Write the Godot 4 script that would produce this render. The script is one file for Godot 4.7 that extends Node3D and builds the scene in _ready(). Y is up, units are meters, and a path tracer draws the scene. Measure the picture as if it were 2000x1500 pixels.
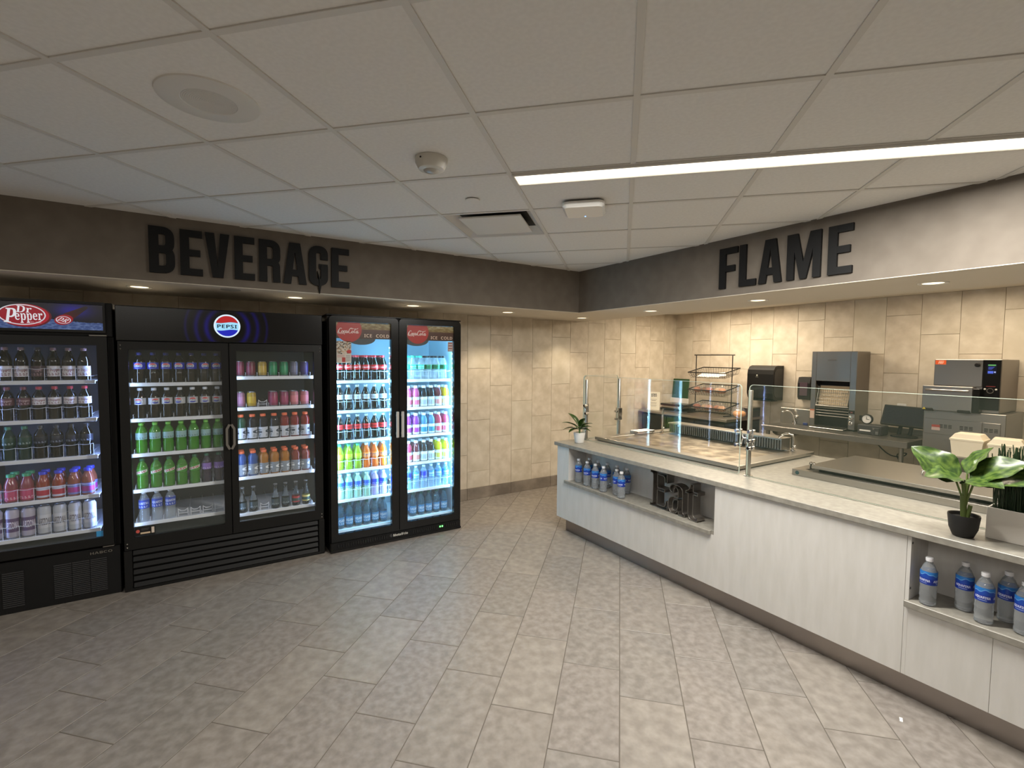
extends Node3D
# A food hall corner: three drink coolers under a soffit, a serving counter with a griddle, a kitchen behind it.
# x runs along the cooler wall, z towards the viewer, y up, metres.

const FOCAL := 942.03
const EYE := Vector3(0, 1.6837, 0)
const YAW := 0.5657
const PITCH := -0.0549
const ROLL := 0.0089
const WALL_Z := -5.007      # cooler wall
const SOF_Z := -4.083       # soffit face over the coolers
const SOF_X := 3.444        # soffit face over the counter
const SOF_BACK := 4.315     # rear edge of the counter soffit
const SOF_Y := 2.175
const CEIL := 2.615
const KIT_X := 6.2
const KIT_CEIL := 2.365
const GA := 0.781           # turn of the ceiling grid
const FA := 0.7854          # turn of the floor tiles
const LEFT_X := -4.6
const FRONT_Z := 4.2

var M := {}
var taken := {}
var rng := RandomNumberGenerator.new()
var cam_basis: Basis


# ---------------------------------------------------------------- mesh builder
class MB:
	var v := PackedVector3Array()
	var n := PackedVector3Array()
	var uv := PackedVector2Array()
	var xf := Transform3D.IDENTITY

	func tri(a: Vector3, b: Vector3, c: Vector3, na: Vector3, nb: Vector3, nc: Vector3, ua := Vector2.ZERO, ub := Vector2.ZERO, uc := Vector2.ZERO):
		var g := (b - a).cross(c - a)
		if g.length_squared() < 1e-16:
			return
		if g.dot(na + nb + nc) > 0:
			v.append(xf * a); v.append(xf * c); v.append(xf * b)
			n.append((xf.basis * na).normalized()); n.append((xf.basis * nc).normalized()); n.append((xf.basis * nb).normalized())
			uv.append(ua); uv.append(uc); uv.append(ub)
		else:
			v.append(xf * a); v.append(xf * b); v.append(xf * c)
			n.append((xf.basis * na).normalized()); n.append((xf.basis * nb).normalized()); n.append((xf.basis * nc).normalized())
			uv.append(ua); uv.append(ub); uv.append(uc)

	func quad(a: Vector3, b: Vector3, c: Vector3, d: Vector3, nn: Vector3, ua := Vector2(0, 1), ub := Vector2(1, 1), uc := Vector2(1, 0), ud := Vector2(0, 0)):
		tri(a, b, c, nn, nn, nn, ua, ub, uc)
		tri(a, c, d, nn, nn, nn, ua, uc, ud)

	# flat quad whose normal is taken from its corners and turned towards `out`
	func face(a: Vector3, b: Vector3, c: Vector3, d: Vector3, out: Vector3):
		var nn := (c - a).cross(d - b).normalized()
		if nn.dot(out) < 0:
			nn = -nn
		quad(a, b, c, d, nn)

	func box(lo: Vector3, hi: Vector3):
		var a := lo
		var b := hi
		quad(Vector3(a.x, a.y, b.z), Vector3(b.x, a.y, b.z), Vector3(b.x, b.y, b.z), Vector3(a.x, b.y, b.z), Vector3(0, 0, 1))
		quad(Vector3(b.x, a.y, a.z), Vector3(a.x, a.y, a.z), Vector3(a.x, b.y, a.z), Vector3(b.x, b.y, a.z), Vector3(0, 0, -1))
		quad(Vector3(b.x, a.y, b.z), Vector3(b.x, a.y, a.z), Vector3(b.x, b.y, a.z), Vector3(b.x, b.y, b.z), Vector3(1, 0, 0))
		quad(Vector3(a.x, a.y, a.z), Vector3(a.x, a.y, b.z), Vector3(a.x, b.y, b.z), Vector3(a.x, b.y, a.z), Vector3(-1, 0, 0))
		quad(Vector3(a.x, b.y, b.z), Vector3(b.x, b.y, b.z), Vector3(b.x, b.y, a.z), Vector3(a.x, b.y, a.z), Vector3(0, 1, 0))
		quad(Vector3(a.x, a.y, a.z), Vector3(b.x, a.y, a.z), Vector3(b.x, a.y, b.z), Vector3(a.x, a.y, b.z), Vector3(0, -1, 0))

	# box with chamfered edges
	func bev(lo: Vector3, hi: Vector3, e: float):
		e = minf(e, 0.45 * minf(hi.x - lo.x, minf(hi.y - lo.y, hi.z - lo.z)))
		var c := (lo + hi) / 2
		var h := (hi - lo) / 2
		for ax in 3:
			var b1 := (ax + 1) % 3
			var b2 := (ax + 2) % 3
			for s in [-1.0, 1.0]:
				var nn := Vector3.ZERO
				nn[ax] = s
				var p := []
				for q in [[-1, -1], [1, -1], [1, 1], [-1, 1]]:
					var w := Vector3.ZERO
					w[ax] = s * h[ax]
					w[b1] = q[0] * (h[b1] - e)
					w[b2] = q[1] * (h[b2] - e)
					p.append(c + w)
				quad(p[0], p[1], p[2], p[3], nn)
			for s1 in [-1.0, 1.0]:
				for s2 in [-1.0, 1.0]:
					var p := []
					for q in [-1.0, 1.0]:
						var w := Vector3.ZERO
						w[ax] = q * (h[ax] - e)
						w[b1] = s1 * h[b1]
						w[b2] = s2 * (h[b2] - e)
						var w2 := w
						w2[b1] = s1 * (h[b1] - e)
						w2[b2] = s2 * h[b2]
						p.append(c + w)
						p.append(c + w2)
					var nn := Vector3.ZERO
					nn[b1] = s1
					nn[b2] = s2
					quad(p[0], p[2], p[3], p[1], nn.normalized())
		for sx in [-1.0, 1.0]:
			for sy in [-1.0, 1.0]:
				for sz in [-1.0, 1.0]:
					var s := Vector3(sx, sy, sz)
					var nn := s.normalized()
					tri(c + s * Vector3(h.x, h.y - e, h.z - e), c + s * Vector3(h.x - e, h.y, h.z - e), c + s * Vector3(h.x - e, h.y - e, h.z), nn, nn, nn)

	# profile of Vector2(radius, height) turned round y; creases where it bends sharply
	func lathe(p: Array, segs := 16, flute := 0.0, flutes := 0):
		var m := p.size()
		var total := 0.0
		var along := [0.0]
		for i in range(1, m):
			total += (p[i] - p[i - 1]).length()
			along.append(total)
		var nin := []
		for i in range(m - 1):
			var d: Vector2 = (p[i + 1] - p[i])
			nin.append(Vector2(d.y, -d.x).normalized())
		for i in range(m - 1):
			var n0: Vector2 = nin[i]
			var n1: Vector2 = nin[i]
			if i > 0 and nin[i - 1].dot(nin[i]) > 0.75:
				n0 = (nin[i - 1] + nin[i]).normalized()
			if i < m - 2 and nin[i + 1].dot(nin[i]) > 0.75:
				n1 = (nin[i + 1] + nin[i]).normalized()
			for k in segs:
				var t0 := TAU * k / segs
				var t1 := TAU * (k + 1) / segs
				var d0 := Vector3(-sin(t0), 0, -cos(t0))
				var d1 := Vector3(-sin(t1), 0, -cos(t1))
				var f0 := 1.0
				var f1 := 1.0
				if flutes > 0:
					f0 = 1.0 + flute * cos(t0 * flutes)
					f1 = 1.0 + flute * cos(t1 * flutes)
				var a: Vector3 = d0 * p[i].x * f0 + Vector3(0, p[i].y, 0)
				var b: Vector3 = d1 * p[i].x * f1 + Vector3(0, p[i].y, 0)
				var c: Vector3 = d1 * p[i + 1].x * f1 + Vector3(0, p[i + 1].y, 0)
				var d: Vector3 = d0 * p[i + 1].x * f0 + Vector3(0, p[i + 1].y, 0)
				var na := d0 * n0.x + Vector3(0, n0.y, 0)
				var nb := d1 * n0.x + Vector3(0, n0.y, 0)
				var nc := d1 * n1.x + Vector3(0, n1.y, 0)
				var nd := d0 * n1.x + Vector3(0, n1.y, 0)
				var u0 := float(k) / segs
				var u1 := float(k + 1) / segs
				var w0: float = 1.0 - along[i] / maxf(total, 1e-6)
				var w1: float = 1.0 - along[i + 1] / maxf(total, 1e-6)
				tri(a, b, c, na, nb, nc, Vector2(u0, w0), Vector2(u1, w0), Vector2(u1, w1))
				tri(a, c, d, na, nc, nd, Vector2(u0, w0), Vector2(u1, w1), Vector2(u0, w1))

	func cyl(at: Vector3, r: float, h: float, segs := 16):
		var keep := xf
		xf = xf * Transform3D(Basis.IDENTITY, at)
		lathe([Vector2(0, 0), Vector2(r, 0), Vector2(r, h), Vector2(0, h)], segs)
		xf = keep

	func ball(at: Vector3, r: float, squash := 1.0, segs := 12, rings := 6):
		var p := []
		for i in rings + 1:
			var t := -PI / 2 + PI * i / rings
			p.append(Vector2(maxf(0.0, cos(t)) * r, sin(t) * r * squash))
		var keep := xf
		xf = xf * Transform3D(Basis.IDENTITY, at)
		lathe(p, segs)
		xf = keep

	# round bar through points
	func tube(pts: Array, r: float, segs := 6, caps := true):
		var rings := []
		var m := pts.size()
		var side := Vector3.ZERO
		for i in m:
			var d: Vector3
			if i == 0:
				d = (pts[1] - pts[0]).normalized()
			elif i == m - 1:
				d = (pts[i] - pts[i - 1]).normalized()
			else:
				d = ((pts[i] - pts[i - 1]).normalized() + (pts[i + 1] - pts[i]).normalized()).normalized()
			if side == Vector3.ZERO:
				side = d.cross(Vector3.UP if absf(d.y) < 0.9 else Vector3.RIGHT).normalized()
			side = (side - d * side.dot(d)).normalized()
			var up := d.cross(side).normalized()
			var ring := []
			for k in segs:
				var t := TAU * k / segs
				ring.append([pts[i] + (side * cos(t) + up * sin(t)) * r, side * cos(t) + up * sin(t)])
			rings.append(ring)
		for i in m - 1:
			for k in segs:
				var a = rings[i][k]
				var b = rings[i][(k + 1) % segs]
				var c = rings[i + 1][(k + 1) % segs]
				var d = rings[i + 1][k]
				tri(a[0], b[0], c[0], a[1], b[1], c[1])
				tri(a[0], c[0], d[0], a[1], c[1], d[1])
		if caps:
			for e in [0, m - 1]:
				var out: Vector3 = (pts[0] - pts[1]).normalized() if e == 0 else (pts[m - 1] - pts[m - 2]).normalized()
				for k in segs:
					tri(pts[e], rings[e][k][0], rings[e][(k + 1) % segs][0], out, out, out)

	# polygon in the xy plane pushed from z0 to z1; smooth sides optional
	func prism(poly: PackedVector2Array, z0: float, z1: float):
		var ids := Geometry2D.triangulate_polygon(poly)
		for i in range(0, ids.size(), 3):
			for q in [[z1, Vector3(0, 0, 1)], [z0, Vector3(0, 0, -1)]]:
				var p0 := poly[ids[i]]
				var p1 := poly[ids[i + 1]]
				var p2 := poly[ids[i + 2]]
				tri(Vector3(p0.x, p0.y, q[0]), Vector3(p1.x, p1.y, q[0]), Vector3(p2.x, p2.y, q[0]), q[1], q[1], q[1], p0, p1, p2)
		var turn := -1.0 if Geometry2D.is_polygon_clockwise(poly) else 1.0
		for i in poly.size():
			var a := poly[i]
			var b := poly[(i + 1) % poly.size()]
			var d := (b - a).normalized() * turn
			quad(Vector3(a.x, a.y, z0), Vector3(b.x, b.y, z0), Vector3(b.x, b.y, z1), Vector3(a.x, a.y, z1), Vector3(d.y, -d.x, 0))

	# flat band of width w along a path, pushed from z0 to z1
	func stroke(path: Array, w: float, z0: float, z1: float):
		var l := []
		var r := []
		var m := path.size()
		for i in m:
			var d: Vector2
			var k := 1.0
			if i == 0:
				d = (path[1] - path[0]).normalized()
			elif i == m - 1:
				d = (path[i] - path[i - 1]).normalized()
			else:
				var d0: Vector2 = (path[i] - path[i - 1]).normalized()
				var d1: Vector2 = (path[i + 1] - path[i]).normalized()
				d = (d0 + d1).normalized()
				k = 1.0 / maxf(0.3, d.dot(d0))
			var o := Vector2(-d.y, d.x) * w / 2 * k
			l.append(path[i] + o)
			r.append(path[i] - o)
		for i in m - 1:
			for q in [[z1, Vector3(0, 0, 1)], [z0, Vector3(0, 0, -1)]]:
				quad(Vector3(l[i].x, l[i].y, q[0]), Vector3(r[i].x, r[i].y, q[0]), Vector3(r[i + 1].x, r[i + 1].y, q[0]), Vector3(l[i + 1].x, l[i + 1].y, q[0]), q[1])
			var d: Vector2 = (path[i + 1] - path[i]).normalized()
			quad(Vector3(l[i].x, l[i].y, z0), Vector3(l[i + 1].x, l[i + 1].y, z0), Vector3(l[i + 1].x, l[i + 1].y, z1), Vector3(l[i].x, l[i].y, z1), Vector3(-d.y, d.x, 0))
			quad(Vector3(r[i].x, r[i].y, z0), Vector3(r[i + 1].x, r[i + 1].y, z0), Vector3(r[i + 1].x, r[i + 1].y, z1), Vector3(r[i].x, r[i].y, z1), Vector3(d.y, -d.x, 0))
		for e in [0, m - 1]:
			var d: Vector2 = (path[0] - path[1]).normalized() if e == 0 else (path[m - 1] - path[m - 2]).normalized()
			quad(Vector3(l[e].x, l[e].y, z0), Vector3(r[e].x, r[e].y, z0), Vector3(r[e].x, r[e].y, z1), Vector3(l[e].x, l[e].y, z1), Vector3(d.x, d.y, 0))

	# frame between two loops of as many points, pushed from z0 to z1
	func ring(o: Array, i: Array, z0: float, z1: float):
		var m := o.size()
		for k in m:
			var j := (k + 1) % m
			for q in [[z1, Vector3(0, 0, 1)], [z0, Vector3(0, 0, -1)]]:
				quad(Vector3(o[k].x, o[k].y, q[0]), Vector3(o[j].x, o[j].y, q[0]), Vector3(i[j].x, i[j].y, q[0]), Vector3(i[k].x, i[k].y, q[0]), q[1])
			for s in [[o, 1.0], [i, -1.0]]:
				var a: Vector2 = s[0][k]
				var b: Vector2 = s[0][j]
				if a.distance_to(b) < 1e-5:
					continue
				var d := (b - a).normalized()
				var nn: Vector3 = Vector3(d.y, -d.x, 0) * s[1]
				var mid: Vector2 = (o[0] + o[m / 2]) / 2
				if nn.dot(Vector3(a.x - mid.x, a.y - mid.y, 0)) * s[1] < 0:
					nn = -nn
				quad(Vector3(a.x, a.y, z0), Vector3(b.x, b.y, z0), Vector3(b.x, b.y, z1), Vector3(a.x, a.y, z1), nn)

	# a bent leaf: length l along -z, width w, droop bends it down, fold lifts its sides
	func leaf(l: float, w: float, droop: float, fold: float, wide := 0.45, wave := 0.0, rows := 12, cols := 6):
		var g := []
		for i in rows + 1:
			var t := float(i) / rows
			var half := w / 2 * pow(sin(PI * clampf(pow(t, log(0.5) / log(wide)), 0.0, 1.0)), 0.75) if i > 0 and i < rows else 0.0015
			var bend := droop * t
			var mid := Vector3(0, -l * droop * t * t / 2, -l * t * cos(bend * 0.6))
			var row := []
			for j in cols + 1:
				var s := -1.0 + 2.0 * j / cols
				row.append(mid + Vector3(s * half, absf(s) * half * fold + wave * half * sin(t * 14.0 + s * 2.0) * absf(s), 0))
			g.append(row)
		for sgn in [1.0, -1.0]:
			for i in rows:
				for j in cols:
					var a: Vector3 = g[i][j]
					var b: Vector3 = g[i][j + 1]
					var c: Vector3 = g[i + 1][j + 1]
					var d: Vector3 = g[i + 1][j]
					var o := Vector3(0, 0.0006 * sgn, 0)
					var t0 := float(i) / rows
					var t1 := float(i + 1) / rows
					var ns := []
					for q in [[i, j], [i, j + 1], [i + 1, j + 1], [i + 1, j]]:
						var du: Vector3 = g[q[0]][mini(q[1] + 1, cols)] - g[q[0]][maxi(q[1] - 1, 0)]
						var dv: Vector3 = g[mini(q[0] + 1, rows)][q[1]] - g[maxi(q[0] - 1, 0)][q[1]]
						var nn := du.cross(dv).normalized()
						if nn.y < 0:
							nn = -nn
						ns.append(nn * sgn)
					tri(a + o, b + o, c + o, ns[0], ns[1], ns[2], Vector2(float(j) / cols, t0), Vector2(float(j + 1) / cols, t0), Vector2(float(j + 1) / cols, t1))
					tri(a + o, c + o, d + o, ns[0], ns[2], ns[3], Vector2(float(j) / cols, t0), Vector2(float(j + 1) / cols, t1), Vector2(float(j) / cols, t1))

	func mesh() -> ArrayMesh:
		var arr := []
		arr.resize(Mesh.ARRAY_MAX)
		arr[Mesh.ARRAY_VERTEX] = v
		arr[Mesh.ARRAY_NORMAL] = n
		arr[Mesh.ARRAY_TEX_UV] = uv
		var am := ArrayMesh.new()
		am.add_surface_from_arrays(Mesh.PRIMITIVE_TRIANGLES, arr)
		return am


# ---------------------------------------------------------------- scene helpers
func numbered(called: String) -> String:
	var k: int = taken.get(called, 0)
	taken[called] = k + 1
	return called if k == 0 else "%s_%03d" % [called, k]

func tag(o: Node, label: String, category: String, group := "", kind := ""):
	o.set_meta("label", label)
	if category:
		o.set_meta("category", category)
	if group:
		o.set_meta("group", group)
	if kind:
		o.set_meta("kind", kind)
	return o

func thing(called: String, at: Vector3, turn: float, label: String, category: String, group := "") -> Node3D:
	var o := Node3D.new()
	o.name = numbered(called)
	add_child(o)
	o.position = at
	o.rotation.y = turn
	tag(o, label, category, group)
	return o

func part(b, called: String, m: Material, parent: Node, at := Vector3.ZERO, label := "") -> MeshInstance3D:
	var o := MeshInstance3D.new()
	o.mesh = b.mesh() if b is MB else b
	o.material_override = m
	if parent == self:
		o.name = numbered(called)
		add_child(o)
	else:
		o.name = called
		parent.add_child(o, true)
	o.position = at
	if label:
		o.set_meta("label", label)
	return o

func hold(called: String, parent: Node, at := Vector3.ZERO) -> Node3D:
	var o := Node3D.new()
	o.name = called
	parent.add_child(o, true)
	o.position = at
	return o

func structure(b, called: String, m: Material, label: String) -> MeshInstance3D:
	var o := part(b, called, m, self)
	o.set_meta("kind", "structure")
	o.set_meta("label", label)
	return o

func copy(src: Node3D, called: String) -> Node3D:
	var o: Node3D = src.duplicate()
	o.name = numbered(called)
	add_child(o)
	return o

func bx(lo: Vector3, hi: Vector3, e := 0.0) -> MB:
	var b := MB.new()
	if e > 0:
		b.bev(lo, hi, e)
	else:
		b.box(lo, hi)
	return b

func mat(c: Color, rough := 0.6, metal := 0.0, spec := 0.5) -> StandardMaterial3D:
	var m := StandardMaterial3D.new()
	m.albedo_color = c
	m.roughness = rough
	m.metallic = metal
	m.metallic_specular = spec
	return m

func glow(c: Color, e: float) -> StandardMaterial3D:
	var m := mat(Color(0.9, 0.9, 0.9), 0.5)
	m.emission_enabled = true
	m.emission = c
	m.emission_energy_multiplier = e
	return m

func clear(c: Color, a: float) -> StandardMaterial3D:
	var m := mat(Color(c.r, c.g, c.b, a), 0.02)
	m.transparency = BaseMaterial3D.TRANSPARENCY_ALPHA
	return m

func rgb(r: int, g: int, b: int) -> Color:
	return Color(r / 255.0, g / 255.0, b / 255.0)

func noise_tex(freq: float, lo: Color, hi: Color, size := 512, octaves := 5, seed_ := 1, as_normal := false, mid := Color(0, 0, 0, 0)) -> NoiseTexture2D:
	var f := FastNoiseLite.new()
	f.seed = seed_
	f.noise_type = FastNoiseLite.TYPE_SIMPLEX_SMOOTH
	f.frequency = freq
	f.fractal_octaves = octaves
	var t := NoiseTexture2D.new()
	t.width = size
	t.height = size
	t.seamless = true
	t.generate_mipmaps = false
	t.noise = f
	if as_normal:
		t.as_normal_map = true
	else:
		var g := Gradient.new()
		if mid.a > 0:
			g.offsets = PackedFloat32Array([0.15, 0.5, 0.85])
			g.colors = PackedColorArray([lo, mid, hi])
		else:
			g.offsets = PackedFloat32Array([0.15, 0.85])
			g.colors = PackedColorArray([lo, hi])
		t.color_ramp = g
	return t

func tex_mat(t: Texture2D, rough := 0.6, spec := 0.5) -> StandardMaterial3D:
	var m := mat(Color.WHITE, rough, 0.0, spec)
	m.albedo_texture = t
	return m

func seen(p: Vector3) -> bool:
	var d := p - EYE
	var z := -d.dot(cam_basis.z)
	if z < 0.15:
		return false
	var x := FOCAL * d.dot(cam_basis.x) / z
	var y := FOCAL * d.dot(cam_basis.y) / z
	return absf(x) < 1010 and absf(y) < 760

# ---------------------------------------------------------------- flat print (lettering, labels) drawn into images
func font(serif := false, bold := true) -> SystemFont:
	var f := SystemFont.new()
	f.font_names = PackedStringArray(["Droid Serif" if serif else "Droid Sans"])
	f.font_weight = 700 if bold else 400
	return f

func draw_text(im: Image, txt: String, cx: float, cy: float, w: float, h: float, col: Color, serif := false, slant := 0.0, rot := 0.0, bold := true):
	var tm := TextMesh.new()
	tm.text = txt
	tm.font = font(serif, bold)
	tm.font_size = 64
	tm.pixel_size = 1.0
	tm.depth = 0.0
	tm.curve_step = 3.0
	var arr := tm.get_mesh_arrays()
	var vs: PackedVector3Array = arr[Mesh.ARRAY_VERTEX]
	var ids: PackedInt32Array = arr[Mesh.ARRAY_INDEX]
	if vs.is_empty():
		return
	var lo := Vector2(1e9, 1e9)
	var hi := -lo
	for q in vs:
		lo = lo.min(Vector2(q.x, q.y))
		hi = hi.max(Vector2(q.x, q.y))
	var pts := PackedVector2Array()
	for q in vs:
		var u := (q.x - lo.x) / (hi.x - lo.x) - 0.5
		var t := (q.y - lo.y) / (hi.y - lo.y) - 0.5
		var p := Vector2(u * w + t * h * slant, -t * h).rotated(rot)
		pts.append(Vector2(cx, cy) + p)
	if ids.is_empty():
		for i in vs.size():
			ids.append(i)
	for i in range(0, ids.size(), 3):
		fill_tri(im, pts[ids[i]], pts[ids[i + 1]], pts[ids[i + 2]], col)

func fill_tri(im: Image, a: Vector2, b: Vector2, c: Vector2, col: Color):
	var x0 := maxi(0, int(floor(minf(a.x, minf(b.x, c.x)))))
	var x1 := mini(im.get_width() - 1, int(ceil(maxf(a.x, maxf(b.x, c.x)))))
	var y0 := maxi(0, int(floor(minf(a.y, minf(b.y, c.y)))))
	var y1 := mini(im.get_height() - 1, int(ceil(maxf(a.y, maxf(b.y, c.y)))))
	for y in range(y0, y1 + 1):
		for x in range(x0, x1 + 1):
			if Geometry2D.point_is_inside_triangle(Vector2(x + 0.5, y + 0.5), a, b, c):
				im.set_pixel(x, y, col)

func fill_ellipse(im: Image, cx: float, cy: float, rx: float, ry: float, col: Color, rot := 0.0):
	var r := maxf(rx, ry)
	for y in range(maxi(0, int(cy - r) - 1), mini(im.get_height(), int(cy + r) + 2)):
		for x in range(maxi(0, int(cx - r) - 1), mini(im.get_width(), int(cx + r) + 2)):
			var p := Vector2(x + 0.5 - cx, y + 0.5 - cy).rotated(-rot)
			if p.x * p.x / (rx * rx) + p.y * p.y / (ry * ry) <= 1.0:
				im.set_pixel(x, y, col)

func fill_stroke(im: Image, path: Array, w0: float, w1: float, col: Color):
	for i in path.size() - 1:
		var a: Vector2 = path[i]
		var b: Vector2 = path[i + 1]
		var r := maxf(w0, w1)
		for y in range(maxi(0, int(minf(a.y, b.y) - r)), mini(im.get_height(), int(maxf(a.y, b.y) + r) + 2)):
			for x in range(maxi(0, int(minf(a.x, b.x) - r)), mini(im.get_width(), int(maxf(a.x, b.x) + r) + 2)):
				var p := Vector2(x + 0.5, y + 0.5)
				var q := Geometry2D.get_closest_point_to_segment(p, a, b)
				var d := (b - a).normalized()
				var wide := lerpf(w0, w1, absf(d.y))
				if p.distance_to(q) <= wide / 2:
					im.set_pixel(x, y, col)

func blank(w: int, h: int, c: Color) -> Image:
	var im := Image.create(w, h, false, Image.FORMAT_RGBA8)
	im.fill(c)
	return im

func as_tex(im: Image) -> ImageTexture:
	return ImageTexture.create_from_image(im)

func print_mat(im: Image, rough := 0.4) -> StandardMaterial3D:
	var m := tex_mat(as_tex(im), rough)
	m.texture_repeat = false
	return m

# a flowing script wordmark, drawn as pen strokes in a box of 100 x 34
func script_logo(im: Image, ox: float, oy: float, s: float, col: Color):
	var strokes := [
		[[17, 6], [13, 3], [8, 6], [4, 13], [3, 21], [6, 26], [11, 26], [16, 22]],
		[[3, 12], [0, 20], [-1, 27], [2, 30]],
		[[22, 16], [18, 17], [16, 22], [18, 26], [22, 25], [24, 20], [22, 16], [26, 18]],
		[[34, 17], [31, 15], [28, 18], [27, 23], [29, 26], [33, 24]],
		[[43, 17], [39, 15], [36, 18], [35, 23], [37, 26], [41, 23], [43, 16], [42, 23], [43, 26], [47, 23]],
		[[46, 20], [52, 18]],
		[[67, 7], [63, 3], [57, 5], [52, 12], [50, 20], [52, 26], [57, 27], [63, 22]],
		[[52, 12], [60, 2], [72, 4], [84, 7], [95, 2]],
		[[70, 16], [66, 17], [64, 22], [66, 26], [70, 25], [72, 20], [70, 16], [73, 18]],
		[[83, 4], [79, 12], [77, 20], [78, 25], [81, 24]],
		[[93, 16], [89, 15], [86, 18], [85, 23], [87, 26], [91, 23], [94, 15], [92, 23], [94, 26], [98, 22]],
		[[4, 28], [14, 31], [26, 29], [30, 33]],
	]
	for st in strokes:
		var path := []
		for q in st:
			path.append(Vector2(ox + q[0] * s, oy + q[1] * s))
		# soften the bends
		var fine := []
		for i in path.size() - 1:
			var a: Vector2 = path[maxi(0, i - 1)]
			var b: Vector2 = path[i]
			var c: Vector2 = path[i + 1]
			var d: Vector2 = path[mini(path.size() - 1, i + 2)]
			for k in 4:
				fine.append(b.cubic_interpolate(c, a, d, k / 4.0))
		fine.append(path[path.size() - 1])
		fill_stroke(im, fine, 1.6 * s, 3.4 * s, col)

# ---------------------------------------------------------------- the scene
func _ready():
	rng.seed = 20240611
	# camera
	var cam := Camera3D.new()
	cam.name = "camera"
	var fwd := Vector3(sin(YAW) * cos(PITCH), sin(PITCH), -cos(YAW) * cos(PITCH))
	var right := Vector3(cos(YAW), 0, sin(YAW))
	var up := right.cross(fwd)
	var r2 := right * cos(ROLL) + up * sin(ROLL)
	var u2 := -right * sin(ROLL) + up * cos(ROLL)
	cam_basis = Basis(r2, u2, -fwd)
	cam.transform = Transform3D(cam_basis, EYE)
	cam.fov = rad_to_deg(2.0 * atan(750.0 / FOCAL))
	cam.near = 0.05
	cam.far = 60.0
	add_child(cam)
	cam.current = true
	# environment: an inside room, no sky in view
	var we := WorldEnvironment.new()
	we.name = "environment"
	var env := Environment.new()
	env.background_mode = Environment.BG_COLOR
	env.background_color = Color(0.0, 0.0, 0.0)
	env.tonemap_mode = Environment.TONE_MAPPER_LINEAR
	env.tonemap_exposure = 1.03
	env.sdfgi_enabled = true
	env.ssao_enabled = true
	env.ssil_enabled = true
	we.environment = env
	add_child(we)
	# the long ceiling luminaire, and an unseen second one added as fill (their fittings are built with the ceiling)
	strip_light(-0.555, 1.74, 2.51, 12.5)
	strip_light(-3.2, 1.0, 2.51 - 6 * 0.6096, 8.0)
	# unseen ceiling panels added to brighten the kitchen wall
	for p in ADDED_KITCHEN_PANELS:
		area_light("added_kitchen_panel", Vector3(p[0], KIT_CEIL - 0.03, p[1]), Vector2(0.55, 1.15), Color(1.0, 0.93, 0.82), p[2], Basis(Vector3(1, 0, 0), Vector3(0, 0, -1), Vector3(0, 1, 0)))
	materials()
	build_floor()
	build_ceiling()
	build_walls()
	build_soffit()
	ceiling_fittings()
	build_counter()
	build_griddle()
	build_cold_well()
	build_sneeze_guards()
	coolers()
	signs()
	counter_things()
	kitchen()
	small_things()

const ADDED_KITCHEN_PANELS := [[5.42, -3.7, 4.2], [5.42, -1.35, 1.9], [5.42, 0.9, 1.9]]  # added lamps, out of view above the kitchen
const DOWNLIGHTS := [[-0.397, -4.47], [0.653, -4.47], [1.704, -4.48], [2.793, -4.5], [3.9, -4.56], [3.88, -3.455], [3.88, -2.316], [3.88, -1.173], [3.88, -0.03], [-1.447, -4.47]]

func grid(u: float, v: float, y: float) -> Vector3:
	return Vector3(u * cos(GA) + v * sin(GA), y, -u * sin(GA) + v * cos(GA))

func strip_light(v0: float, v1: float, u: float, energy: float):
	var along := Vector3(sin(GA), 0, cos(GA))
	area_light("ceiling_strip", grid(u, (v0 + v1) / 2, CEIL - 0.02), Vector2(v1 - v0, 0.12), Color(1.0, 0.985, 0.95), energy, Basis(along, Vector3(0, 1, 0).cross(along), Vector3(0, 1, 0)))

func area_light(called: String, at: Vector3, size: Vector2, c: Color, energy: float, b: Basis):
	var l := AreaLight3D.new()
	l.name = numbered(called)
	l.area_size = size
	l.light_color = c
	l.light_energy = energy
	l.area_range = 14.0
	l.shadow_enabled = true
	l.transform = Transform3D(b, at)
	add_child(l)

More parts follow.
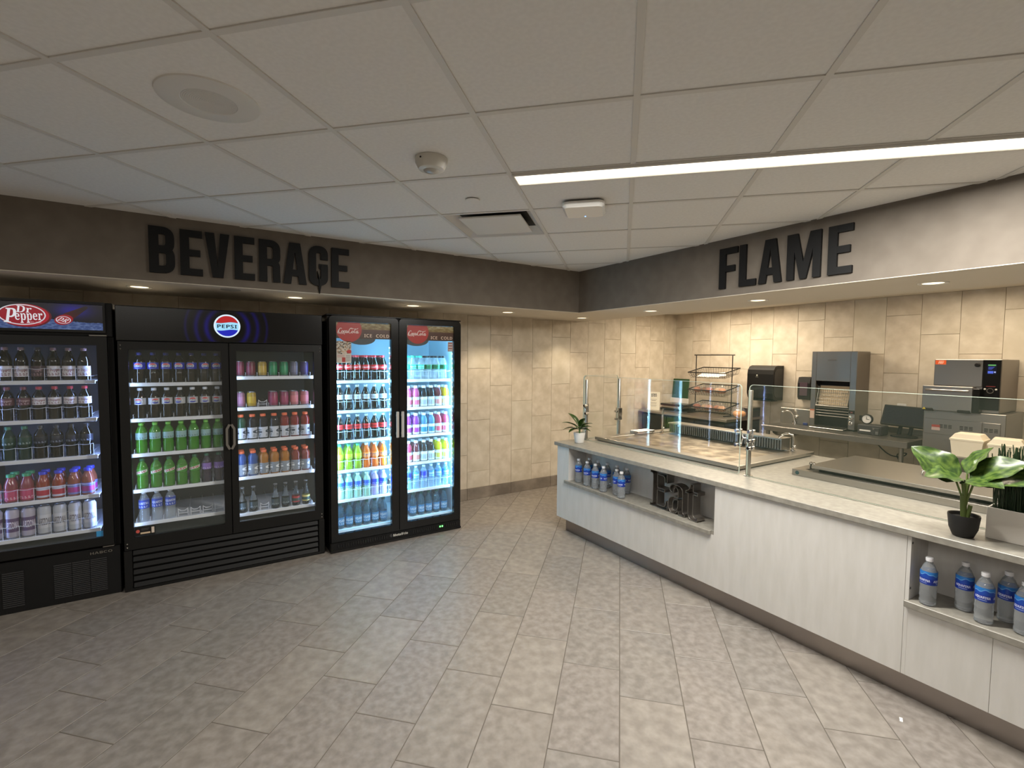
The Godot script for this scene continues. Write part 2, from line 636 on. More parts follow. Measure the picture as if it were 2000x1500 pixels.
func materials():
	M.black = mat(rgb(13, 13, 14), 0.6, 0.0, 0.4)
	M.black_gloss = mat(rgb(12, 12, 13), 0.18)
	M.black_satin = mat(rgb(15, 15, 15), 0.42, 0.0, 0.42)
	M.dark_grey = mat(rgb(52, 52, 54), 0.5)
	M.letter = mat(rgb(13, 13, 14), 0.6, 0.0, 0.4)
	M.white = mat(rgb(225, 223, 218), 0.5)
	M.white_gloss = mat(rgb(228, 227, 224), 0.25)
	M.plastic_white = mat(rgb(205, 202, 194), 0.4)
	M.ceiling_plastic = mat(rgb(218, 216, 212), 0.45)
	M.grid = mat(rgb(212, 209, 204), 0.55)
	M.soffit_paint = tex_mat(noise_tex(0.02, rgb(112, 104, 95), rgb(120, 112, 103), 256, 3, 7), 0.75, 0.35)
	M.soffit_paint.uv1_triplanar = true
	M.soffit_paint.uv1_world_triplanar = true
	M.underside = mat(rgb(214, 206, 192), 0.7)
	M.plain_wall = mat(rgb(200, 190, 174), 0.8)
	M.steel = mat(Color(0.68, 0.665, 0.64), 0.3, 1.0)
	M.steel_dark = mat(Color(0.56, 0.545, 0.525), 0.38, 1.0)
	M.steel_dull = mat(Color(0.56, 0.545, 0.52), 0.42, 1.0)
	M.chrome = mat(Color(0.80, 0.79, 0.78), 0.1, 1.0)
	M.iron = mat(Color(0.62, 0.60, 0.58), 0.45, 1.0)
	M.kick = mat(Color(0.62, 0.59, 0.57), 0.28, 1.0)
	M.pane = clear(Color(0.75, 0.85, 0.80), 0.02)
	M.guard_glass = clear(Color(0.62, 0.72, 0.62), 0.014)
	M.guard_glass.metallic_specular = 0.38
	M.glass_edge = mat(rgb(176, 188, 174), 0.2)
	M.shelf_white = mat(rgb(225, 230, 236), 0.4)
	M.wire_white = mat(rgb(210, 215, 225), 0.35)
	M.black_wire = mat(rgb(22, 20, 18), 0.45)
	M.clear_plastic = clear(Color(0.8, 0.85, 0.9), 0.10)
	# floor tile: cloudy warm grey cement look
	for k in 4:
		var t := noise_tex([0.03, 0.036, 0.027, 0.04][k], [rgb(122, 115, 108), rgb(117, 111, 105), rgb(126, 119, 112), rgb(120, 113, 107)][k], [rgb(145, 138, 131), rgb(140, 134, 128), rgb(149, 142, 134), rgb(143, 136, 130)][k], 512, 6, 11 + k)
		var m := tex_mat(t, 0.42)
		m.heightmap_enabled = true
		m.heightmap_texture = t
		m.heightmap_scale = 0.03
		M["floor_%d" % k] = m
	M.grout = mat(rgb(92, 85, 77), 0.85)
	# wall tile: cream travertine look
	for k in 4:
		var t := noise_tex([0.012, 0.015, 0.010, 0.017][k], [rgb(188, 177, 159), rgb(185, 174, 156), rgb(191, 181, 163), rgb(187, 175, 157)][k], [rgb(207, 197, 181), rgb(204, 194, 178), rgb(210, 201, 186), rgb(206, 195, 179)][k], 512, 5, 31 + k)
		M["wall_%d" % k] = tex_mat(t, 0.55)
	M.wall_grout = mat(rgb(165, 150, 126), 0.85)
	M.base_tile = tex_mat(noise_tex(0.012, rgb(108, 99, 90), rgb(140, 130, 119), 256, 5, 41), 0.5)
	M.base_tile.uv1_triplanar = true
	M.base_tile.uv1_world_triplanar = true
	# ceiling tile: fine mineral fibre
	var ct := noise_tex(0.22, rgb(226, 224, 221), rgb(232, 230, 227), 256, 2, 51)
	M.ceiling_tile = tex_mat(ct, 0.9, 0.2)
	# counter laminate and stone
	var wt := noise_tex(0.03, rgb(200, 197, 192), rgb(207, 204, 200), 256, 4, 61)
	M.laminate = tex_mat(wt, 0.5)
	M.laminate.uv1_triplanar = true
	M.laminate.uv1_world_triplanar = true
	M.laminate.uv1_scale = Vector3(2.2, 0.35, 2.2)
	var st := noise_tex(0.05, rgb(128, 124, 116), rgb(146, 142, 133), 256, 5, 62)
	M.stone = tex_mat(st, 0.38)
	M.stone.uv1_triplanar = true
	M.stone.uv1_world_triplanar = true
	M.stone.uv1_scale = Vector3(1.5, 1.5, 1.5)

func clip_rect(poly: PackedVector2Array, lo: Vector2, hi: Vector2) -> Array:
	return Geometry2D.intersect_polygons(poly, PackedVector2Array([lo, Vector2(hi.x, lo.y), hi, Vector2(lo.x, hi.y)]))

# a slab standing on the xz polygon from y0 to y1, chamfered a little on the side that shows
func slab(poly: PackedVector2Array, y0: float, y1: float, show_top: bool, uvo: Vector2) -> MB:
	var b := MB.new()
	var c := Vector2.ZERO
	for p in poly:
		c += p / poly.size()
	var e := 0.0018
	var rim := []
	for p in poly:
		rim.append(p + (c - p).normalized() * e * 1.4)
	var yf := y1 if show_top else y0
	var ye := y1 - e if show_top else y0 + e
	var yb := y0 if show_top else y1
	var nn := Vector3(0, 1 if show_top else -1, 0)
	var ids := Geometry2D.triangulate_polygon(PackedVector2Array(rim))
	for i in range(0, ids.size(), 3):
		var q := []
		for k in 3:
			q.append(rim[ids[i + k]])
		b.tri(Vector3(q[0].x, yf, q[0].y), Vector3(q[1].x, yf, q[1].y), Vector3(q[2].x, yf, q[2].y), nn, nn, nn, q[0] * 0.8 + uvo, q[1] * 0.8 + uvo, q[2] * 0.8 + uvo)
	for i in poly.size():
		var j := (i + 1) % poly.size()
		var mid := (poly[i] + poly[j]) / 2 - c
		var out := Vector3(mid.x, 0, mid.y).normalized()
		b.face(Vector3(rim[i].x, yf, rim[i].y), Vector3(rim[j].x, yf, rim[j].y), Vector3(poly[j].x, ye, poly[j].y), Vector3(poly[i].x, ye, poly[i].y), out + nn)
		b.face(Vector3(poly[i].x, ye, poly[i].y), Vector3(poly[j].x, ye, poly[j].y), Vector3(poly[j].x, yb, poly[j].y), Vector3(poly[i].x, yb, poly[i].y), out)
	return b

func rect_poly(w: float, l: float) -> PackedVector2Array:
	return PackedVector2Array([Vector2(-w / 2, -l / 2), Vector2(w / 2, -l / 2), Vector2(w / 2, l / 2), Vector2(-w / 2, l / 2)])

func build_floor():
	var root := structure(bx(Vector3(LEFT_X - 0.1, -0.12, WALL_Z - 0.1), Vector3(KIT_X + 0.1, -0.0015, FRONT_Z + 0.1)), "floor", M.grout, "warm grey cement-look plank tile floor laid on the diagonal")
	var w := 0.3048
	var l := 0.6096
	var gap := 0.0036
	var kinds := []
	for k in 8:
		kinds.append(slab(rect_poly(w - gap, l - gap), -0.009, 0.0, true, Vector2(k * 0.37, k * 0.61)).mesh())
	var rest := MB.new()
	var U := Vector2(cos(FA), -sin(FA))
	var V := Vector2(sin(FA), cos(FA))
	var lo := Vector2(LEFT_X, WALL_Z + 0.002)
	var hi := Vector2(KIT_X - 0.002, FRONT_Z)
	var shown := 0
	for k in range(-28, 28):
		var phase: float = [0.558, 0.355, 0.153][posmod(k, 3)]
		for j in range(-12, 16):
			var vc := 0.032 + (k + 0.5) * w
			var uc := phase + (j + 0.5) * l
			var c := U * uc + V * vc
			if c.x < lo.x - 0.4 or c.x > hi.x + 0.4 or c.y < lo.y - 0.4 or c.y > hi.y + 0.4:
				continue
			var inside := c.x > lo.x + 0.35 and c.x < hi.x - 0.35 and c.y > lo.y + 0.35 and c.y < hi.y - 0.35
			var vis := false
			for q in [[0, 0], [1, 1], [-1, 1], [1, -1], [-1, -1]]:
				var p: Vector2 = c + U * q[0] * l / 2 + V * q[1] * w / 2
				if seen(Vector3(p.x, 0, p.y)) and p.x < 3.05 and (p.y > -4.45 or p.x > 1.9):
					vis = true
			var at := Vector3(c.x, 0, c.y)
			if vis and inside and shown < 300:
				var o := part(kinds[(k * 3 + j * 5) & 7], "tile", M["floor_%d" % (posmod(k * 7 + j * 11 + (k * j) % 5, 4))], root, at)
				o.rotation.y = FA - PI / 2 + (PI if (k + j) & 1 else 0.0)
				shown += 1
			else:
				var poly := PackedVector2Array()
				for q in [[-1, -1], [1, -1], [1, 1], [-1, 1]]:
					poly.append(c + V * q[0] * (w - gap) / 2 + U * q[1] * (l - gap) / 2)
				for cut in clip_rect(poly, lo, hi):
					var s := slab(cut, -0.009, 0.0, true, Vector2(k * 0.37, j * 0.61))
					if vis and shown < 300:
						part(s, "tile", M["floor_%d" % posmod(k + j, 4)], root)
						shown += 1
					else:
						rest.v.append_array(s.v); rest.n.append_array(s.n); rest.uv.append_array(s.uv)
	part(rest, "tiles_beyond", M.floor_0, root).set_meta("kind", "stuff")

func build_ceiling():
	var lo := Vector2(LEFT_X, SOF_Z)
	var hi := Vector2(SOF_X, FRONT_Z)
	var root := structure(bx(Vector3(LEFT_X - 0.1, CEIL + 0.12, SOF_Z - 0.3), Vector3(SOF_X + 0.3, CEIL + 0.2, FRONT_Z + 0.1)), "ceiling", M.plain_wall, "suspended ceiling of square white tiles in a metal grid")
	var t := 0.6096
	var U := Vector2(cos(GA), -sin(GA))
	var V := Vector2(sin(GA), cos(GA))
	var g := 0.024
	var whole := slab(rect_poly(t - 0.006, t - 0.006), CEIL + 0.004, CEIL + 0.02, false, Vector2.ZERO).mesh()
	var rest := MB.new()
	for i in range(-11, 12):
		for j in range(-11, 15):
			var c := U * (0.611 + (i + 0.5) * t) + V * (-1.7975 + (j + 0.5) * t)
			if c.x < lo.x - 0.45 or c.x > hi.x + 0.45 or c.y < lo.y - 0.45 or c.y > hi.y + 0.45:
				continue
			if i == 4 and j == 1:
				continue   # the air diffuser lies here
			var vis := false
			var inside := true
			for q in [[0, 0], [1, 1], [-1, 1], [1, -1], [-1, -1]]:
				var p: Vector2 = c + U * q[0] * t / 2 + V * q[1] * t / 2
				vis = vis or seen(Vector3(p.x, CEIL, p.y))
				inside = inside and p.x > lo.x and p.x < hi.x and p.y > lo.y and p.y < hi.y
			if inside and vis:
				var o := part(whole, "tile", M.ceiling_tile, root, Vector3(c.x, 0, c.y))
				o.rotation.y = GA
			else:
				var poly := PackedVector2Array()
				for q in [[-1, -1], [1, -1], [1, 1], [-1, 1]]:
					poly.append(c + V * q[0] * (t - 0.006) / 2 + U * q[1] * (t - 0.006) / 2)
				for cut in clip_rect(poly, lo, hi):
					var s := slab(cut, CEIL + 0.004, CEIL + 0.02, false, Vector2.ZERO)
					if vis:
						part(s, "tile", M.ceiling_tile, root)
					else:
						rest.v.append_array(s.v); rest.n.append_array(s.n); rest.uv.append_array(s.uv)
	part(rest, "tiles_beyond", M.ceiling_tile, root).set_meta("kind", "stuff")
	# the grid: long runners one way, short tees between them
	for way in 2:
		var A := U if way == 0 else V
		var Bd := V if way == 0 else U
		for k in range(-12, 16):
			var off: float = (-1.7975 if way == 0 else 0.611) + k * t
			var poly := PackedVector2Array()
			for q in [[-9, -1], [9, -1], [9, 1], [-9, 1]]:
				poly.append(Bd * (off + q[1] * g / 2) + A * q[0])
			for cut in clip_rect(poly, lo, hi):
				var d: float = 0.0 if way == 0 else 0.0006
				part(slab(cut, CEIL - 0.0012 + d, CEIL + 0.0035, false, Vector2.ZERO), "grid_runner" if way == 0 else "grid_tee", M.grid, root)

# tiled wall: columns of upright tiles; place maps (along, height) to a point on the wall, out is the normal
func tile_wall(root: Node, s0: float, s1: float, first: float, y0: float, y1: float, place: Callable, out: Vector3, keep: Callable):
	var w := 0.305
	var h := 0.6096
	var gap := 0.0026
	var shared := {}
	var rest := MB.new()
	var k0 := int(floor((s0 - first) / w)) - 1
	var k1 := int(ceil((s1 - first) / w)) + 1
	for k in range(k0, k1):
		var phase: float = [0.333, 0.123, 0.537][posmod(k, 3)]
		for j in range(-1, 5):
			var a := maxf(s0, first + k * w) + gap / 2
			var b := minf(s1, first + (k + 1) * w) - gap / 2
			var c := maxf(y0, phase + j * h) + gap / 2
			var d := minf(y1, phase + (j + 1) * h) - gap / 2
			if b - a < 0.01 or d - c < 0.01:
				continue
			var proud := 0.008 + 0.0006 * float(posmod(k * 5 + j * 3, 4))
			var mid: Vector3 = place.call((a + b) / 2, (c + d) / 2)
			var key := "%.3f %.3f %d" % [b - a, d - c, posmod(k + 2 * j, 3)]
			if not shared.has(key):
				var m := MB.new()
				var hw := (b - a) / 2
				var hh := (d - c) / 2
				var side := Vector3.UP.cross(out)
				var e := 0.0014
				var q := []
				var q2 := []
				for s in [[-1, -1], [1, -1], [1, 1], [-1, 1]]:
					q.append(side * s[0] * (hw - e) + Vector3.UP * s[1] * (hh - e) + out * 0.0)
					q2.append(side * s[0] * hw + Vector3.UP * s[1] * hh - out * e)
				var uo := Vector2(posmod(k, 3) * 0.31, posmod(j, 3) * 0.27)
				m.quad(q[0], q[1], q[2], q[3], out, uo, uo + Vector2(hw * 1.4, 0), uo + Vector2(hw, hh) * 1.4, uo + Vector2(0, hh * 1.4))
				for i in 4:
					var i2 := (i + 1) % 4
					m.face(q[i], q[i2], q2[i2], q2[i], (q2[i] + q2[i2]).normalized() + out * 0.5)
					m.face(q2[i], q2[i2], q2[i2] - out * 0.008, q2[i] - out * 0.008, (q2[i] + q2[i2]).normalized())
				shared[key] = m.mesh()
			var o := part(shared[key], "tile", M["wall_%d" % posmod(k * 3 + j * 7 + k * j, 4)], root, mid + out * proud)
			if not keep.call(a, b, c, d):
				o.free()

func build_walls():
	var back := structure(bx(Vector3(LEFT_X - 0.1, -0.1, WALL_Z - 0.15), Vector3(KIT_X + 0.15, CEIL + 0.2, WALL_Z)), "wall_back", M.wall_grout, "cream stone-look tile wall behind the coolers")
	tile_wall(back, -1.6, KIT_X, 2.56, 0.136, KIT_CEIL, func(s, y): return Vector3(s, y, WALL_Z), Vector3(0, 0, 1), func(a, _b, _c, d): return a > 1.75 or d > 1.85)
	var rt := structure(bx(Vector3(KIT_X, -0.1, WALL_Z - 0.15), Vector3(KIT_X + 0.15, CEIL + 0.2, FRONT_Z + 0.1)), "wall_right", M.wall_grout, "cream stone-look tile wall behind the kitchen equipment")
	tile_wall(rt, WALL_Z, -0.5, -4.999, 0.136, KIT_CEIL, func(s, y): return Vector3(KIT_X, y, s), Vector3(-1, 0, 0), func(_a, _b, _c, _d): return true)
	structure(bx(Vector3(LEFT_X - 0.15, -0.1, WALL_Z - 0.15), Vector3(LEFT_X, CEIL + 0.2, FRONT_Z + 0.1)), "wall_left", M.plain_wall, "plain painted wall beside the hall, outside the view")
	structure(bx(Vector3(LEFT_X - 0.15, -0.1, FRONT_Z), Vector3(KIT_X + 0.15, CEIL + 0.2, FRONT_Z + 0.15)), "wall_front", M.plain_wall, "plain painted wall behind the viewer")
	# baseboard of long dark tiles
	var bb := structure(bx(Vector3(-1.6, 0, WALL_Z), Vector3(KIT_X, 0.13, WALL_Z + 0.006)), "baseboard_back", M.wall_grout, "dark grey tile baseboard along the cooler wall")
	var x := 2.56 - 0.6096 * 2
	while x < 4.6:
		part(bx(Vector3(x + 0.0015, 0.001, WALL_Z + 0.004), Vector3(x + 0.6081, 0.135, WALL_Z + 0.012), 0.0015), "base_tile", M.base_tile, bb)
		x += 0.6096
	# kitchen ceiling, behind the soffit
	var kc := structure(bx(Vector3(SOF_BACK, KIT_CEIL, WALL_Z), Vector3(KIT_X, KIT_CEIL + 0.1, FRONT_Z)), "ceiling_kitchen", M.underside, "cream ceiling over the kitchen behind the soffit")
	for p in ADDED_KITCHEN_PANELS:
		part(bx(Vector3(p[0] - 0.3, KIT_CEIL - 0.02, p[1] - 0.6), Vector3(p[0] + 0.3, KIT_CEIL, p[1] + 0.6), 0.004), "added_panel_frame", M.white, kc)
		part(bx(Vector3(p[0] - 0.27, KIT_CEIL - 0.024, p[1] - 0.57), Vector3(p[0] + 0.27, KIT_CEIL - 0.0205, p[1] + 0.57)), "added_panel_lens", glow(Color(1, 0.9, 0.75), 1.2), kc)  # glowing face of an added panel, out of view

func build_soffit():
	# L-shaped bulkhead: faces painted taupe, underside cream
	var b := MB.new()
	b.box(Vector3(LEFT_X, SOF_Y + 0.004, SOF_Z - 0.02), Vector3(SOF_X + 0.02, CEIL + 0.13, SOF_Z))
	b.box(Vector3(SOF_X, SOF_Y + 0.004, SOF_Z - 0.02), Vector3(SOF_X + 0.02, CEIL + 0.13, FRONT_Z))
	var o := structure(b, "wall_soffit", M.soffit_paint, "taupe painted soffit face above the coolers and the counter")
	var u := MB.new()
	u.box(Vector3(LEFT_X, SOF_Y, WALL_Z), Vector3(SOF_BACK, SOF_Y + 0.004, SOF_Z))
	u.box(Vector3(SOF_X, SOF_Y, SOF_Z), Vector3(SOF_BACK, SOF_Y + 0.004, FRONT_Z))
	u.box(Vector3(SOF_BACK - 0.02, SOF_Y + 0.004, WALL_Z), Vector3(SOF_BACK, CEIL + 0.13, FRONT_Z))
	part(u, "underside", M.underside, o, Vector3.ZERO, "cream painted underside of the soffit")
	u = MB.new()
	u.box(Vector3(LEFT_X, CEIL + 0.13, WALL_Z), Vector3(SOF_BACK, CEIL + 0.16, FRONT_Z))
	part(u, "deck", M.plain_wall, o)

func ceiling_fittings():
	# long strip luminaires, the second an unseen fill added behind the viewer
	var along := Vector3(sin(GA), 0, cos(GA))
	var across := Vector3(0, 1, 0).cross(along)
	for s in [[-0.555, 1.74, 2.51, "long glowing strip light set into the ceiling"], [-3.2, 1.0, 2.51 - 6 * 0.6096, "added unseen long strip light in the ceiling behind the viewer"]]:
		var t := thing("strip_light", grid(s[2], (s[0] + s[1]) / 2, CEIL), 0, s[3], "ceiling light")
		var h: float = (s[1] - s[0]) / 2
		var f := MB.new()
		f.xf = Transform3D(Basis(along, Vector3.UP, -across), Vector3.ZERO)
		f.bev(Vector3(-h, -0.014, -0.074), Vector3(h, 0.004, -0.063), 0.002)
		f.bev(Vector3(-h, -0.014, 0.063), Vector3(h, 0.004, 0.074), 0.002)
		f.bev(Vector3(-h - 0.012, -0.014, -0.074), Vector3(-h, 0.004, 0.074), 0.002)
		f.bev(Vector3(h, -0.014, -0.074), Vector3(h + 0.012, 0.004, 0.074), 0.002)
		part(f, "frame", M.grid, t)
		var l := MB.new()
		l.xf = f.xf
		l.box(Vector3(-h, -0.006, -0.062), Vector3(h, 0.002, 0.062))
		part(l, "lens", glow(Color(1.0, 0.95, 0.86), 3.2), t)
	# recessed downlights in the soffit
	var names := ["leftmost downlight in the soffit, above the middle cooler's left door", "downlight in the soffit above the middle cooler's right door", "downlight in the soffit above the brightest cooler", "downlight above the bare tiled wall beside the brightest cooler", "downlight in the inner corner of the soffit", "first downlight after the corner above the counter", "downlight below the first letter of FLAME", "downlight above the counter past the last letter of FLAME", "downlight above the counter, outside the view", "downlight above the coolers, outside the view"]
	for k in DOWNLIGHTS.size():
		var p: Array = DOWNLIGHTS[k]
		if k == 9:
			continue
		var t := thing("downlight", Vector3(p[0], SOF_Y, p[1]), 0, names[k], "ceiling light", "recessed downlights in the soffit")
		var r := MB.new()
		r.lathe([Vector2(0.052, 0.003), Vector2(0.056, -0.002), Vector2(0.076, -0.005), Vector2(0.080, 0.0), Vector2(0.080, 0.002)], 28)
		part(r, "trim_ring", M.white, t)
		var d := MB.new()
		d.lathe([Vector2(0.0, -0.001), Vector2(0.054, -0.001)], 24)
		for i in d.n.size():
			d.n[i] = Vector3(0, -1, 0)
		part(d, "light_lens", glow(Color(1.0, 0.9, 0.72), 2.4), t)
		var l := SpotLight3D.new()
		l.name = "downlight_beam"
		l.position = Vector3(0, -0.012, 0)
		l.rotation.x = -PI / 2
		l.spot_angle = 58.0
		l.spot_angle_attenuation = 0.55
		l.spot_range = 9.0
		l.light_size = 0.045
		l.light_color = Color(1.0, 0.92, 0.79)
		l.light_energy = 1.1 if k < 4 else 0.7
		l.shadow_enabled = true
		t.add_child(l)
	# unlit round plate in the soffit
	var sp := thing("cover_plate", Vector3(0.17, SOF_Y, -4.22), 0, "flat grey round cover plate in the soffit below the letter V", "cover plate")
	var b := MB.new()
	b.lathe([Vector2(0.0, -0.006), Vector2(0.062, -0.006), Vector2(0.068, -0.003), Vector2(0.068, 0.0)], 24)
	part(b, "plate", mat(rgb(150, 146, 138), 0.5), sp)
	# loudspeaker
	var ls := thing("ceiling_speaker", grid(1.532, -1.5, CEIL + 0.003), GA, "round white ceiling loudspeaker with grey mesh grille", "loudspeaker")
	b = MB.new()
	b.lathe([Vector2(0.088, -0.004), Vector2(0.092, -0.008), Vector2(0.15, -0.008), Vector2(0.166, -0.004), Vector2(0.168, 0.001)], 40)
	part(b, "flange", M.ceiling_plastic, ls)
	b = MB.new()
	var prof := [Vector2(0.0, -0.006)]
	for i in range(1, 15):
		var rr := 0.09 * i / 14.0
		prof.append(Vector2(rr - 0.0026, -0.0066))
		prof.append(Vector2(rr - 0.0016, -0.0058))
		prof.append(Vector2(rr, -0.006))
	b.lathe(prof, 36)
	part(b, "grille", mat(rgb(205, 203, 199), 0.7), ls)
	# occupancy sensor
	var se := thing("motion_sensor", grid(2.19, -0.9, CEIL + 0.003), 0, "round white motion sensor dome on a ceiling tile", "sensor")
	b = MB.new()
	b.lathe([Vector2(0.0, -0.055), Vector2(0.046, -0.055), Vector2(0.06, -0.05), Vector2(0.076, -0.02), Vector2(0.077, 0.0)], 32)
	part(b, "housing", M.plastic_white, se)
	b = MB.new()
	b.lathe([Vector2(0.0, -0.067), Vector2(0.02, -0.065), Vector2(0.034, -0.059), Vector2(0.038, -0.054)], 20)
	part(b, "lens", mat(rgb(168, 164, 156), 0.3), se)
	part(bx(Vector3(-0.006, -0.02, -0.003), Vector3(0.0, -0.014, 0.003)), "indicator", M.black, se, Vector3(-0.0655, 0.0, 0.035))
	# sprinkler cover
	var sc := thing("sprinkler_cover", grid(2.79, -0.885, CEIL + 0.003), 0, "small flat round sprinkler cover on a ceiling tile", "sprinkler")
	b = MB.new()
	b.lathe([Vector2(0.0, -0.008), Vector2(0.04, -0.008), Vector2(0.042, -0.006), Vector2(0.042, -0.004)], 28)
	part(b, "disc", M.ceiling_tile, sc)
	b = MB.new()
	b.lathe([Vector2(0.03, -0.004), Vector2(0.036, -0.004), Vector2(0.036, 0.002)], 24)
	part(b, "collar", M.dark_grey, sc)
	# air diffuser: a dropped plate in a square neck
	var dc := grid(0.611 + 4.5 * 0.6096, -1.7975 + 1.5 * 0.6096, CEIL)
	var ad := thing("air_diffuser", dc, GA, "square white air diffuser with a flat drop plate and dark slot", "air vent")
	b = MB.new()
	var h := 0.291
	for k in 4:
		b.xf = Transform3D(Basis(Vector3.UP, PI / 2 * k), Vector3.ZERO)
		b.face(Vector3(-h, 0.0, h), Vector3(h, 0.0, h), Vector3(h - 0.055, 0.05, h - 0.055), Vector3(-h + 0.055, 0.05, h - 0.055), Vector3(0, -1, -0.4))
		b.face(Vector3(-h, 0.004, h), Vector3(h, 0.004, h), Vector3(h - 0.055, 0.054, h - 0.055), Vector3(-h + 0.055, 0.054, h - 0.055), Vector3(0, 1, 0.4))
	part(b, "frame", M.grid, ad)
	part(bx(Vector3(-0.25, 0.051, -0.25), Vector3(0.25, 0.1, 0.25)), "duct", M.black, ad)
	part(bx(Vector3(-0.215, -0.004, -0.215), Vector3(0.215, 0.008, 0.215), 0.003), "drop_plate", M.ceiling_plastic, ad)
	# wireless access point
	var ap := thing("wireless_access_point", grid(3.02, -0.245, CEIL + 0.001), GA, "white rounded wireless access point with blue light on the ceiling", "access point")
	b = MB.new()
	var o := []
	var i2 := []
	var top := []
	for k in 4:
		for s in 5:
			var a := PI / 2 * k + PI / 2 * s / 4.0
			var cx: float = [1, -1, -1, 1][k]
			var cy: float = [1, 1, -1, -1][k]
			o.append(Vector2(cx * 0.085 + cos(a) * 0.04, cy * 0.085 + sin(a) * 0.04))
			i2.append(Vector2(cx * 0.085 + cos(a) * 0.025, cy * 0.085 + sin(a) * 0.025))
			top.append(Vector2(cx * 0.08 + cos(a) * 0.03, cy * 0.08 + sin(a) * 0.03))
	for k in o.size():
		var j := (k + 1) % o.size()
		var out: Vector2 = (o[k] + o[j])
		var ov := Vector3(out.x, 0, out.y)
		b.face(Vector3(top[k].x, -0.004, top[k].y), Vector3(top[j].x, -0.004, top[j].y), Vector3(o[j].x, -0.012, o[j].y), Vector3(o[k].x, -0.012, o[k].y), ov)
		b.face(Vector3(o[k].x, -0.012, o[k].y), Vector3(o[j].x, -0.012, o[j].y), Vector3(o[j].x, -0.032, o[j].y), Vector3(o[k].x, -0.032, o[k].y), ov)
		b.face(Vector3(o[k].x, -0.032, o[k].y), Vector3(o[j].x, -0.032, o[j].y), Vector3(i2[j].x, -0.044, i2[j].y), Vector3(i2[k].x, -0.044, i2[k].y), ov + Vector3(0, -0.2, 0))
		b.tri(Vector3(0, -0.045, 0), Vector3(i2[k].x, -0.044, i2[k].y), Vector3(i2[j].x, -0.044, i2[j].y), Vector3.DOWN, Vector3.DOWN, Vector3.DOWN)
	part(b, "housing", M.white_gloss, ap)
	b = MB.new()
	b.box(Vector3(-0.07, -0.004, -0.07), Vector3(0.07, 0.004, 0.07))
	part(b, "mount", M.dark_grey, ap)
	b = MB.new()
	b.ball(Vector3(0.082, -0.0455, 0.0), 0.004, 0.5, 8, 4)
	part(b, "indicator_light", glow(Color(0.35, 0.6, 1.0), 5.0), ap)

# ---------------------------------------------------------------- serving counter
func build_counter():
	var t := thing("serving_counter", Vector3(2.875, 0, -1.25), 0, "long white laminate serving counter with open bottle niches and steel kick plate", "counter")
	var o := -t.position
	var b := MB.new()
	b.box(Vector3(3.092, 0.14, -3.688), Vector3(4.33, 0.836, 1.2))
	b.box(Vector3(2.9, 0.14, -3.688), Vector3(3.092, 0.836, -3.517))
	b.box(Vector3(2.9, 0.14, -3.517), Vector3(3.092, 0.496, -1.967))
	b.box(Vector3(2.9, 0.14, -1.967), Vector3(3.092, 0.836, -0.895))
	b.box(Vector3(2.9, 0.14, -0.895), Vector3(3.092, 0.486, 1.2))
	part(b, "body", M.laminate, t, o)
	for q in [[-3.69, -3.5165, 0.14, 0.836], [-3.5165, -2.4782, 0.14, 0.496], [-2.4772, -1.9675, 0.14, 0.496], [-1.9675, -0.9125, 0.14, 0.836], [-0.9114, -0.895, 0.14, 0.836], [-0.895, -0.5936, 0.14, 0.486], [-0.5925, 1.2, 0.14, 0.486]]:
		part(bx(Vector3(2.875, q[2], q[0]), Vector3(2.9, q[3], q[1]), 0.0008), "front_panel", M.laminate, t, o)
	part(bx(Vector3(2.945, 0.001, -3.63), Vector3(4.2, 0.14, 1.15)), "kick_plate", M.kick, t, o, "brushed steel kick plate")
	for q in [[0.497, 0.524, -3.56, -1.985, -3.5155, -1.9685], [0.487, 0.518, -0.908, 1.1, -0.8935, 1.19]]:
		var s := MB.new()
		s.bev(Vector3(2.852, q[0], q[2]), Vector3(2.8755, q[1], q[3]), 0.002)
		s.box(Vector3(2.8755, q[0], q[4]), Vector3(3.091, q[1], q[5]))
		part(s, "niche_shelf", M.stone, t, o, "grey stone shelf of the bottle niche")
	for q in [[0.575, -0.8945], [0.80, -0.8945]]:
		var s := MB.new()
		s.xf = Transform3D(Basis(Vector3.RIGHT, PI / 2), Vector3(2.886, q[0], q[1]))
		s.lathe([Vector2(0.006, 0.0), Vector2(0.005, 0.002), Vector2(0.0, 0.002)], 10)
		part(s, "screw_cap", M.dark_grey, t, o)
	var top := part(bx(Vector3(2.857, 0.8365, -3.722), Vector3(4.39, 0.87, 1.25), 0.0025), "countertop", M.stone, self)
	tag(top, "pale grey stone-look countertop running the length of the serving counter", "countertop")

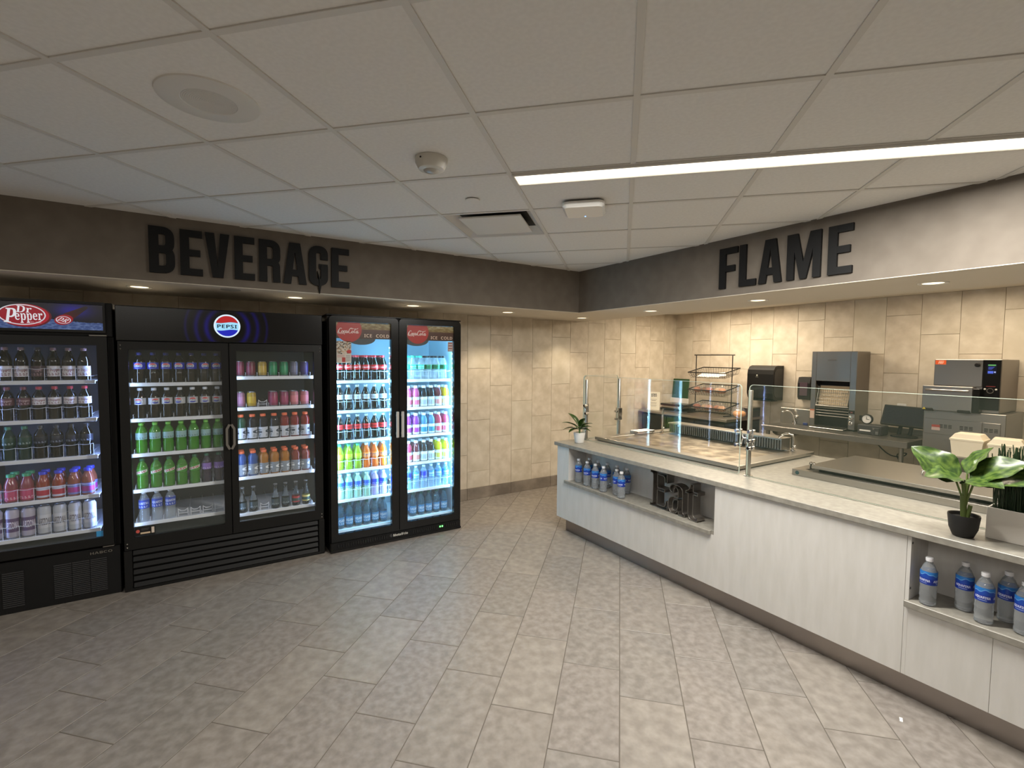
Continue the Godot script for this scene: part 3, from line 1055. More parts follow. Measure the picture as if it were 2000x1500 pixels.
func build_griddle():
	var t := thing("griddle", Vector3(3.8, 0.87, -2.815), 0, "large stainless steel flat griddle set on the counter behind the glass", "griddle")
	var o := -t.position
	var x0 := 3.255
	var x1 := 4.35
	var z0 := -3.58
	var z1 := -2.05
	part(bx(Vector3(x0 + 0.02, 0.8705, z0 + 0.02), Vector3(x1 - 0.02, 0.879, z1 - 0.02)), "feet_gap_shade", M.black, t, o)  # black slab standing in for feet and the shadow gap under the frame
	var f := MB.new()
	f.bev(Vector3(x0, 0.878, z0), Vector3(x0 + 0.105, 0.908, z1), 0.003)
	f.bev(Vector3(x1 - 0.13, 0.878, z0), Vector3(x1, 0.908, z1), 0.003)
	f.bev(Vector3(x0 + 0.104, 0.878, z0), Vector3(x1 - 0.129, 0.908, z0 + 0.11), 0.003)
	f.bev(Vector3(x0 + 0.104, 0.878, z1 - 0.13), Vector3(x1 - 0.129, 0.908, z1), 0.003)
	part(f, "frame", M.steel, t, o)
	var gm := tex_mat(noise_tex(0.012, Color(0.46, 0.42, 0.37), Color(0.80, 0.76, 0.69), 512, 5, 71), 0.34)
	gm.metallic = 1.0
	gm.uv1_triplanar = true
	gm.uv1_world_triplanar = true
	gm.uv1_scale = Vector3(0.9, 0.9, 0.9)
	part(bx(Vector3(x0 + 0.108, 0.88, z0 + 0.113), Vector3(x1 - 0.133, 0.897, z1 - 0.133), 0.002), "cooking_plate", gm, t, o, "seasoned brownish steel cooking plate")
	# raised vent along the back
	var vt := hold("back_vent", t, o)
	part(bx(Vector3(4.175, 0.908, -3.42), Vector3(4.30, 0.995, -2.235), 0.002), "vent_box", M.black, vt)
	part(bx(Vector3(4.158, 0.993, -3.43), Vector3(4.31, 1.008, -2.225), 0.002), "vent_cap", M.steel, vt)
	var sl := MB.new()
	var z := -3.415
	while z < -2.24:
		sl.box(Vector3(4.164, 0.909, z), Vector3(4.176, 0.994, z + 0.013))
		z += 0.0235
	part(sl, "vent_louvers", M.steel_dull, vt)
	part(bx(Vector3(4.16, 0.908, -2.236), Vector3(4.302, 0.994, -2.228)), "vent_end", M.steel, vt)
	# water faucets
	for q in [[[Vector3(4.23, 0.905, -2.165), Vector3(4.23, 1.02, -2.165), Vector3(4.228, 1.042, -2.172), Vector3(4.222, 1.05, -2.195), Vector3(4.215, 1.045, -2.225), Vector3(4.2, 1.022, -2.26), Vector3(4.195, 0.985, -2.285)], "bent steel water faucet"], [[Vector3(4.1, 0.905, -3.455), Vector3(4.1, 1.0, -3.455), Vector3(4.1, 1.09, -3.455), Vector3(4.1, 1.15, -3.452)], "upright steel water faucet"]]:
		var fb := MB.new()
		fb.tube(q[0], 0.0095, 8)
		var base: Vector3 = q[0][0]
		fb.cyl(Vector3(base.x, 0.906, base.z), 0.02, 0.012, 12)
		fb.ball(Vector3(base.x, 0.945, base.z + 0.012), 0.014, 1.0, 10, 6)
		part(fb, "faucet", M.chrome, t, o, q[1])
	var tr := thing("steel_tray", Vector3(3.86, 0.9085, -3.515), 0, "small bright steel tray on the back corner of the griddle", "tray")
	b_tray(tr)

func b_tray(tr: Node3D):
	var b := MB.new()
	b.bev(Vector3(-0.13, 0.0, -0.05), Vector3(0.13, 0.004, 0.05), 0.001)
	for s in [-1.0, 1.0]:
		b.bev(Vector3(-0.13, 0.003, s * 0.046 - 0.004), Vector3(0.13, 0.026, s * 0.046 + 0.004), 0.001)
		b.bev(Vector3(s * 0.126 - 0.004, 0.003, -0.05), Vector3(s * 0.126 + 0.004, 0.026, 0.05), 0.001)
	part(b, "pan", M.chrome, tr)
	part(bx(Vector3(-0.11, 0.004, -0.04), Vector3(0.11, 0.022, 0.04), 0.003), "folded_cloth", M.white, tr)

func build_cold_well():
	var t := thing("cold_well", Vector3(3.9, 0.87, -0.8), 0, "stainless steel cold food well with closed flat lid on the counter", "food well")
	var o := -t.position
	var f := MB.new()
	f.bev(Vector3(3.502, 0.8705, -1.793), Vector3(3.56, 0.914, 0.3), 0.002)
	f.bev(Vector3(4.24, 0.8705, -1.793), Vector3(4.3, 0.914, 0.3), 0.002)
	f.bev(Vector3(3.559, 0.8705, -1.793), Vector3(4.241, 0.914, -1.73), 0.002)
	f.bev(Vector3(3.559, 0.8705, 0.24), Vector3(4.241, 0.914, 0.3), 0.002)
	part(f, "frame", M.steel, t, o)
	part(bx(Vector3(3.559, 0.872, -1.731), Vector3(4.241, 0.905, 0.241)), "well", M.black, t, o)
	var lid := hold("lid", t, o)
	var l := MB.new()
	l.bev(Vector3(3.552, 0.93, -1.69), Vector3(4.21, 0.954, 0.2), 0.003)
	part(l, "lid_panel", M.steel, lid)
	part(bx(Vector3(3.60, 0.906, -1.66), Vector3(4.2, 0.931, 0.17)), "gasket", M.black, lid)
	var h := MB.new()
	h.tube([Vector3(3.88, 0.953, -1.175), Vector3(3.88, 0.982, -1.172), Vector3(3.88, 0.985, -1.12), Vector3(3.88, 0.982, -1.068), Vector3(3.88, 0.953, -1.065)], 0.006, 8)
	part(h, "handle", M.chrome, lid)
	var hb := MB.new()
	hb.bev(Vector3(3.60, 0.914, -1.725), Vector3(3.625, 0.962, -1.718), 0.001)
	hb.bev(Vector3(3.60, 0.914, -1.705), Vector3(3.625, 0.962, -1.698), 0.001)
	hb.xf = Transform3D(Basis(Vector3.RIGHT, PI / 2), Vector3(3.612, 0.95, -1.73))
	hb.cyl(Vector3.ZERO, 0.007, 0.04, 8)
	part(hb, "hinge", M.chrome, t, o)
	var d := MB.new()
	d.xf = Transform3D(Basis(Vector3.BACK, PI / 2), Vector3(3.5015, 0.892, -1.757))
	d.lathe([Vector2(0.0135, 0.0), Vector2(0.013, 0.0012), Vector2(0.0, 0.0012)], 18)
	part(d, "sticker", mat(rgb(28, 58, 60), 0.4), t, o)

func round_rect(x0: float, x1: float, y0: float, y1: float, r: Array, steps := 5) -> Array:
	# corner radii: lower left, lower right, upper right, upper left
	var p := []
	var c := [Vector2(x0 + r[0], y0 + r[0]), Vector2(x1 - r[1], y0 + r[1]), Vector2(x1 - r[2], y1 - r[2]), Vector2(x0 + r[3], y1 - r[3])]
	for k in 4:
		for s in steps + 1:
			var a := PI + PI / 2 * k + PI / 2 * s / steps
			p.append(c[k] + Vector2(cos(a), sin(a)) * r[k])
	return p

func glass_sheet(t: Node3D, xf: Transform3D, x0: float, x1: float, y0: float, y1: float, r: Array):
	var g := MB.new()
	g.xf = xf
	g.prism(PackedVector2Array(round_rect(x0 + 0.0022, x1 - 0.0022, y0 + 0.0022, y1 - 0.0022, r)), -0.004, 0.004)
	part(g, "pane", M.guard_glass, t)
	var e := MB.new()
	e.xf = xf
	e.ring(round_rect(x0, x1, y0, y1, r), round_rect(x0 + 0.0022, x1 - 0.0022, y0 + 0.0022, y1 - 0.0022, r), -0.004, 0.004)
	part(e, "polished_edge", M.glass_edge, t)

func post(t: Node3D, at: Vector3, h: float):
	var b := MB.new()
	b.lathe([Vector2(0.0, 0.0), Vector2(0.03, 0.0), Vector2(0.03, 0.004), Vector2(0.0165, 0.006), Vector2(0.0165, h - 0.002), Vector2(0.0155, h), Vector2(0.0, h)], 18)
	part(b, "post", M.steel, t, at)

func clamp_knob(b: MB, at: Vector3, dir: Vector3, r := 0.014, l := 0.03):
	var y := dir.normalized()
	var x := y.cross(Vector3.UP if absf(y.y) < 0.9 else Vector3.RIGHT).normalized()
	b.xf = Transform3D(Basis(x, y, x.cross(y)), at)
	b.lathe([Vector2(0.0, 0.0), Vector2(r * 0.8, 0.0), Vector2(r, 0.003), Vector2(r, l - 0.003), Vector2(r * 0.8, l), Vector2(0.0, l)], 14)
	b.xf = Transform3D.IDENTITY

func build_sneeze_guards():
	var zy := Basis(Vector3(0, 0, 1), Vector3(0, 1, 0), Vector3(-1, 0, 0))   # sheet facing the hall: local x runs along z
	var t := thing("sneeze_guard", Vector3(3.158, 0.87, -2.82), 0, "clear glass sneeze guard with side panel in front of the griddle", "sneeze guard")
	var o := -t.position
	glass_sheet(t, Transform3D(zy, Vector3(0.014, 0, 0)), -3.651 + 2.82, -1.985 + 2.82, 0.004, 0.642, [0.012, 0.012, 0.03, 0.03])
	glass_sheet(t, Transform3D(Basis.IDENTITY, Vector3(0.02, 0, -3.672 + 2.82)), 0.0, 0.47, 0.004, 0.642, [0.012, 0.012, 0.03, 0.03])
	post(t, Vector3(3.197, 0.8705, -3.645) + o, 0.60)
	post(t, Vector3(3.71, 0.8705, -3.71) + o, 0.60)
	var c := MB.new()
	c.cyl(Vector3(3.197, 1.13, -3.645) + o, 0.022, 0.10, 14)
	part(c, "clamp_collar", M.chrome, t)
	for q in [[Vector3(3.182, 1.215, -3.62), Vector3(-1, 0, 0)], [Vector3(3.182, 1.14, -3.60), Vector3(-1, 0, 0)], [Vector3(3.182, 1.03, -3.62), Vector3(-1, 0, 0)], [Vector3(3.21, 1.20, -3.655), Vector3(0, 0, -1)]]:
		c = MB.new()
		clamp_knob(c, q[0] + o, q[1], 0.015, 0.042)
		part(c, "clamp_knob", M.chrome, t)
	c = MB.new()
	c.bev(Vector3(3.685, 1.03, -3.735) + o, Vector3(3.735, 1.16, -3.685) + o, 0.004)
	part(c, "clamp_collar", M.chrome, t)
	for y in [1.05, 1.13]:
		c = MB.new()
		clamp_knob(c, Vector3(3.62, y, -3.68) + o, Vector3(0, 0, 1), 0.012, 0.04)
		c.tube([Vector3(3.62, y, -3.68) + o, Vector3(3.70, y, -3.70) + o], 0.006, 6)
		part(c, "clamp_arm", M.chrome, t)
	var s := thing("sneeze_guard", Vector3(3.158, 0.87, -0.6), 0, "clear glass sneeze guard in front of the cold food well", "sneeze guard")
	o = -s.position
	glass_sheet(s, Transform3D(zy, Vector3(0.014, 0, 0)), -1.93 + 0.6, 1.1 + 0.6, 0.004, 0.642, [0.012, 0.012, 0.03, 0.03])
	var p := Vector3(3.197, 0.8705, -1.935)
	post(s, p + o, 0.60)
	post(s, Vector3(3.192, 0.8705, 0.2) + o, 0.60)
	c = MB.new()
	c.cyl(p + Vector3(0, 0.18, 0) + o, 0.022, 0.11, 14)
	part(c, "clamp_collar", M.chrome, s)
	for q in [[-0.06, [0.215, 0.315], -0.01], [0.035, [0.205, 0.255, 0.32], 0.01]]:
		for y in q[1]:
			c = MB.new()
			clamp_knob(c, p + Vector3(-0.048, y, q[0]) + o, Vector3(-1, 0, 0), 0.0135, 0.022)
			part(c, "clamp_knob", M.chrome, s)
			c = MB.new()
			clamp_knob(c, p + Vector3(-0.005, y, q[0]) + o, Vector3(-1, 0, 0), 0.0135, 0.022)
			c.tube([p + Vector3(-0.012, y, q[0]) + o, p + Vector3(-0.006, 0.262, q[0] * 0.7) + o, p + Vector3(0, 0.262, q[2]) + o], 0.007, 8)
			part(c, "clamp_arm", M.chrome, s)

# ---------------------------------------------------------------- bottles and cans
var bottle_meshes := {}
var bottle_mats := {}

func bottle_shape(kind: String) -> Dictionary:
	if bottle_meshes.has(kind):
		return bottle_meshes[kind]
	var p := []       # body profile
	var lab := []     # label profile
	var cap := []     # cap profile
	match kind:
		"soda":      # ribbed half-litre bottle with a grip below the label
			p = [[0.0, 0.002], [0.026, 0.0], [0.0335, 0.006], [0.0345, 0.03], [0.0325, 0.045], [0.0345, 0.06], [0.0345, 0.075], [0.0305, 0.088], [0.0345, 0.1], [0.0345, 0.15], [0.032, 0.163], [0.022, 0.186], [0.0145, 0.196], [0.0145, 0.206]]
			lab = [[0.0349, 0.102], [0.0352, 0.104], [0.0352, 0.148], [0.0349, 0.15]]
			cap = [[0.0145, 0.203], [0.0162, 0.204], [0.0165, 0.219], [0.0145, 0.222], [0.0, 0.222]]
		"contour":   # waisted bottle
			p = [[0.0, 0.002], [0.027, 0.0], [0.034, 0.008], [0.035, 0.03], [0.0325, 0.055], [0.0295, 0.075], [0.032, 0.09], [0.0355, 0.105], [0.0355, 0.14], [0.031, 0.16], [0.02, 0.188], [0.0145, 0.2], [0.0145, 0.21]]
			lab = [[0.0358, 0.098], [0.0362, 0.1], [0.0362, 0.138], [0.0358, 0.14]]
			cap = [[0.0145, 0.206], [0.0162, 0.207], [0.0165, 0.222], [0.0145, 0.225], [0.0, 0.225]]
		"straight":  # bottle with a low wide label
			p = [[0.0, 0.002], [0.028, 0.0], [0.0345, 0.007], [0.0345, 0.125], [0.033, 0.14], [0.026, 0.165], [0.015, 0.192], [0.0145, 0.206]]
			lab = [[0.0349, 0.03], [0.0352, 0.032], [0.0352, 0.098], [0.0349, 0.1]]
			cap = [[0.0145, 0.203], [0.0162, 0.204], [0.0165, 0.219], [0.0145, 0.222], [0.0, 0.222]]
		"sport":     # wide-shouldered sports drink
			p = [[0.0, 0.002], [0.029, 0.0], [0.036, 0.007], [0.036, 0.1], [0.0325, 0.115], [0.0365, 0.13], [0.035, 0.155], [0.026, 0.172], [0.0185, 0.178], [0.0185, 0.184]]
			lab = [[0.0364, 0.012], [0.0367, 0.014], [0.0367, 0.096], [0.0364, 0.098]]
			cap = [[0.0185, 0.182], [0.021, 0.183], [0.0212, 0.2], [0.019, 0.203], [0.0, 0.203]]
		"vitamin":   # short bottle, label over its lower half, round shoulder
			p = [[0.0, 0.002], [0.03, 0.0], [0.036, 0.006], [0.036, 0.09], [0.031, 0.1], [0.036, 0.112], [0.0355, 0.135], [0.029, 0.16], [0.018, 0.175], [0.0165, 0.184]]
			lab = [[0.0364, 0.008], [0.0367, 0.01], [0.0367, 0.094], [0.0364, 0.096]]
			cap = [[0.0165, 0.18], [0.0192, 0.181], [0.0195, 0.2], [0.018, 0.203], [0.0, 0.203]]
		"juice":     # stout juice bottle with wide cap
			p = [[0.0, 0.002], [0.03, 0.0], [0.0355, 0.006], [0.0355, 0.1], [0.034, 0.115], [0.024, 0.145], [0.0195, 0.155], [0.0195, 0.17]]
			lab = [[0.0359, 0.015], [0.0362, 0.017], [0.0362, 0.083], [0.0359, 0.085]]
			cap = [[0.0195, 0.165], [0.0222, 0.166], [0.0225, 0.182], [0.02, 0.185], [0.0, 0.185]]
		"water":     # clear ribbed water bottle, broad label below the shoulder
			p = [[0.0, 0.004], [0.024, 0.0], [0.0315, 0.006], [0.033, 0.018], [0.0305, 0.03], [0.033, 0.042], [0.0315, 0.056], [0.033, 0.07], [0.0315, 0.084], [0.033, 0.1], [0.033, 0.148], [0.0305, 0.165], [0.021, 0.188], [0.0135, 0.198], [0.0135, 0.21]]
			lab = [[0.0334, 0.1], [0.0337, 0.102], [0.0337, 0.156], [0.0328, 0.161]]
			cap = [[0.0135, 0.204], [0.0152, 0.205], [0.0155, 0.218], [0.014, 0.221], [0.0, 0.221]]
		"glass":     # long-necked glass bottle
			p = [[0.0, 0.002], [0.028, 0.0], [0.0315, 0.005], [0.0315, 0.07], [0.0315, 0.085], [0.027, 0.105], [0.018, 0.135], [0.0135, 0.165], [0.0132, 0.2]]
			lab = [[0.0318, 0.03], [0.032, 0.032], [0.032, 0.078], [0.0318, 0.08]]
			cap = [[0.0132, 0.196], [0.0155, 0.197], [0.015, 0.204], [0.0, 0.205]]
		"can":
			p = [[0.0, 0.004], [0.022, 0.003], [0.024, 0.0], [0.0265, 0.003], [0.033, 0.012]]
			lab = [[0.033, 0.012], [0.033, 0.108], [0.0265, 0.119]]
			cap = [[0.0265, 0.119], [0.0272, 0.121], [0.0262, 0.1225], [0.0245, 0.1185], [0.0, 0.1185]]
		"tall_can":
			p = [[0.0, 0.004], [0.024, 0.003], [0.026, 0.0], [0.029, 0.003], [0.036, 0.014]]
			lab = [[0.036, 0.014], [0.036, 0.175], [0.0275, 0.191]]
			cap = [[0.0275, 0.191], [0.0285, 0.193], [0.0272, 0.195], [0.0255, 0.19], [0.0, 0.19]]
	var d := {}
	var segs := 18
	for q in [["body", p], ["label", lab], ["cap", cap]]:
		var b := MB.new()
		var prof := []
		for s in q[1]:
			prof.append(Vector2(s[0], s[1]))
		b.lathe(prof, segs)
		d[q[0]] = b.mesh()
	bottle_meshes[kind] = d
	return d

# one drink: shape, liquid, label and cap; returned as a thing that is then copied
func drink(spec: Dictionary) -> Node3D:
	var s := bottle_shape(spec.shape)
	var o := Node3D.new()
	var names: Array = ["body", "label", "cap"]
	if spec.shape == "can" or spec.shape == "tall_can":
		names = ["base", "printed_wall", "lid"]
	var k := 0
	for q in ["body", "label", "cap"]:
		var m := MeshInstance3D.new()
		m.name = names[k]
		m.mesh = s[q]
		m.material_override = spec[q]
		o.add_child(m)
		k += 1
	return o

# clear liquid or glass that bends what lies behind it
func wet(c: Color, bend := 0.033, a := 0.0) -> StandardMaterial3D:
	var m := mat(Color(c.r, c.g, c.b, a), 0.0)
	m.refraction_enabled = true
	m.refraction_scale = bend
	return m

func liquid(c: Color, a: float) -> StandardMaterial3D:
	var m := mat(Color(c.r, c.g, c.b, a), 0.06, 0.0, 0.6)
	if a < 1.0:
		m.transparency = BaseMaterial3D.TRANSPARENCY_ALPHA
	return m

# label print: background, a block of smaller marks, and a headline
func label_print(bg: Color, ink: Color, txt := "", style := "plain", c2 := Color.WHITE) -> StandardMaterial3D:
	var w := 192
	var h := 64
	var im := blank(w, h, bg)
	for face in 2:
		var cx := w * (0.25 + 0.5 * face) if style == "twice" else w * 0.5
		match style:
			"globe":
				fill_ellipse(im, cx, 32, 24, 26, Color(0.92, 0.93, 0.95))
				fill_ellipse(im, cx, 32, 22, 24, rgb(200, 25, 40))
				im.fill_rect(Rect2i(int(cx) - 23, 22, 46, 20), Color(0.92, 0.93, 0.95))
				for y in range(42, 57):
					for x in range(int(cx) - 22, int(cx) + 23):
						if Vector2((x - cx) / 22.0, (y - 32) / 24.0).length() < 1.0:
							im.set_pixel(x, y, rgb(20, 50, 170))
				draw_text(im, "PEPSI", cx, 32, 38, 12, rgb(10, 20, 60))
			"script":
				script_logo(im, cx - 42, 16, 0.84, ink)
			"bands":
				im.fill_rect(Rect2i(0, 0, w, 20), c2)
				im.fill_rect(Rect2i(0, 52, w, 12), c2)
				if txt:
					draw_text(im, txt, cx, 36, 62, 16, ink)
			"slash":
				for y in h:
					for x in range(int(cx) - 40, int(cx) + 40):
						if absf((y - 32) + (x - cx) * 0.35) < 13:
							im.set_pixel(x, y, c2)
				draw_text(im, txt, cx, 32, 58, 18, ink, false, 0.2, -0.3)
			_:
				if txt:
					draw_text(im, txt, cx, 26, 74, 22, ink, style == "serif")
				for line in 2:
					for q in 5:
						im.fill_rect(Rect2i(int(cx) - 34 + q * 14, 44 + line * 8, 10 - (q * 5 + line * 3) % 6, 4), ink)
		if style != "twice":
			break
	return print_mat(im, 0.35)

var D := {}

func drink_kinds():
	var cap := func(c: Color): return mat(c, 0.4)
	var cola := liquid(rgb(9, 5, 4), 1.0)
	cola.roughness = 0.04
	var lid := mat(Color(0.72, 0.72, 0.73), 0.3, 1.0)
	var alu := mat(Color(0.66, 0.66, 0.67), 0.35, 1.0)
	var clearb := liquid(Color(0.84, 0.9, 0.95), 0.16)
	var silver := rgb(188, 192, 200)
	var red := rgb(196, 24, 32)
	var tint := func(c: Color): return mat(c, 0.35)
	# left cooler
	D.white_cola = {"shape": "straight", "body": cola, "label": label_print(rgb(222, 220, 224), rgb(110, 40, 60), "Dr Pepper", "serif"), "cap": cap.call(rgb(150, 120, 120)), "desc": "dark soda bottle with white label"}
	D.dark_cola = {"shape": "straight", "body": cola, "label": label_print(rgb(70, 50, 58), rgb(180, 150, 155), "Dr Pepper", "serif"), "cap": cap.call(rgb(70, 60, 62)), "desc": "dark soda bottle with dim label"}
	D.red_cap_cola = {"shape": "soda", "body": cola, "label": D.white_cola.label, "cap": cap.call(rgb(170, 40, 52)), "desc": "white-labelled soda bottle with red cap"}
	D.maroon_cola = {"shape": "soda", "body": cola, "label": label_print(rgb(96, 60, 70), rgb(200, 180, 185), "Dr Pepper", "serif"), "cap": cap.call(rgb(120, 60, 70)), "desc": "maroon-labelled dark soda bottle"}
	D.ginger = {"shape": "soda", "body": liquid(rgb(20, 52, 38), 0.85), "label": label_print(rgb(40, 70, 58), rgb(200, 210, 215), "", "plain"), "cap": cap.call(rgb(40, 110, 80)), "desc": "dark green soda bottle"}
	D.root_beer = {"shape": "soda", "body": cola, "label": label_print(rgb(38, 40, 52), rgb(170, 180, 205), "", "plain"), "cap": cap.call(rgb(36, 36, 40)), "desc": "black soda bottle with dark label"}
	D.juice_green_cap = {"shape": "juice", "body": liquid(rgb(150, 70, 80), 0.75), "label": label_print(rgb(190, 70, 110), rgb(235, 215, 225), "", "plain"), "cap": cap.call(rgb(50, 150, 100)), "desc": "pink juice bottle with green cap"}
	D.juice_red = {"shape": "juice", "body": liquid(rgb(150, 60, 40), 0.8), "label": label_print(rgb(178, 40, 66), rgb(220, 220, 235), "", "bands", rgb(200, 205, 225)), "cap": cap.call(rgb(40, 50, 190)), "desc": "red juice bottle with blue cap"}
	D.juice_violet = {"shape": "juice", "body": liquid(rgb(150, 80, 60), 0.7), "label": label_print(rgb(170, 50, 140), rgb(220, 225, 240), "", "bands", rgb(120, 130, 200)), "cap": cap.call(rgb(50, 60, 200)), "desc": "violet-labelled juice bottle with blue cap"}
	D.purple_can = {"shape": "tall_can", "body": alu, "label": label_print(rgb(88, 66, 104), rgb(225, 220, 230), "ARIZONA", "bands", rgb(170, 165, 180)), "cap": lid, "desc": "tall purple drink can"}
	D.pale_can = {"shape": "tall_can", "body": alu, "label": label_print(rgb(196, 198, 204), rgb(90, 84, 90), "ARIZONA", "bands", rgb(178, 182, 190)), "cap": lid, "desc": "tall pale silver drink can"}
	# middle cooler
	D.blue_cola = {"shape": "soda", "body": cola, "label": label_print(rgb(24, 48, 176), rgb(230, 235, 245), "PEPSI", "globe"), "cap": cap.call(rgb(44, 50, 130)), "desc": "cola bottle with round-emblem blue label"}
	D.silver_cola = {"shape": "soda", "body": cola, "label": label_print(silver, rgb(230, 235, 245), "PEPSI", "globe"), "cap": cap.call(rgb(205, 212, 222)), "desc": "cola bottle with round-emblem silver label"}
	var dew := liquid(rgb(70, 150, 40), 0.72)
	D.lime_cap = {"shape": "soda", "body": dew, "label": label_print(rgb(150, 186, 190), rgb(60, 90, 90), "", "plain"), "cap": cap.call(rgb(120, 205, 80)), "desc": "green soda bottle with lime cap"}
	D.dew = {"shape": "soda", "body": liquid(rgb(64, 140, 34), 0.75), "label": label_print(rgb(70, 140, 50), rgb(180, 40, 50), "DEW", "slash", rgb(220, 225, 222)), "cap": cap.call(rgb(20, 92, 56)), "desc": "green soda bottle with slanted emblem"}
	D.violet_soda = {"shape": "soda", "body": liquid(rgb(54, 44, 66), 0.85), "label": label_print(rgb(140, 110, 190), rgb(225, 220, 240), "", "plain"), "cap": cap.call(rgb(24, 96, 70)), "desc": "dark soda bottle with violet label"}
	D.water_blue = {"shape": "water", "body": clearb, "label": label_print(rgb(34, 66, 172), rgb(225, 232, 245), "AQUAFINA", "plain"), "cap": cap.call(rgb(225, 230, 235)), "desc": "clear water bottle with blue label"}
	for q in [["maroon", 118, 40, 66], ["yellow", 190, 160, 70], ["green", 30, 140, 92], ["silver", 110, 112, 140], ["indigo", 56, 44, 110], ["mauve", 160, 110, 140], ["magenta", 150, 50, 92], ["pink", 205, 120, 132], ["gold", 186, 156, 40]]:
		var c := rgb(q[1], q[2], q[3])
		D["can_" + q[0]] = {"shape": "can", "body": alu, "label": label_print(c, c.lightened(0.55), "", "bands", c.darkened(0.15)), "cap": lid, "desc": "small %s drink can" % q[0]}
	var orange_cap: StandardMaterial3D = cap.call(rgb(226, 106, 62))
	for q in [["green", 30, 74, 54], ["black", 18, 20, 30], ["red", 130, 30, 26], ["blue", 50, 84, 150], ["amber", 170, 110, 34], ["russet", 128, 52, 44]]:
		D["sport_" + q[0]] = {"shape": "sport", "body": liquid(rgb(q[1], q[2], q[3]), 0.85), "label": label_print(rgb(196, 202, 212), rgb(60, 70, 84), "G", "twice"), "cap": orange_cap, "desc": "%s sports drink with orange cap" % q[0]}
	for q in ["blue", "amber", "russet"]:
		D["sport_" + q].label = label_print(rgb(128, 138, 150), rgb(226, 232, 238), "G", "twice")
	D.glass_plain = {"shape": "glass", "body": wet(Color(0.86, 0.9, 0.9), 0.045), "label": label_print(rgb(58, 72, 78), rgb(180, 190, 196), "", "plain"), "cap": cap.call(rgb(110, 112, 116)), "desc": "clear glass bottle with dark label"}
	D.glass_red = {"shape": "glass", "body": D.glass_plain.body, "label": label_print(rgb(60, 80, 76), rgb(190, 200, 200), "", "bands", rgb(176, 60, 66)), "cap": D.glass_plain.cap, "desc": "clear glass bottle with red-edged label"}
	D.glass_gold = {"shape": "glass", "body": D.glass_plain.body, "label": label_print(rgb(56, 86, 84), rgb(190, 200, 200), "", "bands", rgb(214, 200, 120)), "cap": D.glass_plain.cap, "desc": "clear glass bottle with yellow-edged label"}
	# bright cooler
	D.red_cola = {"shape": "contour", "body": cola, "label": label_print(red, rgb(245, 240, 240), "", "script"), "cap": cap.call(rgb(205, 40, 52)), "desc": "cola bottle with red label"}
	D.grey_cola = {"shape": "contour", "body": cola, "label": label_print(silver, rgb(120, 130, 140), "", "script"), "cap": cap.call(rgb(200, 206, 212)), "desc": "cola bottle with silver label"}
	D.low_red_cola = {"shape": "contour", "body": cola, "label": label_print(rgb(206, 44, 46), rgb(20, 14, 14), "", "script"), "cap": cap.call(rgb(190, 200, 206)), "desc": "cola bottle with dark-lettered red label"}
	D.lime_soda = {"shape": "contour", "body": liquid(rgb(170, 214, 30), 0.6), "label": label_print(rgb(196, 224, 50), rgb(60, 130, 40), "", "plain"), "cap": cap.call(rgb(70, 176, 130)), "desc": "yellow-green soda bottle"}
	D.orange_soda = {"shape": "contour", "body": liquid(rgb(240, 112, 10), 0.72), "label": label_print(rgb(240, 150, 70), rgb(60, 70, 150), "Fanta", "plain"), "cap": cap.call(rgb(232, 236, 240)), "desc": "orange soda bottle with white cap"}
	D.pale_drink = {"shape": "soda", "body": liquid(rgb(178, 226, 206), 0.6), "label": label_print(rgb(40, 90, 190), rgb(220, 235, 245), "", "plain"), "cap": cap.call(rgb(196, 222, 220)), "desc": "pale green drink bottle"}
	D.lavender_drink = {"shape": "soda", "body": liquid(rgb(186, 172, 226), 0.65), "label": label_print(rgb(30, 60, 200), rgb(220, 225, 250), "", "plain"), "cap": cap.call(rgb(200, 200, 225)), "desc": "pale lavender drink bottle"}
	D.dark_water = {"shape": "straight", "body": liquid(rgb(70, 120, 150), 0.45), "label": label_print(rgb(70, 136, 190), rgb(220, 236, 246), "DASANI", "plain"), "cap": cap.call(rgb(40, 110, 110)), "desc": "blue-labelled water bottle with green cap"}
	D.teal_soda = {"shape": "contour", "body": clearb, "label": label_print(rgb(30, 190, 160), rgb(225, 245, 240), "Sprite", "plain"), "cap": cap.call(rgb(60, 200, 172)), "desc": "clear soda bottle with teal label"}
	D.green_soda = {"shape": "contour", "body": clearb, "label": label_print(rgb(20, 128, 84), rgb(10, 50, 36), "Sprite", "plain"), "cap": cap.call(rgb(30, 32, 36)), "desc": "clear soda bottle with green label"}
	for q in [["pink", 214, 90, 150, 226, 110, 150], ["black", 22, 20, 30, 170, 190, 206], ["maroon", 110, 40, 54, 222, 150, 150], ["yellow", 226, 190, 30, 232, 220, 150], ["purple", 150, 50, 170, 170, 60, 190], ["blue", 70, 150, 200, 40, 150, 196], ["rose", 196, 60, 96, 222, 90, 120], ["lemon", 226, 222, 20, 214, 208, 90]]:
		D["vitamin_" + q[0]] = {"shape": "vitamin", "body": liquid(rgb(q[1], q[2], q[3]), 0.72), "label": label_print(rgb(q[4], q[5], q[6]), rgb(70, 74, 88), "", "bands", rgb(216, 232, 240)), "cap": cap.call(rgb(226, 232, 238)), "desc": "%s vitamin drink with white cap" % q[0]}
	D.ice_water = {"shape": "water", "body": liquid(Color(0.6, 0.8, 0.94), 0.26), "label": label_print(rgb(60, 140, 210), rgb(230, 240, 250), "smartwater", "plain"), "cap": cap.call(rgb(210, 226, 236)), "desc": "clear blue water bottle"}
	D.deep_water = {"shape": "water", "body": D.ice_water.body, "label": label_print(rgb(30, 50, 190), rgb(230, 240, 250), "", "plain"), "cap": D.ice_water.cap, "desc": "water bottle with deep blue label"}

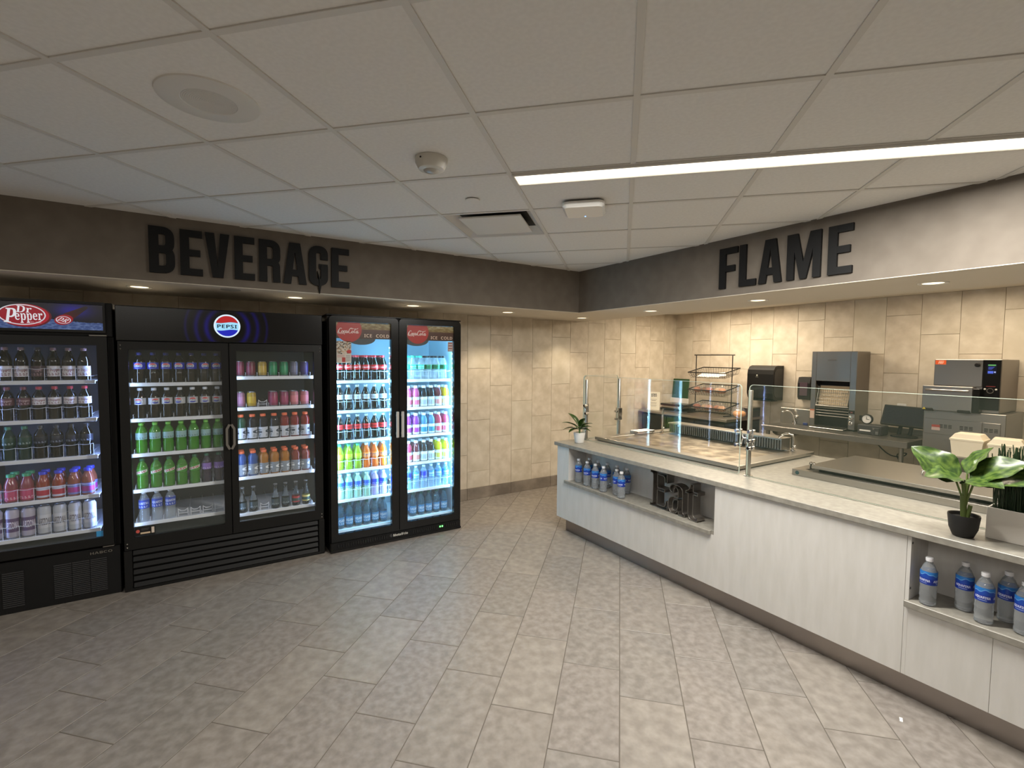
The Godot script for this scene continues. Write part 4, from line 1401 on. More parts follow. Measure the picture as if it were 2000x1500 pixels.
const ORD := ["first", "second", "third", "fourth", "fifth", "sixth", "seventh", "eighth"]
const SHELF := ["top shelf", "second shelf", "third shelf", "fourth shelf", "fifth shelf", "bottom deck"]
var protos := {}

func put_drink(kind: String, at: Vector3, turn: float, label: String, group: String, scale_y := 1.0):
	var spec: Dictionary = D[kind]
	if not protos.has(kind):
		protos[kind] = drink(spec)
	var o: Node3D = protos[kind].duplicate()
	var cat := "can" if spec.shape in ["can", "tall_can"] else "bottle"
	o.name = numbered("drink_" + cat)
	add_child(o)
	o.position = at
	o.rotation.y = turn
	if scale_y != 1.0:
		o.scale = Vector3(1, scale_y, 1)
	tag(o, label, cat, group)

# a row of drinks on one shelf: kinds from left to right ("" leaves the lane empty), and how many rows deep it shows
func stock(xs: Array, kinds: Array, y: float, z: float, shelf: String, where: String, deep := 1, step := 0.08):
	for r in deep:
		for k in kinds.size():
			if kinds[k] == "" or (r > 0 and where == "leftmost cooler" and k == 0):
				continue
			var d: String = D[kinds[k]].desc
			var lab := "%s, %s from left, %s, %s" % [d, ORD[k], shelf, where]
			if r > 0:
				lab = "%s, row %s, lane %s, %s, %s" % [d, ["two", "three", "four"][r - 1], ["one", "two", "three", "four", "five", "six", "seven", "eight"][k], shelf, where]
			put_drink(kinds[k], Vector3(xs[k] + rng.randf_range(-0.002, 0.002), y, z - r * step), rng.randf_range(-0.35, 0.35), lab, "drinks in the %s" % where)

# ---------------------------------------------------------------- coolers
func shelf_unit(parent: Node, x0: float, x1: float, y: float, zf: float, zb: float, lanes: Array, m_strip: Material, guard := 0.0):
	var s := hold("shelf", parent)
	var b := MB.new()
	b.box(Vector3(x0, y - 0.006, zb), Vector3(x1, y - 0.001, zf - 0.004))
	part(b, "board", M.wire_white, s)
	part(bx(Vector3(x0, y - 0.022, zf - 0.004), Vector3(x1, y + 0.004, zf + 0.002), 0.001), "price_strip", m_strip, s)
	var w := MB.new()
	for k in lanes.size() + 1:
		var x := 0.0
		if k == 0:
			x = lanes[0] - (lanes[1] - lanes[0]) / 2
		elif k == lanes.size():
			x = lanes[k - 1] + (lanes[1] - lanes[0]) / 2
		else:
			x = (lanes[k - 1] + lanes[k]) / 2
		if x < x0 - 0.001 or x > x1 + 0.001:
			continue
		var hgt := guard if guard > 0 else 0.035
		w.tube([Vector3(x, y, zf - 0.006), Vector3(x, y + hgt, zf - 0.006)], 0.0016, 5)
		w.tube([Vector3(x, y + 0.03, zf - 0.006), Vector3(x, y + 0.03, zb + 0.05)], 0.0014, 4)
	if guard > 0:
		var pts := []
		var step: float = lanes[1] - lanes[0]
		var n := lanes.size() * 6
		for i in n + 1:
			var x: float = lanes[0] - step / 2 + step * lanes.size() * i / n
			pts.append(Vector3(clampf(x, x0, x1), y + guard - 0.007 * absf(sin(PI * i / 6.0)), zf - 0.005))
		w.tube(pts, 0.0017, 5)
	part(w, "wire_divider", M.wire_white, s)

func lanes_of(first: float, step: float, n: int) -> Array:
	var a := []
	for k in n:
		a.append(first + k * step)
	return a

func cabinet(parent: Node, x0: float, x1: float, y0: float, y1: float, zf: float, zb: float, wall: float, skin: Material, liner: Material):
	var b := MB.new()
	b.box(Vector3(x0, y0, zb), Vector3(x0 + wall, y1, zf))
	b.box(Vector3(x1 - wall, y0, zb), Vector3(x1, y1, zf))
	b.box(Vector3(x0 + wall, y0, zb), Vector3(x1 - wall, y1, zb + wall))
	b.box(Vector3(x0 + wall, y0, zb + wall), Vector3(x1 - wall, y0 + 0.05, zf))
	b.box(Vector3(x0 + wall, y1 - 0.05, zb + wall), Vector3(x1 - wall, y1, zf))
	part(b, "cabinet", skin, parent)
	var l := MB.new()
	var e := 0.002
	l.box(Vector3(x0 + wall, y0 + 0.05, zb + wall), Vector3(x0 + wall + e, y1 - 0.05, zf))
	l.box(Vector3(x1 - wall - e, y0 + 0.05, zb + wall), Vector3(x1 - wall, y1 - 0.05, zf))
	l.box(Vector3(x0 + wall, y0 + 0.05, zb + wall), Vector3(x1 - wall, y1 - 0.05, zb + wall + e))
	l.box(Vector3(x0 + wall, y0 + 0.05, zb + wall), Vector3(x1 - wall, y0 + 0.05 + e, zf))
	l.box(Vector3(x0 + wall, y1 - 0.05 - e, zb + wall), Vector3(x1 - wall, y1 - 0.05, zf))
	part(l, "liner", liner, parent)

func glass_door(parent: Node, x0: float, x1: float, y0: float, y1: float, gx0: float, gx1: float, gy0: float, gy1: float, zf: float, m: Material, r := 0.0) -> Node3D:
	var d := hold("door", parent)
	var f := MB.new()
	var rr := maxf(r, 0.004)
	f.ring(round_rect(x0, x1, y0, y1, [0.004, 0.004, rr, rr]), round_rect(gx0, gx1, gy0, gy1, [0.003, 0.003, 0.003, 0.003]), zf - 0.045, zf)
	part(f, "frame", m, d)
	var g := MB.new()
	g.box(Vector3(gx0 + 0.0005, gy0 + 0.0005, zf - 0.022), Vector3(gx1 - 0.0005, gy1 - 0.0005, zf - 0.016))
	part(g, "pane", M.pane, d)
	return d

func led_strip(parent: Node, at: Vector3, h: float, toward: Vector3, c: Color, e: float, lit: float, dots: bool):
	# a slim channel with diodes, and its light just in front of them
	var y0 := at.y
	var b := MB.new()
	b.box(Vector3(at.x - 0.006, y0, at.z - 0.006), Vector3(at.x + 0.006, y0 + h, at.z + 0.006))
	part(b, "led_channel", M.white, parent)
	var d := MB.new()
	var out := toward.normalized() * 0.0075
	if dots:
		var n := int(h / 0.046)
		for k in n + 1:
			d.ball(Vector3(at.x, y0 + h * k / n, at.z) + out, 0.0065, 1.0, 8, 5)
	else:
		var lo := Vector3(at.x - 0.004, y0, at.z - 0.004) + out
		d.box(lo, lo + Vector3(0.008, h, 0.008))
	part(d, "led_strip", glow(c, e), parent)
	var z := -toward.normalized()
	area_light("cooler_led", at + Vector3(0, h / 2, 0) + toward.normalized() * 0.018, Vector2(0.012, h), c, lit, Basis(Vector3.UP.cross(z), Vector3.UP, z))

func coolers():
	drink_kinds()
	cooler_left()
	cooler_middle()
	cooler_bright()

func cooler_left():
	var zf := -4.265
	var t := thing("drink_cooler", Vector3(-0.915, 0, -4.6), 0, "tall black single-door drink cooler at the edge, ice picture on its lit header", "cooler")
	var h := hold("fixings", t, -t.position)
	h.name = "housing"
	cabinet(h, -1.30, -0.535, 0.34, 1.80, zf - 0.047, -4.96, 0.045, M.black, mat(rgb(60, 62, 70), 0.5))
	part(bx(Vector3(-1.30, 0.0, -4.96), Vector3(-0.535, 0.34, zf - 0.02), 0.004), "compressor_base", M.black, h)
	part(bx(Vector3(-1.30, 1.80, -4.96), Vector3(-0.535, 2.03, zf - 0.03), 0.004), "header_box", M.black, h)
	var o := -t.position
	# lit header picture
	var im := blank(640, 240, rgb(6, 5, 14))
	for y in 240:
		for x in 640:
			var g := exp(-pow((x - 500) / 90.0, 2) - pow((y - 60) / 70.0, 2)) + 0.6 * exp(-pow((x - 20) / 60.0, 2) - pow((y - 20) / 40.0, 2))
			im.set_pixel(x, y, Color(0.02 + 0.08 * g, 0.015 + 0.05 * g, 0.05 + 0.45 * g))
	var fn := FastNoiseLite.new()
	fn.seed = 5
	fn.noise_type = FastNoiseLite.TYPE_CELLULAR
	fn.frequency = 0.045
	for y in range(120, 240):
		for x in 640:
			var edge := 186.0 - 22.0 * sin(x * 0.009 - 0.6) + 14.0 * fn.get_noise_2d(x * 1.7, 3.0)
			if y > edge - 30:
				var q := clampf(0.5 + 0.7 * fn.get_noise_2d(x, y * 1.3), 0, 1)
				im.set_pixel(x, y, Color(0.2 + 0.6 * q, 0.28 + 0.6 * q, 0.48 + 0.52 * q))
	# tilted bottle lying in the ice
	for k in 60:
		var s := k / 60.0
		fill_ellipse(im, 478 + s * 84, 120 - s * 92, 26 - 17 * s, 38 - 24 * s, Color(0.30 - 0.2 * s, 0.04, 0.05))
	fill_ellipse(im, 458, 150, 40, 50, rgb(150, 16, 32), 0.5)
	fill_ellipse(im, 456, 152, 34, 34, rgb(228, 226, 232), 0.4)
	fill_ellipse(im, 456, 152, 30, 29, rgb(160, 18, 36), 0.4)
	draw_text(im, "DR", 456, 152, 46, 34, rgb(235, 235, 240), true, 0.2, 0.45)
	# emblem: ring on a red oval with two lines of lettering
	fill_ellipse(im, 292, 124, 112, 104, rgb(96, 10, 24), 0.12)
	fill_ellipse(im, 286, 120, 108, 100, rgb(172, 18, 40), 0.1)
	fill_ellipse(im, 277, 116, 102, 92, rgb(226, 228, 234), 0.08)
	fill_ellipse(im, 277, 116, 96, 84, rgb(150, 12, 34), 0.08)
	draw_text(im, "D", 272, 66, 38, 60, rgb(240, 242, 246), true, 0.04, 0.03)
	draw_text(im, "r", 306, 76, 24, 42, rgb(240, 242, 246), true, 0.04, 0.03)
	draw_text(im, "P", 228, 126, 46, 128, rgb(240, 242, 246), true, 0.05, 0.03)
	draw_text(im, "epper", 306, 146, 118, 86, rgb(240, 242, 246), true, 0.04, -0.06)
	draw_text(im, "EST. 1885", 332, 182, 50, 13, rgb(230, 200, 205), true)
	var hm := mat(rgb(8, 8, 10), 0.25)
	hm.emission_enabled = true
	hm.emission_texture = as_tex(im)
	hm.emission_energy_multiplier = 0.75
	hm.texture_repeat = false
	var sg := MB.new()
	sg.quad(Vector3(-1.285, 1.842, zf - 0.02), Vector3(-0.585, 1.842, zf - 0.02), Vector3(-0.585, 2.012, zf - 0.02), Vector3(-1.285, 2.012, zf - 0.02), Vector3(0, 0, 1))
	part(sg, "header_sign", hm, t, o, "backlit header with red oval emblem over ice")
	var rim := MB.new()
	rim.ring(round_rect(-1.30, -0.572, 1.825, 2.03, [0.004, 0.004, 0.004, 0.004]), round_rect(-1.285, -0.585, 1.842, 2.012, [0.003, 0.003, 0.003, 0.003]), zf - 0.04, zf - 0.008)
	part(rim, "header_frame", M.black_satin, t, o)
	# door
	var d := glass_door(t, -1.29, -0.567, 0.36, 1.80, -1.245, -0.622, 0.42, 1.742, zf, M.black_satin)
	d.position = o
	part(bx(Vector3(-0.66, 1.802, zf - 0.03), Vector3(-0.567, 1.812, zf - 0.004), 0.002), "hinge", M.steel_dull, d)
	part(bx(Vector3(-0.63, 0.345, zf - 0.03), Vector3(-0.567, 0.354, zf - 0.004), 0.002), "hinge", M.steel_dull, d)
	var sk := MB.new()
	sk.quad(Vector3(-0.662, 0.424, zf - 0.0155), Vector3(-0.626, 0.424, zf - 0.0155), Vector3(-0.626, 0.462, zf - 0.0155), Vector3(-0.662, 0.462, zf - 0.0155), Vector3(0, 0, 1))
	part(sk, "energy_sticker", mat(rgb(60, 150, 210), 0.4), d)
	# base grilles and maker's plate
	for q in [[-0.885, -0.797], [-0.793, -0.703], [-0.699, -0.612], [-1.13, -1.03]]:
		var g := MB.new()
		var y := 0.045
		while y < 0.275:
			g.box(Vector3(q[0], y, zf - 0.021), Vector3(q[1], y + 0.006, zf - 0.012))
			y += 0.013
		part(g, "grille", M.dark_grey, t, o)
	var tm := TextMesh.new()
	tm.text = "HABCO"
	tm.font = font()
	tm.font_size = 24
	tm.pixel_size = 0.028 / 24.0
	tm.depth = 0.002
	var nm := part(tm, "name_plate", M.steel_dull, t, Vector3(-0.64, 0.312, zf - 0.018) + o, "HABCO in silver capitals")
	nm.scale = Vector3(1.3, 0.85, 1)
	# shelves and drinks
	var lanes := lanes_of(-1.176, 0.0775, 7)
	var ys := [1.50, 1.24, 0.98, 0.704, 0.463]
	for y in ys:
		shelf_unit(t, -1.25, -0.648, y, -4.355, -4.9, lanes, M.shelf_white, 0.085)
	for c in t.get_children():
		if c.name.begins_with("shelf"):
			c.position = o
	led_strip(h, Vector3(-0.605, 0.46, -4.345), 1.25, Vector3(-0.75, 0, -0.65), Color(0.62, 0.74, 1.0), 2.2, 0.4, false)
	led_strip(h, Vector3(-1.24, 0.46, -4.345), 1.25, Vector3(0.75, 0, -0.65), Color(0.62, 0.74, 1.0), 2.2, 0.3, false)
	var w := "leftmost cooler"
	var z := -4.40
	stock(lanes, ["dark_cola", "white_cola", "white_cola", "dark_cola", "white_cola", "white_cola", "white_cola"], ys[0], z, SHELF[0], w)
	stock(lanes, ["maroon_cola", "maroon_cola", "maroon_cola", "red_cap_cola", "red_cap_cola", "red_cap_cola", "red_cap_cola"], ys[1], z, SHELF[1], w)
	stock(lanes, ["ginger", "ginger", "ginger", "root_beer", "root_beer", "root_beer", "root_beer"], ys[2], z, SHELF[2], w)
	stock(lanes, ["juice_violet", "juice_green_cap", "juice_green_cap", "juice_red", "juice_red", "juice_violet", "juice_violet"], ys[3], z, SHELF[3], w, 2)
	stock(lanes, ["purple_can", "purple_can", "purple_can", "pale_can", "pale_can", "pale_can", "pale_can"], ys[4], z, SHELF[4], w)

func cooler_middle():
	var zf := -4.255
	var t := thing("drink_cooler", Vector3(0.155, 0, -4.6), 0, "wide black two-door drink cooler with round tricolour emblem on its header", "cooler")
	var o := -t.position
	var h := hold("housing", t, o)
	cabinet(h, -0.515, 0.822, 0.30, 1.775, zf - 0.047, -4.96, 0.035, M.black, mat(rgb(56, 58, 62), 0.5))
	part(bx(Vector3(-0.515, 0.0, -4.96), Vector3(0.822, 0.30, zf - 0.03), 0.004), "compressor_base", M.black, h)
	part(bx(Vector3(-0.52, 1.775, -4.96), Vector3(0.827, 2.02, zf - 0.01), 0.004), "header_box", M.black_satin, h)
	# header: printed rings of dots round the emblem
	var im := blank(640, 116, Color(0, 0, 0))
	for y in 116:
		for x in 640:
			var p := Vector2((x - 316), (y - 62) * 0.9)
			var r := p.length()
			var v := 0.0
			for q in [[66.0, 9.0, 0.8], [97.0, 8.0, 0.62], [128.0, 5.0, 0.45]]:
				v += q[2] * exp(-pow((r - q[0]) / q[1], 2))
			v *= clampf(absf(p.x) / maxf(r, 1.0), 0, 1) * (0.75 + 0.25 * float((x + y) & 1))
			im.set_pixel(x, y, Color(0.10 * v, 0.06 * v, 0.62 * v))
	var hm := mat(rgb(6, 6, 8), 0.22)
	hm.emission_enabled = true
	hm.emission_texture = as_tex(im)
	hm.emission_energy_multiplier = 0.6
	hm.texture_repeat = false
	var sg := MB.new()
	sg.quad(Vector3(-0.515, 1.782, zf - 0.008), Vector3(0.822, 1.782, zf - 0.008), Vector3(0.822, 2.014, zf - 0.008), Vector3(-0.515, 2.014, zf - 0.008), Vector3(0, 0, 1))
	part(sg, "header_sign", hm, t, o, "black header with dotted blue rings")
	var em := blank(256, 256, Color(0.86, 0.93, 1.0))
	for y in 256:
		for x in 256:
			var p := Vector2(x - 128, y - 128) / 112.0
			if p.length() < 1.0:
				var up := -0.33 + 0.06 * sin(p.x * 3.0 + 0.4) * -1.0
				var dn := 0.40 - 0.06 * sin(p.x * 3.0 + 0.2)
				if p.y < up:
					im_set(em, x, y, rgb(178, 22, 28))
				elif p.y > dn:
					im_set(em, x, y, rgb(16, 28, 176))
				else:
					im_set(em, x, y, Color(0.62, 0.86, 0.98))
	draw_text(em, "PEPSI", 128, 132, 190, 40, rgb(6, 24, 44))
	var emm := mat(rgb(30, 30, 34), 0.3)
	emm.emission_enabled = true
	emm.emission_texture = as_tex(em)
	emm.emission_energy_multiplier = 1.0
	var e := MB.new()
	for k in 40:
		var a0 := TAU * k / 40
		var a1 := TAU * (k + 1) / 40
		var c0 := Vector2(cos(a0), sin(a0))
		var c1 := Vector2(cos(a1), sin(a1))
		e.tri(Vector3(0, 0, 0), Vector3(c0.x, c0.y, 0) * 0.087, Vector3(c1.x, c1.y, 0) * 0.087, Vector3(0, 0, 1), Vector3(0, 0, 1), Vector3(0, 0, 1), Vector2(0.5, 0.5), Vector2(0.5 + c0.x / 2, 0.5 - c0.y / 2), Vector2(0.5 + c1.x / 2, 0.5 - c1.y / 2))
		e.quad(Vector3(c0.x * 0.087, c0.y * 0.087, 0), Vector3(c1.x * 0.087, c1.y * 0.087, 0), Vector3(c1.x * 0.087, c1.y * 0.087, -0.006), Vector3(c0.x * 0.087, c0.y * 0.087, -0.006), Vector3(c0.x, c0.y, 0), Vector2(0.01, 0.5), Vector2(0.01, 0.5), Vector2(0.01, 0.5), Vector2(0.01, 0.5))
	part(e, "emblem_sign", emm, t, Vector3(0.143, 1.902, zf - 0.001) + o, "round red, white and blue lit emblem reading PEPSI")
	# doors
	var dl := glass_door(t, -0.51, 0.146, 0.30, 1.772, -0.455, 0.10, 0.385, 1.716, zf, M.black_satin)
	var dr := glass_door(t, 0.152, 0.818, 0.30, 1.772, 0.198, 0.756, 0.382, 1.716, zf, M.black_satin)
	dl.position = o
	dr.position = o
	for q in [[dl, 0.130, 1.0], [dr, 0.167, -1.0]]:
		var hb := MB.new()
		var s: float = q[2]
		hb.xf = Transform3D(Basis.IDENTITY, Vector3(q[1], 1.06, zf))
		hb.stroke([Vector2(s * 0.012, -0.095), Vector2(-s * 0.006, -0.06), Vector2(-s * 0.006, 0.06), Vector2(s * 0.012, 0.095)], 0.016, 0.0, 0.028)
		part(hb, "handle", mat(rgb(108, 104, 98), 0.4), q[0])
	for q in [[dl, -0.495], [dr, 0.803]]:
		for y in [1.745, 1.72, 0.345, 0.32]:
			var sc := MB.new()
			sc.ball(Vector3(q[1], y, zf), 0.0055, 1.0, 8, 4)
			part(sc, "hinge_screw", M.steel_dull, q[0])
	var st := blank(96, 48, rgb(14, 14, 16))
	fill_ellipse(st, 14, 22, 9, 10, rgb(206, 90, 80))
	st.fill_rect(Rect2i(26, 30, 46, 10), rgb(214, 190, 160))
	st.fill_rect(Rect2i(30, 8, 38, 3), rgb(90, 88, 86))
	st.fill_rect(Rect2i(30, 15, 34, 3), rgb(90, 88, 86))
	st.fill_rect(Rect2i(78, 4, 14, 36), rgb(214, 200, 186))
	var sq := MB.new()
	sq.quad(Vector3(-0.452, 0.389, zf - 0.0155), Vector3(-0.335, 0.389, zf - 0.0155), Vector3(-0.335, 0.448, zf - 0.0155), Vector3(-0.452, 0.448, zf - 0.0155), Vector3(0, 0, 1))
	part(sq, "sticker", print_mat(st), dl)
	# louvered base
	var ly := 0.275
	for k in 6:
		var lv := MB.new()
		lv.xf = Transform3D(Basis(Vector3.RIGHT, -0.55), Vector3(0.153, ly - k * 0.047, zf - 0.012))
		lv.bev(Vector3(-0.62, -0.02, -0.006), Vector3(0.62, 0.016, 0.006), 0.003)
		part(lv, "louver", M.black, t, o)
	for x in [-0.505, 0.79]:
		part(bx(Vector3(x - 0.012, 0.004, zf - 0.03), Vector3(x + 0.035, 0.295, zf - 0.002), 0.003), "base_stile", M.black_satin, t, o)
	part(bx(Vector3(-0.515, 0.0, zf - 0.03), Vector3(0.822, 0.02, zf - 0.001), 0.002), "base_rail", M.black_satin, t, o)
	# centre mullion inside
	part(bx(Vector3(0.115, 0.35, zf - 0.075), Vector3(0.183, 1.72, zf - 0.048)), "mullion", M.black, h)
	var ll := lanes_of(-0.408, 0.0793, 7)
	var lr := lanes_of(0.226, 0.0797, 7)
	var yl := [1.474, 1.216, 0.962, 0.70, 0.456]
	var yr := [1.512, 1.265, 1.005, 0.71, 0.415]
	for y in yl:
		shelf_unit(t, -0.462, 0.112, y, -4.355, -4.9, ll, M.shelf_white)
	for y in yr:
		shelf_unit(t, 0.19, 0.765, y, -4.355, -4.9, lr, M.shelf_white)
	for c in t.get_children():
		if c.name.begins_with("shelf"):
			c.position = o
	var cold := Color(0.72, 0.84, 1.0)
	led_strip(h, Vector3(-0.4735, 0.42, -4.315), 1.28, Vector3(0.9, 0, -0.3), cold, 5.0, 0.11, true)
	led_strip(h, Vector3(0.775, 0.42, -4.335), 1.28, Vector3(-0.7, 0, -0.7), cold, 0.4, 0.11, false)
	led_strip(h, Vector3(0.186, 0.42, -4.322), 1.28, Vector3(0.9, 0, -0.3), cold, 5.0, 0.09, true)
	var z := -4.40
	var w := "middle cooler's left door"
	stock(ll, ["blue_cola", "blue_cola", "blue_cola", "blue_cola", "blue_cola", "blue_cola", "blue_cola"], yl[0], z, SHELF[0], w)
	stock(ll, ["silver_cola", "silver_cola", "silver_cola", "silver_cola", "silver_cola", "silver_cola", "silver_cola"], yl[1], z, SHELF[1], w)
	stock(ll, ["lime_cap", "lime_cap", "lime_cap", "lime_cap", "lime_cap", "lime_cap", "lime_cap"], yl[2], z, SHELF[2], w, 2)
	stock(ll, ["dew", "dew", "dew", "dew", "dew", "violet_soda", "violet_soda"], yl[3], z, SHELF[3], w)
	stock(ll, ["water_blue", "water_blue", "water_blue", "", "", "", ""], yl[4], z, SHELF[4], w)
	w = "middle cooler's right door"
	stock(lr, ["can_maroon", "can_maroon", "can_yellow", "can_green", "can_green", "can_silver", "can_indigo"], yr[0], z, SHELF[0], w)
	stock(lr, ["can_mauve", "can_gold", "", "can_magenta", "can_magenta", "can_pink", "can_pink"], yr[1], z, SHELF[1], w, 2, 0.07)
	stock(lr, ["sport_green", "sport_black", "sport_black", "sport_black", "sport_red", "sport_red", "sport_red"], yr[2], z, SHELF[2], w)
	stock(lr, ["sport_blue", "sport_blue", "sport_amber", "sport_amber", "sport_amber", "sport_russet", "sport_russet"], yr[3], z, SHELF[3], w, 2)
	stock(lr, ["glass_plain", "glass_plain", "", "glass_plain", "glass_plain", "glass_red", "glass_gold"], yr[4], z, SHELF[4], w)
	# empty lanes show their clear pushers
	for q in [[ll, 3, yl[4]], [ll, 4, yl[4]], [ll, 5, yl[4]], [ll, 6, yl[4]], [lr, 2, yr[4]], [lr, 2, yr[1]]]:
		var x: float = q[0][q[1]]
		var pb := MB.new()
		pb.stroke([Vector2(-0.03, 0.0), Vector2(-0.03, 0.055), Vector2(-0.012, 0.04), Vector2(0.012, 0.04), Vector2(0.03, 0.055), Vector2(0.03, 0.0)], 0.004, -0.004, 0.004)
		pb.stroke([Vector2(-0.03, 0.022), Vector2(0.03, 0.022)], 0.004, -0.004, 0.004)
		part(pb, "lane_pusher", M.wire_white, t, Vector3(x, q[2], -4.40) + o)

func im_set(im: Image, x: int, y: int, c: Color):
	im.set_pixel(x, y, c)

func cooler_bright():
	var zf := -4.20
	var t := thing("drink_cooler", Vector3(1.475, 0, -4.58), 0, "bright blue-lit two-door drink cooler with red disc banners, beside the tiled wall", "cooler")
	var o := -t.position
	var h := hold("housing", t, o)
	var white := mat(rgb(206, 222, 232), 0.45)
	cabinet(h, 0.862, 2.085, 0.09, 2.025, zf - 0.047, -4.95, 0.04, M.black, white)
	var top := MB.new()
	top.bev(Vector3(0.85, 2.022, -4.95), Vector3(2.09, 2.034, zf - 0.02), 0.004)
	part(top, "top_cap", M.black_gloss, h)
	# base grille
	part(bx(Vector3(0.862, 0.0, -4.95), Vector3(2.088, 0.09, zf - 0.012), 0.006), "base", M.black, h)
	var g := MB.new()
	var x := 0.92
	while x < 2.05:
		if absf(x - 1.47) > 0.12 and absf(x - 1.88) > 0.04:
			g.box(Vector3(x, 0.04, zf - 0.014), Vector3(x + 0.013, 0.07, zf - 0.008))
		x += 0.021
	part(g, "base_grille", M.black_gloss, h)
	part(bx(Vector3(0.862, 0.0, zf - 0.02), Vector3(2.09, 0.022, zf - 0.004), 0.004), "base_lip", M.black_gloss, h)
	var tm := TextMesh.new()
	tm.text = "MetalFrio"
	tm.font = font()
	tm.font_size = 24
	tm.pixel_size = 0.03 / 24.0
	tm.depth = 0.002
	part(tm, "name_plate", M.plastic_white, h, Vector3(1.475, 0.057, zf - 0.009), "small white maker's name")
	var dot := MB.new()
	clamp_knob(dot, Vector3(1.388, 0.057, zf - 0.013), Vector3(0, 0, 1), 0.014, 0.004)
	part(dot, "maker_emblem", M.dark_grey, h)
	var ld := MB.new()
	for q in [1.862, 1.885]:
		ld.box(Vector3(q, 0.048, zf - 0.012), Vector3(q + 0.012, 0.062, zf - 0.008))
	part(ld, "indicator_light", glow(Color(0.15, 1.0, 0.3), 2.5), h)
	# doors with rounded top corners
	var doors := []
	doors.append(glass_door(t, 0.868, 1.460, 0.095, 2.02, 0.925, 1.394, 0.157, 1.972, zf, M.black_gloss, 0.035))
	doors.append(glass_door(t, 1.466, 2.078, 0.095, 2.02, 1.540, 2.010, 0.160, 1.972, zf, M.black_gloss, 0.035))
	for d in doors:
		d.position = o
	# banner print
	var im := blank(512, 154, rgb(88, 30, 12))
	var fn := FastNoiseLite.new()
	fn.seed = 9
	fn.frequency = 0.02
	for y in 154:
		for xx in 512:
			var q := 0.5 + 0.5 * fn.get_noise_2d(xx, y * 2)
			var c := rgb(92, 32, 12).lerp(rgb(58, 18, 8), clampf(y / 154.0 + 0.3 * (q - 0.5), 0, 1))
			if y < 64:
				c = rgb(182, 178, 140).lerp(rgb(120, 92, 40), clampf(q * 1.3 - 0.25 + y / 110.0, 0, 1))
			im.set_pixel(xx, y, c)
	fill_ellipse(im, 120, 70, 116, 122, rgb(176, 22, 26))
	script_logo(im, 22, 52, 1.9, rgb(232, 222, 220))
	draw_text(im, "ICE", 296, 122, 74, 32, rgb(222, 196, 176))
	draw_text(im, "COLD", 436, 122, 128, 32, rgb(222, 196, 176))
	var bm := print_mat(im, 0.3)
	var red := blank(16, 16, rgb(176, 22, 26))
	for q in [[doors[0], 0.925, 1.394], [doors[1], 1.540, 2.010]]:
		var b := MB.new()
		var z := zf - 0.0235
		b.quad(Vector3(q[1], 1.833, z), Vector3(q[2], 1.833, z), Vector3(q[2], 1.971, z), Vector3(q[1], 1.971, z), Vector3(0, 0, 1))
		part(b, "banner", bm, q[0], Vector3.ZERO, "brown banner with red disc and ICE COLD lettering")
		# lower part of the disc hangs below the banner
		var s := MB.new()
		var c := Vector2(q[1] + 120.0 / 512 * (q[2] - q[1]), 1.971 - 70.0 / 154 * 0.138)
		var r: float = 116.0 / 512 * (q[2] - q[1])
		var pts := PackedVector2Array()
		for k in 25:
			var a := PI + PI * k / 24
			pts.append(c + Vector2(cos(a) * r, sin(a) * r))
		var low := Geometry2D.intersect_polygons(pts, PackedVector2Array([Vector2(q[1], 1.7), Vector2(q[2], 1.7), Vector2(q[2], 1.833), Vector2(q[1], 1.833)]))
		s.prism(low[0], z - 0.0006, z)
		part(s, "banner_disc", print_mat(red, 0.3), q[0])
		var s2 := MB.new()
		pts = PackedVector2Array()
		for k in 17:
			var a := PI + PI * k / 16
			pts.append(Vector2(q[1] + 0.215 * (1.0 if q[0] == doors[0] else 0.45), 1.833) + Vector2(cos(a) * 0.12, sin(a) * 0.052))
		var lo2 := Geometry2D.intersect_polygons(pts, PackedVector2Array([Vector2(q[1], 1.7), Vector2(q[2], 1.7), Vector2(q[2], 1.833), Vector2(q[1], 1.833)]))
		s2.prism(lo2[0], z - 0.003, z - 0.002)
		part(s2, "disc_shadow", mat(rgb(58, 66, 74), 0.5), q[0])  # flat grey shape below the banner, painted as the shadow of the disc
	# paper notice inside the first door, sticker inside the second
	var pim := blank(96, 192, rgb(206, 196, 184))
	var r2 := RandomNumberGenerator.new()
	r2.seed = 3
	for k in 150:
		pim.fill_rect(Rect2i(r2.randi_range(0, 88), r2.randi_range(0, 108), r2.randi_range(4, 12), r2.randi_range(3, 9)), [rgb(60, 48, 40), rgb(150, 120, 92), rgb(214, 206, 196), rgb(30, 26, 24), rgb(196, 150, 110)][k % 5])
	fill_ellipse(pim, 82, 92, 16, 16, rgb(190, 24, 30))
	pim.fill_rect(Rect2i(0, 114, 96, 78), rgb(206, 198, 190))
	pim.fill_rect(Rect2i(36, 144, 22, 40), rgb(176, 40, 40))
	for k in 4:
		pim.fill_rect(Rect2i(6, 122 + k * 6, 46, 2), rgb(190, 90, 90))
		pim.fill_rect(Rect2i(62, 126 + k * 14, 26, 6), rgb(150, 146, 146))
	var nb := MB.new()
	nb.quad(Vector3(0.928, 1.625, zf - 0.0235), Vector3(1.052, 1.625, zf - 0.0235), Vector3(1.052, 1.81, zf - 0.0235), Vector3(0.928, 1.81, zf - 0.0235), Vector3(0, 0, 1))
	part(nb, "notice", print_mat(pim, 0.6), doors[0])
	var sim := blank(32, 64, rgb(176, 150, 146))
	for k in 6:
		sim.fill_rect(Rect2i(5, 5 + k * 9, 22, 5), [rgb(150, 60, 60), rgb(214, 206, 200)][k % 2])
	var sb := MB.new()
	sb.quad(Vector3(1.952, 1.735, zf - 0.0235), Vector3(2.006, 1.735, zf - 0.0235), Vector3(2.006, 1.825, zf - 0.0235), Vector3(1.952, 1.825, zf - 0.0235), Vector3(0, 0, 1))
